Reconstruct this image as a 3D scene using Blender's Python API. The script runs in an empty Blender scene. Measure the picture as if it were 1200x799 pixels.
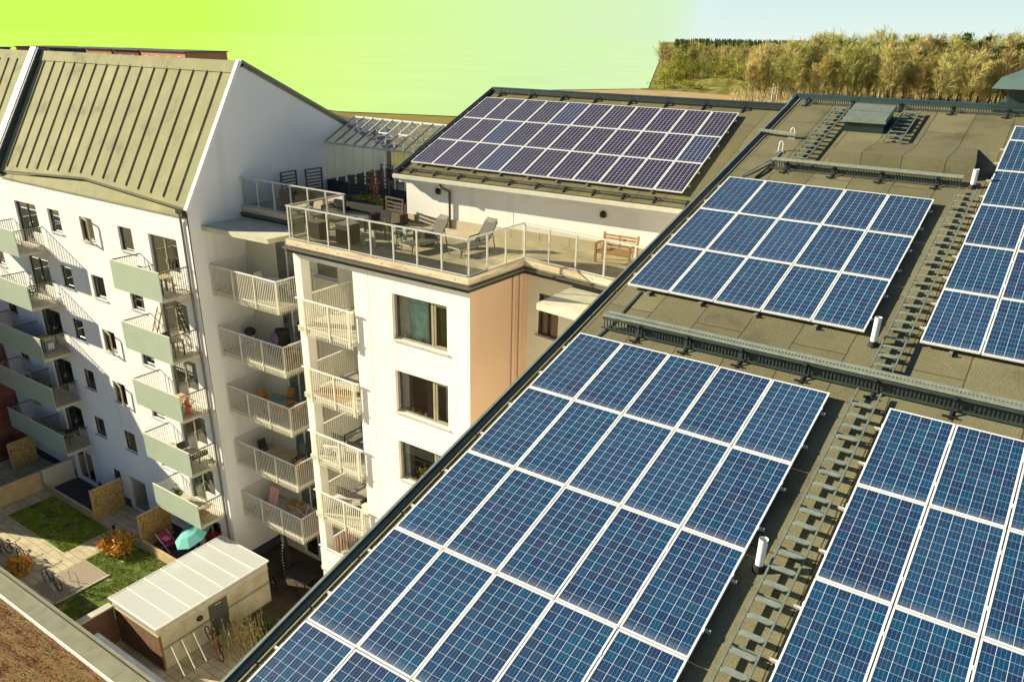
import bpy, math, random
from mathutils import Vector, Matrix
random.seed(7)
scene = bpy.context.scene
COL = scene.collection
TH = 0.277778
ST, CT = math.sin(TH), math.cos(TH)
GZ = -18.9
PV = 2.0004          # panel pitch down the slope
PU = 1.01            # panel pitch along the ridge

# ------------------------------------------------------------------ materials
def lin(c):
    c = c / 255.0
    return c / 12.92 if c <= 0.04045 else ((c + 0.055) / 1.055) ** 2.4
def rgb(r, g, b): return (lin(r), lin(g), lin(b), 1.0)

def new_mat(name):
    m = bpy.data.materials.new(name); m.use_nodes = True
    nt = m.node_tree
    return m, nt, nt.nodes['Principled BSDF']

def N(nt, kind, **kw):
    n = nt.nodes.new(kind)
    for k, v in kw.items(): setattr(n, k, v)
    return n

def ramp(nt, fac, stops):
    r = N(nt, 'ShaderNodeValToRGB')
    el = r.color_ramp.elements
    while len(el) < len(stops): el.new(0.5)
    for e, (p, c) in zip(el, stops): e.position = p; e.color = c
    nt.links.new(fac, r.inputs[0])
    return r.outputs[0]

def mixc(nt, fac, a, b, mode='MIX'):
    m = N(nt, 'ShaderNodeMix', data_type='RGBA', blend_type=mode)
    for sock, v in ((m.inputs[0], fac), (m.inputs[6], a), (m.inputs[7], b)):
        if hasattr(v, 'is_output'): nt.links.new(v, sock)
        else: sock.default_value = v
    return m.outputs[2]

def math_n(nt, op, a, b=0.0, c=0.0):
    m = N(nt, 'ShaderNodeMath', operation=op)
    for i, v in enumerate((a, b, c)):
        if hasattr(v, 'is_output'): nt.links.new(v, m.inputs[i])
        else: m.inputs[i].default_value = v
    return m.outputs[0]

def scale_col(c, k): return (min(c[0] * k, 1), min(c[1] * k, 1), min(c[2] * k, 1), 1)

def plain(name, col, rough=0.6, metal=0.0, var=0.12, scale=3.0, bump=0.0, bscale=60.0, spec=0.4, streak=0.0):
    """a base colour broken up by noise at two sizes"""
    m, nt, b = new_mat(name)
    tc = N(nt, 'ShaderNodeTexCoord')
    n1 = N(nt, 'ShaderNodeTexNoise'); n1.inputs['Scale'].default_value = scale; n1.inputs['Detail'].default_value = 6
    nt.links.new(tc.outputs['Object'], n1.inputs['Vector'])
    c = ramp(nt, n1.outputs['Fac'], [(0.3, scale_col(col, 1 - var)), (0.7, scale_col(col, 1 + var))])
    if streak:
        # rain streaks running down the wall, and a few blotches
        mp = N(nt, 'ShaderNodeMapping'); mp.inputs['Scale'].default_value = (1.0, 1.0, 0.10); nt.links.new(tc.outputs['Object'], mp.inputs[0])
        n3 = N(nt, 'ShaderNodeTexNoise'); n3.inputs['Scale'].default_value = 1.7; n3.inputs['Detail'].default_value = 7; nt.links.new(mp.outputs[0], n3.inputs['Vector'])
        s = ramp(nt, n3.outputs['Fac'], [(0.33, (1 - streak, 1 - streak, 1 - streak * 1.1, 1)), (0.43, (1, 1, 1, 1))])
        c = mixc(nt, 1.0, c, s, 'MULTIPLY')
    nt.links.new(c, b.inputs['Base Color'])
    b.inputs['Roughness'].default_value = rough
    b.inputs['Metallic'].default_value = metal
    b.inputs['Specular IOR Level'].default_value = spec
    if bump:
        n2 = N(nt, 'ShaderNodeTexNoise'); n2.inputs['Scale'].default_value = bscale
        nt.links.new(tc.outputs['Object'], n2.inputs['Vector'])
        bp = N(nt, 'ShaderNodeBump'); bp.inputs['Strength'].default_value = bump; bp.inputs['Distance'].default_value = 0.02
        nt.links.new(n2.outputs['Fac'], bp.inputs['Height']); nt.links.new(bp.outputs[0], b.inputs['Normal'])
    return m

def glass_mat(name, tint=(0.75, 0.85, 0.8, 1), refl=0.25, rough=0.02):
    m = bpy.data.materials.new(name); m.use_nodes = True
    nt = m.node_tree; nt.nodes.clear()
    out = N(nt, 'ShaderNodeOutputMaterial')
    tr = N(nt, 'ShaderNodeBsdfTransparent'); tr.inputs[0].default_value = tint
    gl = N(nt, 'ShaderNodeBsdfGlossy'); gl.inputs['Roughness'].default_value = rough
    gl.inputs[0].default_value = (0.95, 0.97, 0.97, 1)
    lw = N(nt, 'ShaderNodeFresnel'); lw.inputs[0].default_value = 1.5
    k = math_n(nt, 'MULTIPLY_ADD', lw.outputs[0], 1.0, refl)
    k = math_n(nt, 'MINIMUM', k, 0.9)
    mx = N(nt, 'ShaderNodeMixShader')
    nt.links.new(k, mx.inputs[0]); nt.links.new(tr.outputs[0], mx.inputs[1]); nt.links.new(gl.outputs[0], mx.inputs[2])
    nt.links.new(mx.outputs[0], out.inputs[0])
    return m

def bitumen(name, base, roll_u=1.0, roll_v=4.0, squash=1.0):
    """roofing felt: rolls laid up the slope, seams, patches, stains"""
    m, nt, b = new_mat(name)
    tc = N(nt, 'ShaderNodeTexCoord')
    mp = N(nt, 'ShaderNodeMapping'); nt.links.new(tc.outputs['Object'], mp.inputs[0])
    mp.inputs['Rotation'].default_value = (0, 0, math.pi / 2)
    # slight waviness of the seams
    nz = N(nt, 'ShaderNodeTexNoise'); nz.inputs['Scale'].default_value = 0.9; nz.inputs['Detail'].default_value = 3
    nt.links.new(tc.outputs['Object'], nz.inputs['Vector'])
    wob = N(nt, 'ShaderNodeVectorMath', operation='SCALE'); wob.inputs['Scale'].default_value = 0.12
    nt.links.new(nz.outputs['Color'], wob.inputs[0])
    add = N(nt, 'ShaderNodeVectorMath', operation='ADD')
    nt.links.new(mp.outputs[0], add.inputs[0]); nt.links.new(wob.outputs[0], add.inputs[1])
    br = N(nt, 'ShaderNodeTexBrick'); br.offset = 0.37; br.offset_frequency = 2
    br.inputs['Scale'].default_value = 1.0; br.inputs['Brick Width'].default_value = roll_v; br.inputs['Row Height'].default_value = roll_u
    br.inputs['Mortar Size'].default_value = 0.012; br.inputs['Mortar Smooth'].default_value = 0.3
    br.inputs['Color1'].default_value = scale_col(base, 1.10); br.inputs['Color2'].default_value = scale_col(base, 0.86)
    br.inputs['Mortar'].default_value = scale_col(base, 0.32)
    nt.links.new(add.outputs[0], br.inputs['Vector'])
    n1 = N(nt, 'ShaderNodeTexNoise'); n1.inputs['Scale'].default_value = 0.7; n1.inputs['Detail'].default_value = 8; n1.inputs['Roughness'].default_value = 0.65
    nt.links.new(tc.outputs['Object'], n1.inputs['Vector'])
    st = ramp(nt, n1.outputs['Fac'], [(0.26, (0.50, 0.49, 0.48, 1)), (0.46, (.96, .96, .96, 1)), (0.56, (1, 1, 1, 1)), (0.76, (1.3, 1.27, 1.16, 1))])
    c = mixc(nt, 1.0, br.outputs['Color'], st, 'MULTIPLY')
    n2 = N(nt, 'ShaderNodeTexNoise'); n2.inputs['Scale'].default_value = 34; n2.inputs['Detail'].default_value = 4
    nt.links.new(tc.outputs['Object'], n2.inputs['Vector'])
    gr = ramp(nt, n2.outputs['Fac'], [(0.3, (0.78, 0.78, 0.78, 1)), (0.7, (1.15, 1.15, 1.15, 1))])
    c = mixc(nt, 1.0, c, gr, 'MULTIPLY')
    nt.links.new(c, b.inputs['Base Color'])
    b.inputs['Roughness'].default_value = 0.88; b.inputs['Specular IOR Level'].default_value = 0.25
    bp = N(nt, 'ShaderNodeBump'); bp.inputs['Strength'].default_value = 0.35; bp.inputs['Distance'].default_value = 0.02
    h = math_n(nt, 'ADD', n2.outputs['Fac'], math_n(nt, 'MULTIPLY', br.outputs['Fac'], -1.2))
    h = math_n(nt, 'ADD', h, math_n(nt, 'MULTIPLY', n1.outputs['Fac'], 2.0))
    nt.links.new(h, bp.inputs['Height']); nt.links.new(bp.outputs[0], b.inputs['Normal'])
    return m

def solar_mat(name, c_lo, c_mid, c_hi, line, wide=.022, bus_amt=.22):
    """6 x 12 polycrystalline cells on the panel's own UV grid"""
    m, nt, b = new_mat(name)
    uv = N(nt, 'ShaderNodeUVMap')
    sp = N(nt, 'ShaderNodeSeparateXYZ'); nt.links.new(uv.outputs[0], sp.inputs[0])
    oi = N(nt, 'ShaderNodeObjectInfo')
    fu = math_n(nt, 'FRACT', sp.outputs[0]); fv = math_n(nt, 'FRACT', sp.outputs[1])
    du = math_n(nt, 'ABSOLUTE', math_n(nt, 'SUBTRACT', fu, 0.5)); dv = math_n(nt, 'ABSOLUTE', math_n(nt, 'SUBTRACT', fv, 0.5))
    edge_u = math_n(nt, 'GREATER_THAN', du, 0.5 - wide); edge_v = math_n(nt, 'GREATER_THAN', dv, 0.5 - wide * .75)
    edge = math_n(nt, 'MAXIMUM', edge_u, math_n(nt, 'MULTIPLY', edge_v, .62))
    cell = N(nt, 'ShaderNodeCombineXYZ')
    nt.links.new(math_n(nt, 'FLOOR', sp.outputs[0]), cell.inputs[0]); nt.links.new(math_n(nt, 'FLOOR', sp.outputs[1]), cell.inputs[1])
    nt.links.new(math_n(nt, 'MULTIPLY', oi.outputs['Random'], 313.0), cell.inputs[2])
    wn = N(nt, 'ShaderNodeTexWhiteNoise', noise_dimensions='3D'); nt.links.new(cell.outputs[0], wn.inputs['Vector'])
    # crystal grain inside a cell
    vo = N(nt, 'ShaderNodeTexVoronoi'); vo.inputs['Scale'].default_value = 5.0
    nt.links.new(uv.outputs[0], vo.inputs['Vector'])
    vs = N(nt, 'ShaderNodeSeparateXYZ'); nt.links.new(vo.outputs['Color'], vs.inputs[0])
    k = math_n(nt, 'MULTIPLY_ADD', vs.outputs[0], 0.28, math_n(nt, 'MULTIPLY_ADD', wn.outputs['Value'], 0.50, .06))
    k = math_n(nt, 'ADD', k, math_n(nt, 'MULTIPLY', math_n(nt, 'SUBTRACT', oi.outputs['Random'], 0.5), 0.16))
    c = ramp(nt, k, [(0.0, c_lo), (0.45, c_mid), (0.95, c_hi)])
    odd = math_n(nt, 'GREATER_THAN', oi.outputs['Random'], .93)
    c = mixc(nt, math_n(nt, 'MULTIPLY', odd, .4), c, (0.012, 0.05, 0.13, 1))
    # bus bars
    fb = math_n(nt, 'FRACT', math_n(nt, 'MULTIPLY', sp.outputs[0], 3.0))
    bus = math_n(nt, 'GREATER_THAN', math_n(nt, 'ABSOLUTE', math_n(nt, 'SUBTRACT', fb, 0.5)), 0.468)
    c = mixc(nt, math_n(nt, 'MULTIPLY', bus, bus_amt), c, line)
    c = mixc(nt, edge, c, line)
    # pale smear that thickens towards the lower frame, and a few droppings
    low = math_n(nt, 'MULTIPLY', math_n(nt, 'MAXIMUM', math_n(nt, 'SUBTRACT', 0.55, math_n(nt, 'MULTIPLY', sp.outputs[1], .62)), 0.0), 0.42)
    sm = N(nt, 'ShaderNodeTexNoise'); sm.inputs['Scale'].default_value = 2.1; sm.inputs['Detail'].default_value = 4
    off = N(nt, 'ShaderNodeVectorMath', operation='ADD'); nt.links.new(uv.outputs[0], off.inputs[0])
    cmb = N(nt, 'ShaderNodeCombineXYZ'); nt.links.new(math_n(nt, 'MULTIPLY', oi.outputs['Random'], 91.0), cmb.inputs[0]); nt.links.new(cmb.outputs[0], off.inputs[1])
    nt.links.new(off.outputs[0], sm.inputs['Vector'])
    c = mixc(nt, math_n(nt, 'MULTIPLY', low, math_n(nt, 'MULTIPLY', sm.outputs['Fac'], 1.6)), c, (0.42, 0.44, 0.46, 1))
    sp2 = N(nt, 'ShaderNodeTexNoise'); sp2.inputs['Scale'].default_value = 1.9; sp2.inputs['Detail'].default_value = 1; nt.links.new(off.outputs[0], sp2.inputs['Vector'])
    c = mixc(nt, math_n(nt, 'MULTIPLY', math_n(nt, 'GREATER_THAN', sp2.outputs['Fac'], .79), .7), c, (0.6, 0.6, 0.56, 1))
    # dust
    tc = N(nt, 'ShaderNodeTexCoord')
    nd = N(nt, 'ShaderNodeTexNoise'); nd.inputs['Scale'].default_value = 2.3; nd.inputs['Detail'].default_value = 7
    nt.links.new(tc.outputs['Object'], nd.inputs['Vector'])
    du_ = math_n(nt, 'MULTIPLY', math_n(nt, 'SUBTRACT', nd.outputs['Fac'], 0.35), 0.07)
    c = mixc(nt, math_n(nt, 'MAXIMUM', du_, 0.0), c, (0.45, 0.43, 0.38, 1))
    nt.links.new(c, b.inputs['Base Color'])
    b.inputs['Roughness'].default_value = 0.45; b.inputs['Specular IOR Level'].default_value = 0.22
    b.inputs['Coat Weight'].default_value = 0.30; b.inputs['Coat Roughness'].default_value = 0.10
    b.inputs['Coat IOR'].default_value = 1.35
    return m

def brick_mat(name, c1, c2, mortar, w=0.25, h=0.075, rot=(0, 0, 0)):
    m, nt, b = new_mat(name)
    tc = N(nt, 'ShaderNodeTexCoord')
    mp = N(nt, 'ShaderNodeMapping'); mp.inputs['Rotation'].default_value = rot
    nt.links.new(tc.outputs['Object'], mp.inputs[0])
    br = N(nt, 'ShaderNodeTexBrick'); br.inputs['Scale'].default_value = 1.0
    br.inputs['Brick Width'].default_value = w; br.inputs['Row Height'].default_value = h
    br.inputs['Mortar Size'].default_value = min(w, h) * 0.08
    br.inputs['Color1'].default_value = c1; br.inputs['Color2'].default_value = c2; br.inputs['Mortar'].default_value = mortar
    nt.links.new(mp.outputs[0], br.inputs['Vector'])
    n1 = N(nt, 'ShaderNodeTexNoise'); n1.inputs['Scale'].default_value = 1.3; n1.inputs['Detail'].default_value = 6
    nt.links.new(tc.outputs['Object'], n1.inputs['Vector'])
    st = ramp(nt, n1.outputs['Fac'], [(0.3, (0.75, 0.75, 0.75, 1)), (0.7, (1.15, 1.15, 1.15, 1))])
    nt.links.new(mixc(nt, 1.0, br.outputs['Color'], st, 'MULTIPLY'), b.inputs['Base Color'])
    b.inputs['Roughness'].default_value = 0.85
    return m

def ramp_noise_mat(name, stops, scale, detail=8, rough=0.9, stretch=(1, 1, 1), bump=0.0, rot=0.0, second=None):
    m, nt, b = new_mat(name)
    tc = N(nt, 'ShaderNodeTexCoord')
    mp = N(nt, 'ShaderNodeMapping'); mp.inputs['Scale'].default_value = stretch; mp.inputs['Rotation'].default_value = (0, 0, rot)
    nt.links.new(tc.outputs['Object'], mp.inputs[0])
    n1 = N(nt, 'ShaderNodeTexNoise'); n1.inputs['Scale'].default_value = scale; n1.inputs['Detail'].default_value = detail
    n1.inputs['Roughness'].default_value = 0.65
    nt.links.new(mp.outputs[0], n1.inputs['Vector'])
    c = ramp(nt, n1.outputs['Fac'], stops)
    if second:
        n2 = N(nt, 'ShaderNodeTexNoise'); n2.inputs['Scale'].default_value = second[0]; n2.inputs['Detail'].default_value = 5
        nt.links.new(mp.outputs[0], n2.inputs['Vector'])
        k = ramp(nt, n2.outputs['Fac'], [(second[1], (0, 0, 0, 1)), (second[2], (1, 1, 1, 1))])
        c = mixc(nt, k, c, second[3])
    nt.links.new(c, b.inputs['Base Color']); b.inputs['Roughness'].default_value = rough; b.inputs['Specular IOR Level'].default_value = 0.2
    if bump:
        bp = N(nt, 'ShaderNodeBump'); bp.inputs['Strength'].default_value = bump; bp.inputs['Distance'].default_value = 0.05
        nt.links.new(n1.outputs['Fac'], bp.inputs['Height']); nt.links.new(bp.outputs[0], b.inputs['Normal'])
    return m

M = {}
M['render'] = plain('white render', (0.78, 0.75, 0.68, 1), 0.9, var=0.045, scale=0.6, bump=0.12, bscale=90, spec=0.2, streak=.07)
M['render_cool'] = plain('pale render', (0.74, 0.745, 0.73, 1), 0.9, var=0.04, scale=0.5, bump=0.12, bscale=90, spec=0.2, streak=.08)
M['render_shaded_pink'] = plain('render in warm shade', (0.52, 0.36, 0.245, 1), 0.9, var=0.04, scale=0.5, bump=0.1, bscale=90, spec=0.2, streak=.05)  # shade and warm bounce light put into this wall colour
M['render_beige'] = plain('beige render', (0.62, 0.58, 0.44, 1), 0.9, var=0.05, scale=0.6, bump=0.1, bscale=90, spec=0.2)
M['felt'] = bitumen('roof felt', (0.168, 0.153, 0.085, 1), 1.0, 3.6)
M['felt_far'] = bitumen('far roof felt', (0.155, 0.139, 0.068, 1), 1.0, 5.0)
M['felt_light'] = bitumen('weathered roof felt', (0.262, 0.253, 0.134, 1), 60.0, 60.0)
M['green_metal'] = plain('dark green sheet metal', (0.020, 0.042, 0.040, 1), 0.35, 0.0, 0.2, 2.0, spec=0.6)
M['pale_green_metal'] = plain('pale green coated steel', (0.20, 0.235, 0.195, 1), 0.4, 0.25, 0.15, 6.0)
M['grating'] = plain('galvanised grating', (0.32, 0.36, 0.29, 1), 0.45, 0.3, 0.15, 8.0)
M['guard_bars'] = plain('dark green black bars', (0.045, 0.062, 0.052, 1), 0.45, 0.1, 0.15, 4.0)
M['black_steel'] = plain('black steel', (0.018, 0.022, 0.022, 1), 0.45, 0.0, 0.2, 6.0)
M['steel'] = plain('brushed steel', (0.55, 0.55, 0.53, 1), 0.35, 0.8, 0.1, 8.0)
M['alu'] = plain('pale aluminium', (0.56, 0.55, 0.50, 1), 0.4, 0.25, 0.06, 8.0)
M['white_metal'] = plain('white painted metal', (0.78, 0.77, 0.73, 1), 0.45, 0.0, 0.05, 5.0)
M['cream_metal'] = plain('cream painted steel', (0.66, 0.63, 0.49, 1), 0.5, 0.0, 0.06, 5.0)
M['sage'] = plain('sage green panel', (0.335, 0.40, 0.30, 1), 0.55, 0.0, 0.05, 1.2)
M['slab'] = plain('balcony concrete', (0.50, 0.47, 0.38, 1), 0.85, 0.0, 0.12, 2.5, 0.15)
M['canopy'] = plain('weathered concrete canopy', (0.56, 0.52, 0.38, 1), 0.9, 0.0, 0.14, 1.8, 0.2, 20)
M['frame_dark'] = plain('dark window frame', (0.045, 0.040, 0.032, 1), 0.5)
M['frame_olive'] = plain('olive window frame', (0.30, 0.27, 0.17, 1), 0.5)
M['frame_white'] = plain('white window frame', (0.72, 0.70, 0.63, 1), 0.5)
M['sill'] = plain('window sill metal', (0.55, 0.55, 0.50, 1), 0.45, 0.2)
M['pane'] = glass_mat('window pane', (0.55, 0.64, 0.60, 1), 0.17)
M['clear_glass'] = glass_mat('clear glass', (0.88, 0.92, 0.88, 1), 0.03)
M['rail_glass'] = glass_mat('smoky railing glass', (0.72, 0.74, 0.68, 1), 0.02)
M['curtain'] = plain('teal curtain', (0.42, 0.66, 0.62, 1), 0.9, var=0.25, scale=4)
M['curtain_white'] = plain('white curtain', (0.62, 0.60, 0.54, 1), 0.9, var=0.15, scale=4)
M['curtain_dark'] = plain('brown curtain', (0.09, 0.06, 0.05, 1), 0.9, var=0.2, scale=4)
M['room'] = plain('dim room wall', (0.30, 0.25, 0.18, 1), 0.9)
M['door_leaf'] = plain('grey green door', (0.075, 0.085, 0.062, 1), 0.5)
M['deck'] = brick_mat('terrace decking', (0.48, 0.41, 0.26, 1), (0.42, 0.355, 0.225, 1), (0.16, 0.13, 0.08, 1), 4.0, 0.145)
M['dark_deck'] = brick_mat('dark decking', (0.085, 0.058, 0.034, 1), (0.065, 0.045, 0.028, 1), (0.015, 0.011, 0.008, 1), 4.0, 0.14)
M['fascia'] = ramp_noise_mat('pine fascia board', [(0.3, (0.36, 0.24, 0.12, 1)), (0.5, (0.60, 0.49, 0.33, 1)), (0.72, (0.70, 0.63, 0.49, 1))], 1.6, stretch=(0.6, 0.6, 8))
M['osb'] = ramp_noise_mat('chipboard', [(0.3, (0.16, 0.10, 0.035, 1)), (0.5, (0.44, 0.30, 0.11, 1)), (0.7, (0.58, 0.42, 0.18, 1))], 9.0, 3)
M['pine'] = plain('pine board', (0.52, 0.39, 0.20, 1), 0.7, var=0.15, scale=2)
M['teak'] = plain('teak slats', (0.36, 0.20, 0.085, 1), 0.6, var=0.2, scale=5)
M['oak'] = plain('orange oiled wood', (0.45, 0.21, 0.05, 1), 0.5, var=0.2, scale=5)
M['dark_wood'] = plain('dark stained slats', (0.085, 0.062, 0.036, 1), 0.6, var=0.2, scale=5)
M['rattan'] = plain('dark rattan', (0.035, 0.032, 0.028, 1), 0.8, var=0.3, scale=40, bump=0.5, bscale=160)
M['grey_cushion'] = plain('grey cushion', (0.17, 0.16, 0.13, 1), 0.9, var=0.15, scale=6)
M['mesh_fabric'] = plain('taupe mesh fabric', (0.095, 0.088, 0.066, 1), 0.85, var=0.12, scale=30)
M['paving'] = brick_mat('courtyard paving', (0.50, 0.435, 0.28, 1), (0.46, 0.40, 0.255, 1), (0.33, 0.28, 0.17, 1), 1.0, 0.35)
M['gravel'] = ramp_noise_mat('gravel', [(0.3, (0.22, 0.18, 0.13, 1)), (0.7, (0.42, 0.35, 0.26, 1))], 14.0, bump=0.5)
M['soil'] = ramp_noise_mat('lawn soil', [(0.3, (0.030, 0.045, 0.010, 1)), (0.6, (0.11, 0.15, 0.025, 1))], 3.0, second=(1.4, 0.58, 0.66, (0.30, 0.25, 0.14, 1)))
M['blade'] = ramp_noise_mat('grass blades', [(0.3, (0.20, 0.29, 0.02, 1)), (0.7, (0.36, 0.43, 0.055, 1))], 1.2)
M['sedum'] = ramp_noise_mat('sedum mat', [(0.28, (0.034, 0.018, 0.008, 1)), (0.42, (0.15, 0.064, 0.026, 1)), (0.55, (0.21, 0.135, 0.05, 1)), (0.72, (0.11, 0.095, 0.03, 1))], 2.6, 10, stretch=(0.35, 1.6, 1), bump=1.0)
M['parapet'] = plain('zinc parapet', (0.235, 0.228, 0.155, 1), 0.5, 0.2, 0.12, 2.0)
M['polycarb'] = None
M['shed_wall'] = brick_mat('shed cladding panels', (0.46, 0.42, 0.30, 1), (0.42, 0.385, 0.275, 1), (0.24, 0.22, 0.15, 1), 1.1, 0.9, (math.pi / 2, 0, math.pi / 2))
M['timber_wall'] = plain('brown timber cladding', (0.17, 0.095, 0.05, 1), 0.8, var=0.2, scale=3)
M['red_brick'] = brick_mat('red brick', (0.22, 0.062, 0.042, 1), (0.17, 0.048, 0.035, 1), (0.24, 0.19, 0.16, 1), 0.25, 0.075, (math.pi / 2, 0, 0))
M['orange_render'] = plain('orange render', (0.58, 0.27, 0.14, 1), 0.9, var=0.08, scale=0.3)
M['maroon_render'] = plain('maroon render', (0.17, 0.05, 0.045, 1), 0.9)
M['asphalt'] = plain('asphalt', (0.055, 0.055, 0.052, 1), 0.9, var=0.15, scale=0.8)
M['rubber'] = plain('black rubber', (0.012, 0.012, 0.012, 1), 0.7)
M['red_paint'] = plain('red paint', (0.55, 0.03, 0.025, 1), 0.4)
M['pink_cloth'] = plain('pink cloth', (0.72, 0.36, 0.30, 1), 0.85)
M['magenta_cloth'] = plain('magenta towel', (0.50, 0.03, 0.14, 1), 0.9)
M['teal_cloth'] = plain('teal canvas', (0.11, 0.38, 0.34, 1), 0.8, var=0.05)
M['teal_table'] = plain('teal tablecloth', (0.12, 0.36, 0.36, 1), 0.8)
M['white_cloth'] = plain('white cloth', (0.75, 0.72, 0.66, 1), 0.85)
M['terracotta'] = plain('terracotta', (0.38, 0.15, 0.07, 1), 0.8)
M['orange_leaf'] = plain('orange spring leaves', (0.62, 0.33, 0.06, 1), 0.8, var=0.45, scale=5)
M['red_leaf'] = plain('red flowers', (0.45, 0.03, 0.05, 1), 0.8, var=0.3, scale=9)
M['leaf'] = plain('green leaves', (0.055, 0.12, 0.02, 1), 0.7, var=0.4, scale=4)
M['straw'] = plain('dry straw stems', (0.42, 0.33, 0.16, 1), 0.85, var=0.3, scale=6)
M['bark_brown'] = plain('brown bark', (0.12, 0.075, 0.04, 1), 0.9, var=0.3, scale=2)
M['bark_birch'] = ramp_noise_mat('birch bark', [(0.35, (0.16, 0.12, 0.08, 1)), (0.5, (0.62, 0.52, 0.36, 1))], 1.5, stretch=(1, 1, 3))
def tuft(name, col, var, sc=0.25):
    """foliage or twigs, each tree a little greener, browner or paler than the next"""
    m = plain(name, col, 0.85, 0.0, var, sc, spec=0.15); nt = m.node_tree; b = nt.nodes['Principled BSDF']
    src = b.inputs['Base Color'].links[0].from_socket
    oi = N(nt, 'ShaderNodeObjectInfo')
    t = ramp(nt, oi.outputs['Random'], [(0.0, (.74, .66, .60, 1)), (0.3, (1.0, .96, .9, 1)), (0.6, (.80, .96, .7, 1)), (1.0, (1.16, 1.1, 1.05, 1))])
    nt.links.new(mixc(nt, 1.0, src, t, 'MULTIPLY'), b.inputs['Base Color'])
    return m
M['twig'] = tuft('golden bare twigs', (0.43, 0.37, 0.14, 1), 0.3)
M['twig_pale'] = tuft('pale bare twigs', (0.58, 0.50, 0.23, 1), 0.3)
M['bud'] = tuft('yellow green buds', (0.36, 0.37, 0.065, 1), 0.35)
M['olive_leaf'] = tuft('olive spring leaves', (0.27, 0.275, 0.045, 1), 0.4)
M['pine_leaf'] = tuft('dark pine needles', (0.060, 0.095, 0.024, 1), 0.4)
M['string_bulb'] = plain('pale glass bulbs', (0.8, 0.76, 0.62, 1), 0.3)
M['lamp_metal'] = plain('dark lamp metal', (0.03, 0.03, 0.03, 1), 0.3, 0.5)
M['blue_box'] = plain('blue plastic', (0.05, 0.15, 0.32, 1), 0.5)
M['yellow_box'] = plain('yellow plastic', (0.55, 0.40, 0.05, 1), 0.5)
M['violet_cloth'] = plain('violet cushion', (0.20, 0.13, 0.20, 1), 0.9)
M['mint_metal'] = plain('mint painted metal', (0.45, 0.55, 0.45, 1), 0.5)

SOLAR_LINE = (0.72, 0.72, 0.68, 1)
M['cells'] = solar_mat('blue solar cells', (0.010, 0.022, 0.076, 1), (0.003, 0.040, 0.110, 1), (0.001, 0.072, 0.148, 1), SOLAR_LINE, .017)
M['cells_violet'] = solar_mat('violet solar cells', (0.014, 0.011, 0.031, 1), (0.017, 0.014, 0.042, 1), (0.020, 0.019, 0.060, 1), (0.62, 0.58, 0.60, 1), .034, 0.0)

def polycarb():
    m, nt, b = new_mat('translucent roof sheet')
    b.inputs['Base Color'].default_value = (0.72, 0.75, 0.72, 1)
    b.inputs['Roughness'].default_value = 0.22
    b.inputs['Transmission Weight'].default_value = 0.0
    b.inputs['Alpha'].default_value = 0.52
    return m
M['polycarb'] = polycarb()

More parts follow.
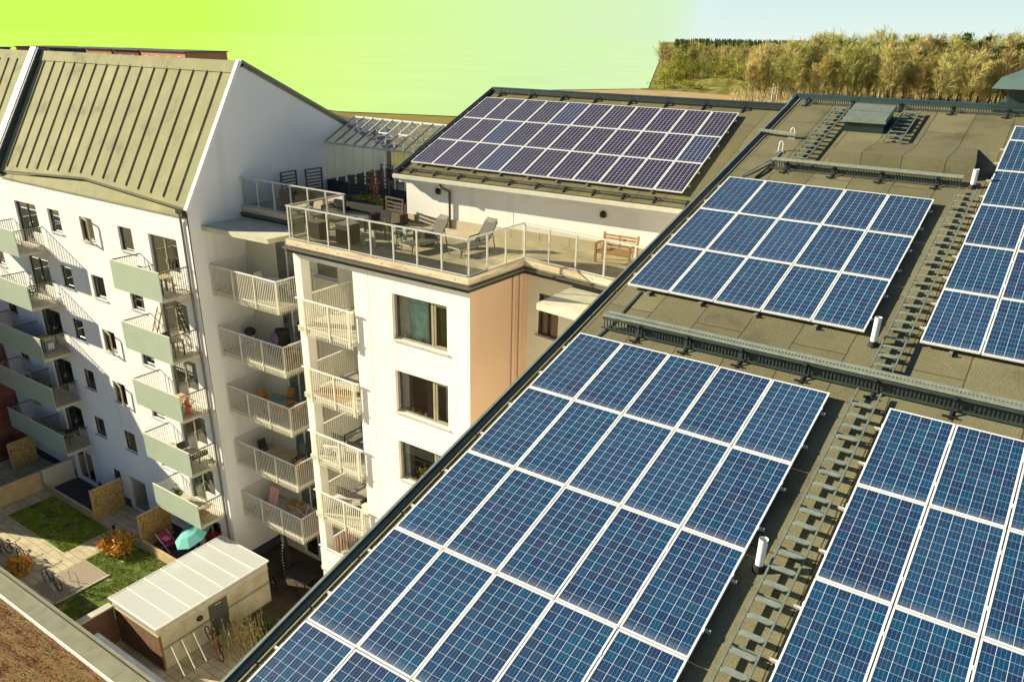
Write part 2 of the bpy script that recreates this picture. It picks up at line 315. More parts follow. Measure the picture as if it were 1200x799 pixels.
# ------------------------------------------------------------------ mesh builder
class MB:
    def __init__(s): s.v = []; s.f = []; s.uv = {}
    def quad(s, a, b, c, d, uv=None):
        i = len(s.v); s.v += [tuple(a), tuple(b), tuple(c), tuple(d)]
        if uv: s.uv[len(s.f)] = uv
        s.f.append((i, i + 1, i + 2, i + 3))
    def tri(s, a, b, c):
        i = len(s.v); s.v += [tuple(a), tuple(b), tuple(c)]; s.f.append((i, i + 1, i + 2))
    def hexa(s, p):
        """8 corners: bottom four then top four, same winding"""
        i = len(s.v); s.v += [tuple(q) for q in p]
        for f in ((3, 2, 1, 0), (4, 5, 6, 7), (0, 1, 5, 4), (1, 2, 6, 5), (2, 3, 7, 6), (3, 0, 4, 7)):
            s.f.append(tuple(i + k for k in f))
        return s
    def box(s, x0, x1, y0, y1, z0, z1):
        if x0 > x1: x0, x1 = x1, x0
        if y0 > y1: y0, y1 = y1, y0
        if z0 > z1: z0, z1 = z1, z0
        return s.hexa([(x0, y0, z0), (x1, y0, z0), (x1, y1, z0), (x0, y1, z0), (x0, y0, z1), (x1, y0, z1), (x1, y1, z1), (x0, y1, z1)])
    def frame_of(s, p, q, up=(0, 0, 1)):
        p, q = Vector(p), Vector(q); d = (q - p).normalized()
        u = Vector(up)
        if abs(d.dot(u)) > 0.95: u = Vector((0, 1, 0)) if abs(d.y) < 0.9 else Vector((1, 0, 0))
        a = d.cross(u).normalized(); b = a.cross(d).normalized()
        return p, q, a, b
    def bar(s, p, q, w, h, up=(0, 0, 1)):
        p, q, a, b = s.frame_of(p, q, up)
        a = a * w / 2; b = b * h / 2
        return s.hexa([p - a - b, p + a - b, q + a - b, q - a - b, p - a + b, p + a + b, q + a + b, q - a + b])
    def tube(s, p, q, r, n=8, r2=None, caps=True):
        p, q, a, b = s.frame_of(p, q); r2 = r if r2 is None else r2
        i = len(s.v)
        for c, rr in ((p, r), (q, r2)):
            for k in range(n):
                t = 2 * math.pi * k / n; s.v.append(tuple(c + a * math.cos(t) * rr + b * math.sin(t) * rr))
        for k in range(n): s.f.append((i + k, i + (k + 1) % n, i + n + (k + 1) % n, i + n + k))
        if caps:
            s.f.append(tuple(i + k for k in reversed(range(n)))); s.f.append(tuple(i + n + k for k in range(n)))
        return s
    def path(s, pts, r, n=6):
        for a, b in zip(pts, pts[1:]): s.tube(a, b, r, n)
        return s
    def ring(s, c, R, r, axis='x', n=20, m=6, tilt=0.0):
        i = len(s.v); c = Vector(c)
        for k in range(n):
            t = 2 * math.pi * k / n
            for l in range(m):
                u = 2 * math.pi * l / m; d = R + r * math.cos(u); o = r * math.sin(u)
                p = Vector((o, d * math.cos(t), d * math.sin(t)))
                if axis == 'y': p = Vector((p.y, p.x, p.z))
                if axis == 'z': p = Vector((p.y, p.z, p.x))
                s.v.append(tuple(c + p))
        for k in range(n):
            for l in range(m):
                k2 = (k + 1) % n; l2 = (l + 1) % m
                s.f.append((i + k * m + l, i + k2 * m + l, i + k2 * m + l2, i + k * m + l2))
        return s
    def prism(s, poly, z0, z1):
        n = len(poly); i = len(s.v)
        s.v += [(x, y, z0) for x, y in poly] + [(x, y, z1) for x, y in poly]
        s.f.append(tuple(i + k for k in reversed(range(n)))); s.f.append(tuple(i + n + k for k in range(n)))
        for k in range(n): s.f.append((i + k, i + (k + 1) % n, i + n + (k + 1) % n, i + n + k))
        return s
    def ball(s, c, r, n=8, m=6, sq=(1, 1, 1)):
        i = len(s.v); c = Vector(c)
        s.v.append((c.x, c.y, c.z - r * sq[2]))
        for a in range(1, m):
            t = math.pi * a / m
            for b in range(n):
                u = 2 * math.pi * b / n
                s.v.append((c.x + r * sq[0] * math.sin(t) * math.cos(u), c.y + r * sq[1] * math.sin(t) * math.sin(u), c.z - r * sq[2] * math.cos(t)))
        s.v.append((c.x, c.y, c.z + r * sq[2])); top = len(s.v) - 1
        for b in range(n): s.f.append((i, i + 1 + (b + 1) % n, i + 1 + b))
        for a in range(m - 2):
            for b in range(n):
                s.f.append((i + 1 + a * n + b, i + 1 + a * n + (b + 1) % n, i + 1 + (a + 1) * n + (b + 1) % n, i + 1 + (a + 1) * n + b))
        for b in range(n): s.f.append((i + 1 + (m - 2) * n + b, i + 1 + (m - 2) * n + (b + 1) % n, top))
        return s
    def leaf(s, c, size, rnd, up=0.3):
        d = Vector((rnd.uniform(-1, 1), rnd.uniform(-1, 1), rnd.uniform(-1, 1) + up)).normalized()
        e = d.cross(Vector((rnd.uniform(-1, 1), rnd.uniform(-1, 1), rnd.uniform(-1, 1)))).normalized()
        c = Vector(c); d = d * size; e = e * size * rnd.uniform(0.4, 0.8)
        s.quad(c - d * 0.5 - e * 0.3, c - d * 0.1 + e * 0.5, c + d * 0.5 + e * 0.1, c + d * 0.1 - e * 0.5)
    def moved(s, fn):
        s.v = [tuple(fn(Vector(p))) for p in s.v]; return s

ROOT_LOC = {}
def setp(o, label=None, cat=None, group=None, kind=None):
    if label: o['label'] = label
    if cat: o['category'] = cat
    if group: o['group'] = group
    if kind: o['kind'] = kind
    return o
def thing(name, label, cat, loc, group=None, rot=(0, 0, 0)):
    o = bpy.data.objects.new(name, None); COL.objects.link(o)
    o.empty_display_size = 0.2
    o.location = loc; o.rotation_euler = rot
    ROOT_LOC[o.name] = Vector(loc)
    return setp(o, label, cat, group)
def mesh_obj(name, mb, m, parent=None, origin=None, smooth=False, local=False):
    """links ONE mesh object; vertices are world coordinates unless local"""
    off = Vector((0, 0, 0))
    if parent is not None:
        if not local: off = ROOT_LOC.get(parent.name, Vector((0, 0, 0)))
    elif origin is not None: off = Vector(origin)
    me = bpy.data.meshes.new(name)
    vs = [(p[0] - off.x, p[1] - off.y, p[2] - off.z) for p in mb.v]
    me.from_pydata(vs, [], mb.f)
    if mb.uv:
        ul = me.uv_layers.new(name='UVMap')
        for fi, co in mb.uv.items():
            for k, li in enumerate(me.polygons[fi].loop_indices): ul.data[li].uv = co[k]
    if m is not None: me.materials.append(m)
    if smooth:
        for p_ in me.polygons: p_.use_smooth = True
    o = bpy.data.objects.new(name, me); COL.objects.link(o)
    if parent is not None:
        o.parent = parent; ROOT_LOC[o.name] = off if not local else Vector((0, 0, 0))
    elif origin is not None: o.location = origin
    return o
def copy_tree(o, parent=None):
    c = o.copy(); COL.objects.link(c)
    if parent is not None: c.parent = parent
    ROOT_LOC[c.name] = ROOT_LOC.get(o.name, Vector((0, 0, 0)))
    for ch in list(o.children): copy_tree(ch, c)
    return c

def holed_wall(mb, x0, x1, z0, z1, holes, y, depth, to=None):
    """outer face in the plane y (normal -y) with openings and their reveals; to() maps points into the world"""
    to = to or (lambda p: p)
    xs = sorted({x0, x1, *[min(max(h[k], x0), x1) for h in holes for k in (0, 1)]})
    zs = sorted({z0, z1, *[min(max(h[k], z0), z1) for h in holes for k in (2, 3)]})
    for a, b in zip(xs, xs[1:]):
        for c, d in zip(zs, zs[1:]):
            mx, mz = (a + b) / 2, (c + d) / 2
            if any(h[0] < mx < h[1] and h[2] < mz < h[3] for h in holes): continue
            mb.quad(to((a, y, c)), to((b, y, c)), to((b, y, d)), to((a, y, d)))
    for a, b, c, d in holes:
        e = y + depth
        mb.quad(to((a, y, c)), to((a, y, d)), to((a, e, d)), to((a, e, c)))
        mb.quad(to((b, y, d)), to((b, y, c)), to((b, e, c)), to((b, e, d)))
        mb.quad(to((a, y, d)), to((b, y, d)), to((b, e, d)), to((a, e, d)))
        mb.quad(to((b, y, c)), to((a, y, c)), to((a, e, c)), to((b, e, c)))
    return mb
ORD = ['first', 'second', 'third', 'fourth', 'fifth', 'sixth', 'seventh', 'eighth', 'ninth', 'tenth', 'eleventh']
def roof(x, y, n=0.0):
    """a point on the near roof's panel plane, n metres along its normal"""
    return Vector((x, y - n * ST, y * ST / CT + n * CT))
FELT = -0.15
# ================================================================== NEAR BUILDING
RIDGE_Y = 14.25
EAVE_Y = -12.6
near = thing('apartment_building', 'near apartment building with dark felt roof carrying the blue solar arrays', 'building', (6, 0, GZ))
X0, X1 = -0.40, 15.0
mb = MB()
def zf(y): return roof(0, y, FELT).z
# felt roof: front slope and back slope, given thickness
yr = RIDGE_Y
ya = EAVE_Y
a = roof(0, ya, FELT); r_ = roof(0, yr, FELT)
mb.hexa([(X0 + .1, a.y, a.z - .3), (X1, a.y, a.z - .3), (X1, r_.y, r_.z - .3), (X0 + .1, r_.y, r_.z - .3),
         (X0 + .1, a.y, a.z), (X1, a.y, a.z), (X1, r_.y, r_.z), (X0 + .1, r_.y, r_.z)])
yb = r_.y + 12.0; zb = r_.z - 12.0 * ST / CT
mb.hexa([(X0 + .1, r_.y, r_.z - .3), (X1, r_.y, r_.z - .3), (X1, yb, zb - .3), (X0 + .1, yb, zb - .3),
         (X0 + .1, r_.y, r_.z - .002), (X1, r_.y, r_.z - .002), (X1, yb, zb), (X0 + .1, yb, zb)])
near_roof = mesh_obj('roof', mb, M['felt'], near)
# walls under it
mb = MB()
w0 = X0 + .25
for (x,) in ((w0,), (X1 - .2,)):
    i = len(mb.v)
    mb.v += [(x, a.y + .4, GZ), (x, yb - .4, GZ), (x, yb - .4, zb - .2), (x, r_.y, r_.z - .32), (x, a.y + .4, a.z - .2)]
    mb.f.append((i, i + 1, i + 2, i + 3, i + 4))
mb.quad((w0, a.y + .4, GZ), (X1 - .2, a.y + .4, GZ), (X1 - .2, a.y + .4, a.z - .2), (w0, a.y + .4, a.z - .2))
mb.quad((w0, yb - .4, GZ), (X1 - .2, yb - .4, GZ), (X1 - .2, yb - .4, zb - .2), (w0, yb - .4, zb - .2))
mesh_obj('wall', mb, M['render'], near)
# verge capping: outer drop face, narrow flat top, inner chamfer
mb = MB()
def verge(mb, x_out, sgn, yA, yB):
    """profile across the verge swept up the slope: (distance inwards, height above the felt)"""
    prof = [(-.015, -.30), (-.015, .055), (.02, .085), (.065, .09), (.105, .06), (.15, .004), (.15, -.05)]
    rows = []
    for y in (yA, yB):
        rows.append([roof(x_out + sgn * d, y, FELT + h) for d, h in prof])
    for k in range(len(prof) - 1):
        mb.quad(rows[0][k], rows[0][k + 1], rows[1][k + 1], rows[1][k])
verge(mb, X0, 1, EAVE_Y, RIDGE_Y + .05)
mesh_obj('verge_capping', mb, M['green_metal'], near)
# added pale strip: the sky's highlight along the capping top, put into colour
mb = MB(); p0 = roof(X0 + .045, EAVE_Y, FELT + .094); p1 = roof(X0 + .045, RIDGE_Y, FELT + .094)
y = EAVE_Y
while y < RIDGE_Y - 1.9:
    mb.bar(roof(X0 + .047, y + .006, FELT + .094), roof(X0 + .047, y + 1.994, FELT + .094), .05, .012, (0, -ST, CT)); y += 2.0
mesh_obj('capping_strip', mb, M['pale_green_metal'], near)
# a low upstand line of felt beside the capping
mb = MB()
for k in range(26):
    yy = EAVE_Y + k * 1.03
    mb.bar(roof(X0 + .20, yy, FELT + .012), roof(X0 + .20, min(yy + 1.0, RIDGE_Y - .2), FELT + .012), .035, .03, (0, -ST, CT))
mesh_obj('felt_upstand', mb, M['felt_light'], near)
# ridge capping
mb = MB()
rz = r_.z
for k in range(8):
    xa, xb = X0 - .02 + k * 2.0, X0 - .02 + k * 2.0 + 1.985
    xb = min(xb, X1)
    mb.hexa([(xa, r_.y - .20, rz - .06), (xb, r_.y - .20, rz - .06), (xb, r_.y + .2, rz - .06), (xa, r_.y + .2, rz - .06),
             (xa, r_.y - .10, rz + .10), (xb, r_.y - .10, rz + .10), (xb, r_.y + .1, rz + .10), (xa, r_.y + .1, rz + .10)])
mesh_obj('ridge_capping', mb, M['green_metal'], near)
# flat-topped box built out of the slope, covered in felt
mb = MB()
bx0, bx1 = 2.12, 5.60
yf = 9.28
zt_l, zb_l = 2.90, 2.46
top = 2.93
yb2 = 11.2
zbk = zf(yb2)
mb.hexa([(bx0, yf, zf(yf) - .1), (bx1, yf, zf(yf) - .1), (bx1, yb2, zbk - .2), (bx0, yb2, zbk - .2),
         (bx0, yf + .03, top), (bx1, yf + .03, top + .03), (bx1 - .2, yb2, zbk + .02), (bx0 + .2, yb2, zbk + .02)])
mesh_obj('felt_upstand_box', mb, M['felt'], near)

# smoke hatch standing on the slope just below the ridge
t = thing('smoke_hatch', 'dark green metal roof hatch with flat lid below the roof ridge', 'hatch', roof(2.36, 12.3, FELT), None, (TH, 0, 0))
mb = MB().box(-.54, .54, -.58, .58, -.02, .30); mesh_obj('curb', mb, M['green_metal'], t, local=True)
mb = MB()
mb.hexa([(-.6, -.64, .30), (.6, -.64, .30), (.6, .64, .30), (-.6, .64, .30), (-.57, -.61, .40), (.57, -.61, .40), (.57, .61, .40), (-.57, .61, .40)])
mb.box(-.57, .57, -.02, .02, .402, .43)
mesh_obj('lid', mb, M['pale_green_metal'], t, local=True)

# ventilation cowl on the ridge
t = thing('ventilation_cowl', 'big dark green ventilation cowl standing on the ridge at the right edge', 'vent', (6.25, 14.85, 3.9))
x, y, z = 6.25, 14.85, 3.9
mb = MB().box(x - .68, x + .68, y - .68, y + .68, z - .2, z + .55); mesh_obj('duct', mb, M['green_metal'], t)
mb = MB().box(x - .95, x + .95, y - .95, y + .95, z - .3, z + .10); mb.box(x - .88, x + .88, y - .88, y + .88, z + .10, z + .19)
mesh_obj('base', mb, M['green_metal'], t)
mb = MB().hexa([(x - 1.1, y - 1.1, z + .55), (x + 1.1, y - 1.1, z + .55), (x + 1.1, y + 1.1, z + .55), (x - 1.1, y + 1.1, z + .55),
                (x - .93, y - .93, z + .85), (x + .93, y - .93, z + .85), (x + .93, y + .93, z + .85), (x - .93, y + .93, z + .85)])
mb.hexa([(x - .93, y - .93, z + .85), (x + .93, y - .93, z + .85), (x + .93, y + .93, z + .85), (x - .93, y + .93, z + .85),
         (x - .4, y - .4, z + 1.1), (x + .4, y - .4, z + 1.1), (x + .4, y + .4, z + 1.1), (x - .4, y + .4, z + 1.1)])
mesh_obj('hood', mb, plain('grey green sheet metal', (0.11, 0.17, 0.155, 1), 0.4, 0.1, 0.1), t)

# ------------------------------------------------------------------ solar panels
PW, PL = 0.992, 1.978
def panel_parts(root, m_cells):
    w, l, fw, h = PW / 2, PL / 2, .027, .040
    mb = MB()
    for sx in (-1, 1): mb.box(sx * w, sx * (w - fw), -l, l, -h, 0)
    for sy in (-1, 1): mb.box(-w + fw, w - fw, sy * l, sy * (l - fw), -h, 0)
    for sx in (-1, 1):
        for yy in (-l * .52, l * .52): mb.box(sx * (w - .004), sx * (w + .010), yy - .03, yy + .03, -.03, .004)
    mesh_obj('frame', mb, M['white_metal'], root, local=True)
    mb = MB()
    a, b = w - fw, l - fw
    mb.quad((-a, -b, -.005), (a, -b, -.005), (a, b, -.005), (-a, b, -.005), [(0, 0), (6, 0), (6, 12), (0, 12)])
    mb.quad((-a, -b, -.03), (-a, b, -.03), (a, b, -.03), (a, -b, -.03), [(0, 0)] * 4)
    mesh_obj('solar_cells', mb, m_cells, root, local=True)

blue_proto = None; violet_proto = None
def put_panel(proto, first, loc, rot, label, group, col):
    if first: o = proto
    else: o = copy_tree(proto)
    o.location = loc; o.rotation_euler = rot
    setp(o, label, 'solar panel', group)
    return o
blue_proto = thing('solar_panel', 'x', 'solar panel', (0, 0, 0)); panel_parts(blue_proto, M['cells'])
violet_proto = thing('solar_panel', 'x', 'solar panel', (0, 0, 0)); panel_parts(violet_proto, M['cells_violet'])
used = {'b': False, 'v': False}
rp = random.Random(3)
def array(ou, ov, nu, nv, where, group, rows, cols=None, tail=None):
    for j in range(nv):
        for i in range(nu):
            u = ou + (i + .5) * PU; v = ov + (j + .5) * PV
            loc = (u, -v * CT, -v * ST)
            put_panel(blue_proto, not used['b'], loc, (TH + rp.uniform(-.005, .005), rp.uniform(-.004, .004), 0),
                      'blue panel %s from left in %s row of %s' % (ORD[i], rows[j], where), group, 'b')
            used['b'] = True
ROW5 = ['top', 'second', 'third', 'fourth', 'lowest']
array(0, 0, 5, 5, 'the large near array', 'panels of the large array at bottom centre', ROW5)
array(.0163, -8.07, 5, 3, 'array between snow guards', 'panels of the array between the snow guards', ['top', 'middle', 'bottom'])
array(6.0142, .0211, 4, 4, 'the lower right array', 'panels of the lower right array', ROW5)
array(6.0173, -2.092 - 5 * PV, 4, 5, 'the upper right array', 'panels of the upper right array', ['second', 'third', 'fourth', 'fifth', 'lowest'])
# one row laid on its side along the top of the upper right array
for i in range(2):
    o = copy_tree(blue_proto)
    v = -2.092 - 5 * PV - .51
    o.location = (6.0173 + (i + .5) * 2.0, -v * CT, -v * ST)
    o.rotation_euler = Matrix.Rotation(TH, 3, 'X').to_4x4().to_euler()
    o.matrix_world = Matrix.Translation(o.location) @ Matrix.Rotation(TH, 4, 'X') @ Matrix.Rotation(math.pi / 2, 4, 'Z')
    o.rotation_euler = (Matrix.Rotation(TH, 4, 'X') @ Matrix.Rotation(math.pi / 2, 4, 'Z')).to_euler()
    setp(o, 'blue panel laid sideways, %s from left atop the upper right array' % ORD[i], 'solar panel', 'sideways panels topping the upper right array')

def rails(label, u0, u1, v0, nv, pitch, root_rot, base, group):
    """the aluminium rails an array is bolted to, with the feet that stand on the felt"""
    t = thing('mounting_frame', label, 'mounting rails', base, group, root_rot)
    for j in range(nv):
        for k in (.27, .73):
            y = -(v0 + (j + k) * pitch)
            rl = mesh_obj('rail', MB().box(u0 - .10, u1 + .07, y - .02, y + .02, -.085, -.042), M['alu'], t, local=True)
            foot = MB(); x = u0 + .1
            while x < u1: foot.box(x - .03, x + .03, y - .045, y + .045, -.16, -.085); x += 1.35
            mesh_obj('feet', foot, M['steel'], rl, local=True)
    # little hooks showing under the lowest edge
    y = -(v0 + nv * pitch)
    x = u0 + .55
    while x < u1:
        mesh_obj('hook', MB().box(x - .03, x + .03, y - .07, y + .12, -.15, -.10).box(x - .03, x + .03, y - .09, y - .05, -.15, -.06), M['steel'], t, local=True); x += 1.2
G = 'rails under the solar arrays'
rails('aluminium rails under the large solar array nearest the camera', 0, 5.05, 0, 5, PV, (TH, 0, 0), (0, 0, 0), G)
rails('aluminium rails under the solar array between the two snow guards', .016, 5.066, -8.07, 3, PV, (TH, 0, 0), (0, 0, 0), G)
rails('aluminium rails under the lower right solar array', 6.014, 10.05, .021, 4, PV, (TH, 0, 0), (0, 0, 0), G)
rails('aluminium rails under the upper right solar array', 6.017, 10.05, -2.092 - 5 * PV, 5, PV, (TH, 0, 0), (0, 0, 0), G)

# ------------------------------------------------------------------ snow guards
def snow_guard(label, xa, xb, yb_, brackets, hgt=.30, depth=.26, grate=True, group=None, mode='walk'):
    base = roof((xa + xb) / 2, yb_, FELT)
    t = thing('snow_guard', label, 'snow guard', base, group)
    n0 = FELT
    if grate:
        mb = MB()
        # level grating: rails front and back, cross slats
        zt = roof(0, yb_, n0).z + hgt
        y0, y1 = yb_, yb_ + depth
        mb.box(xa, xb, y0 - .012, y0 + .012, zt - .04, zt + .008)
        mb.box(xa, xb, y1 - .05, y1, zt - .04, zt + .01)
        mb.box(xa, xb, y1 - .11, y1 - .055, zt - .012, zt + .004)
        x = xa + .03
        while x < xb: mb.box(x - .012, x + .012, y0 + .013, y1 - .05, zt - .03, zt - .002); x += .062
        mesh_obj('grating', mb, M['grating'], t)
    mb = MB()
    x = xa + .03
    zt = roof(0, yb_, n0).z + hgt - .05
    while x < xb:
        g = roof(x, yb_ - .03, n0 + .01)
        mb.box(x - .011, x + .011, g.y - .008, g.y + .008, g.z + .02, zt); x += .066
    mb.box(xa, xb, yb_ - .06, yb_ - .035, zt - .035, zt)
    g = roof(0, yb_ - .03, n0); mb.box(xa, xb, yb_ - .07, yb_ - .045, g.z + .02, g.z + .05)
    mesh_obj('bars', mb, M['guard_bars'], t)
    for bxx in brackets:
        mb = MB()
        p = roof(bxx, yb_ - .30, n0 + .012); q = roof(bxx, yb_ + .30, n0 + .012)
        mb.bar(p, q, .05, .02, (0, -ST, CT))
        zt2 = roof(0, yb_, n0).z + hgt
        mb.bar(roof(bxx, yb_ - .22, n0 + .02), (bxx, yb_ - .02, zt2 - .05), .035, .02)
        mb.bar(roof(bxx, yb_ + .24, n0 + .02), (bxx, yb_ + .02, zt2 - .05), .035, .02)
        mb.bar(roof(bxx - .12, yb_ - .25, n0 + .02), roof(bxx + .12, yb_ - .25, n0 + .02), .03, .03, (0, -ST, CT))
        mb.tube((bxx - .03, yb_ - .08, zt2 - .08), (bxx + .03, yb_ - .08, zt2 - .08), .04, 8)
        mesh_obj('bracket', mb, M['black_steel'], t)
snow_guard('long green snow guard with a grated walkway on top across the roof middle', .25, 11.0, .52, [1.1, 2.15, 3.25, 4.45, 5.65, 6.9, 8.1, 9.3])
snow_guard('short green snow guard with a grated walkway above the middle array', .75, 5.45, 8.86, [1.18, 2.42, 3.6, 4.9], hgt=.26, depth=.22)
snow_guard('dark snow guard of close bars along the near ridge', .05, 11.0, 13.72, [.15, 1.5, 2.9, 4.3, 5.7, 7.1], hgt=.22, grate=False)

# ------------------------------------------------------------------ roof ladders
def ladder(label, ya_, yb_, pitch=.305, handrail=True):
    """stepped roof ladder lying up the slope between ya_ and yb_"""
    xa, xb = label[1], label[2]
    base = roof((xa + xb) / 2, ya_, FELT)
    t = thing('roof_ladder', label[0], 'roof ladder', base, 'ladders lying on the near roof', (TH, 0, 0))
    L = (yb_ - ya_) / CT; w = (xb - xa) / 2
    for sx in (-1, 1):
        mb = MB().box(sx * w - .014, sx * w + .014, 0, L, .10, .15)
        mb2 = MB()
        y = .2
        mesh_obj('side_rail', mb, M['pale_green_metal'], t, local=True)
    n = int(L / pitch)
    rng = random.Random(int(ya_ * 100) + 5)
    c, s_ = math.cos(-TH), math.sin(-TH)
    for k in range(n):
        y = .12 + k * pitch
        mb = MB()
        # tread: a long oval plate that lies level, so it is tipped against the slope
        pts = []
        hw, hd = w - .015, .058
        for q in range(14):
            an = 2 * math.pi * q / 14
            cx_ = hw - hd if math.cos(an) > 0 else -(hw - hd)
            pts.append((cx_ + hd * math.cos(an), hd * math.sin(an)))
        i = len(mb.v); m_ = len(pts)
        for dz in (0, .02):
            for px, py in pts: mb.v.append((px, y + py * c, .125 + dz + py * s_))
        mb.f.append(tuple(i + q for q in reversed(range(m_)))); mb.f.append(tuple(i + m_ + q for q in range(m_)))
        for q in range(m_): mb.f.append((i + q, i + (q + 1) % m_, i + m_ + (q + 1) % m_, i + m_ + q))
        mesh_obj('tread', mb, M['grating'], t, local=True)
        if k % 3 == 1:
            mb = MB().box(-w + .014, w - .014, y + .10, y + .125, .06, .10); mb.box(-w + .02, -w + .06, y + .06, y + .14, 0, .06); mb.box(w - .06, w - .02, y + .06, y + .14, 0, .06)
            mesh_obj('cross_stay', mb, M['pale_green_metal'], t, local=True)
    return t
ladder(('long pale green roof ladder running down between the two lowest arrays', 5.42, 5.80), -10.2, .30)
ladder(('pale green roof ladder climbing between the two upper arrays', 5.45, 5.82), .98, 8.55)
ladder(('pale green roof ladder left of the smoke hatch under the ridge', 1.16, 1.55), 8.95, 13.35)
ladder(('short pale green ladder just right of the smoke hatch', 3.10, 3.53), 10.95, 13.3)

# ------------------------------------------------------------------ vent pipes, safety loops, cable
def vent_pipe(x, y, h, label):
    b = roof(x, y, FELT)
    t = thing('vent_pipe', label, 'vent pipe', b, 'white vent pipes through the near roof')
    mb = MB().tube((b.x, b.y, b.z - .05), (b.x, b.y, b.z + .09), .10, 14, .075); mesh_obj('collar', mb, M['rubber'], t, smooth=False)
    mb = MB()
    top = (b.x, b.y, b.z + h)
    mb.tube((b.x, b.y, b.z + .06), top, .062, 16, caps=False)
    mb.tube((b.x, b.y, b.z + h - .012), (b.x, b.y, b.z + h), .067, 16, caps=False)
    mesh_obj('pipe', mb, M['white_metal'], t, smooth=True)
    mb = MB().tube((b.x, b.y, b.z + h - .08), (b.x, b.y, b.z + h - .075), .058, 12); mesh_obj('pipe_mouth', mb, M['rubber'], t)
vent_pipe(5.28, -3.96, .52, 'white vent pipe beside the long ladder near the large array')
vent_pipe(5.28, 1.80, .56, 'white vent pipe by the bottom corner of the middle array')
vent_pipe(5.68, 8.88, .45, 'white vent pipe at the end of the short snow guard')
def safety_loop(x, y, label):
    b = roof(x, y, FELT)
    t = thing('safety_loop', label, 'safety loop', b, 'white safety loops at the top left of the roof')
    pts = [(b.x - .055, b.y, b.z), (b.x - .055, b.y, b.z + .22)]
    for k in range(1, 8):
        an = math.pi - math.pi * k / 8; pts.append((b.x + .055 * math.cos(an), b.y, b.z + .22 + .06 * math.sin(an)))
    pts += [(b.x + .055, b.y, b.z + .22), (b.x + .055, b.y, b.z)]
    mesh_obj('hoop', MB().path(pts, .014, 6), M['white_metal'], t)
    mesh_obj('foot_plate', MB().box(b.x - .12, b.x + .12, b.y - .08, b.y + .08, b.z - .04, b.z + .015), M['steel'], t)
safety_loop(.60, 10.95, 'white upright safety loop, the one nearer the ridge')
safety_loop(.62, 9.95, 'white upright safety loop, the one nearer the short snow guard')
mb = MB().bar(roof(-.40, 11.02, FELT + .14), roof(.75, 10.9, FELT + .14), .10, .05, (0, -ST, CT))
b = roof(.2, 11, FELT); o = mesh_obj('tie_bar', mb, M['grating'], None, b); setp(o, 'flat galvanised tie bar bridging verge and safety loop', 'tie bar')
mb = MB().path([roof(.62, 9.9, FELT + .05), roof(.60, 9.2, FELT + .06), roof(.30, 8.3, FELT + .05), roof(.22, 8.1, FELT + .03)], .022, 6)
b = roof(.4, 9, FELT); o = mesh_obj('cable_conduit', mb, M['steel'], None, b); setp(o, 'grey cable conduit leading from the safety loops to the middle array', 'cable conduit')
mb = MB().path([roof(.34, 2.0, FELT + .03), roof(.35, 1.2, FELT + .03), roof(.36, .6, FELT + .03), roof(.30, .1, FELT + .03)], .02, 6)
b = roof(.34, 1.5, FELT); o = mesh_obj('cable_conduit', mb, M['steel'], None, b); setp(o, 'grey cable conduit by the left end of the long snow guard', 'cable conduit')
mb = MB().path([roof(.72, 9.1, FELT + .03), roof(.70, 8.6, FELT + .05), roof(.60, 8.1, FELT + .03)], .03, 6)
b = roof(.7, 8.8, FELT); o = mesh_obj('cable_loop', mb, M['black_steel'], None, b); setp(o, 'black cable hanging at the left end of the short snow guard', 'cable')

# ================================================================== FAR BUILDING (violet panels)
YA, T2 = .067, .363
OF = Vector((-14.367, 16.26, 3.07))
UF = Vector((math.cos(YA), math.sin(YA), 0)); WF = Vector((-math.sin(YA), math.cos(YA), 0))
def fw(u, w, z): return Vector((OF.x, OF.y, 0)) + UF * u + WF * w + Vector((0, 0, z))
T2T = math.tan(T2); S2, C2 = math.sin(T2), math.cos(T2)
def froof(u, w, n=0.0): return fw(u, w - n * S2, OF.z + w * T2T + n * C2)
NF = (WF * -S2 + Vector((0, 0, C2)))
far = thing('apartment_building', 'white building with the violet solar array standing behind the roof terrace', 'building', fw(5, -2, GZ))
WR, WE = 1.0, -6.25          # ridge and eave positions up the slope (plan)
UE = 13.55                    # right end, tucked against the near building
FN = -.15
mb = MB()
def fslab(mb, u0, u1, w0_, w1_, n0, n1):
    P = [froof(u0, w0_, n0), froof(u1, w0_, n0), froof(u1, w1_, n0), froof(u0, w1_, n0)]
    Q = [froof(u0, w0_, n1), froof(u1, w0_, n1), froof(u1, w1_, n1), froof(u0, w1_, n1)]
    mb.hexa(P + Q)
fslab(mb, -.28, UE, WE, WR, FN - .28, FN)
# back slope
zr = froof(0, WR, FN).z
B = [fw(-.28, WR + .05, zr - .3), fw(UE, WR + .05, zr - .3), fw(UE, WR + 7, zr - 2.9), fw(-.28, WR + 7, zr - 2.9)]
T_ = [fw(-.28, WR + .05, zr - .01), fw(UE, WR + .05, zr - .01), fw(UE, WR + 7, zr - 2.6), fw(-.28, WR + 7, zr - 2.6)]
mb.hexa(B + T_)
mesh_obj('roof', mb, M['felt_far'], far)
WW = -5.78; FLOOR = -1.40
mb = MB()
we = WR + 6.6
zwall = froof(0, WW, FN - .29).z
mb.quad(fw(-.1, WW, FLOOR - .3), fw(UE, WW, FLOOR - .3), fw(UE, WW, zwall), fw(-.1, WW, zwall))
i = len(mb.v)
mb.v += [tuple(p) for p in (fw(-.1, WW, GZ), fw(-.1, WW, zwall), fw(-.1, WR, zr - .34), fw(-.1, we, zr - 2.8), fw(-.1, we, GZ))]
mb.f.append((i, i + 1, i + 2, i + 3, i + 4))
mb.quad(fw(-.1, we, GZ), fw(UE, we, GZ), fw(UE, we, zr - 2.8), fw(-.1, we, zr - 2.8))
wall = mesh_obj('wall', mb, M['render'], far)
mb = MB()
pl_h = .34
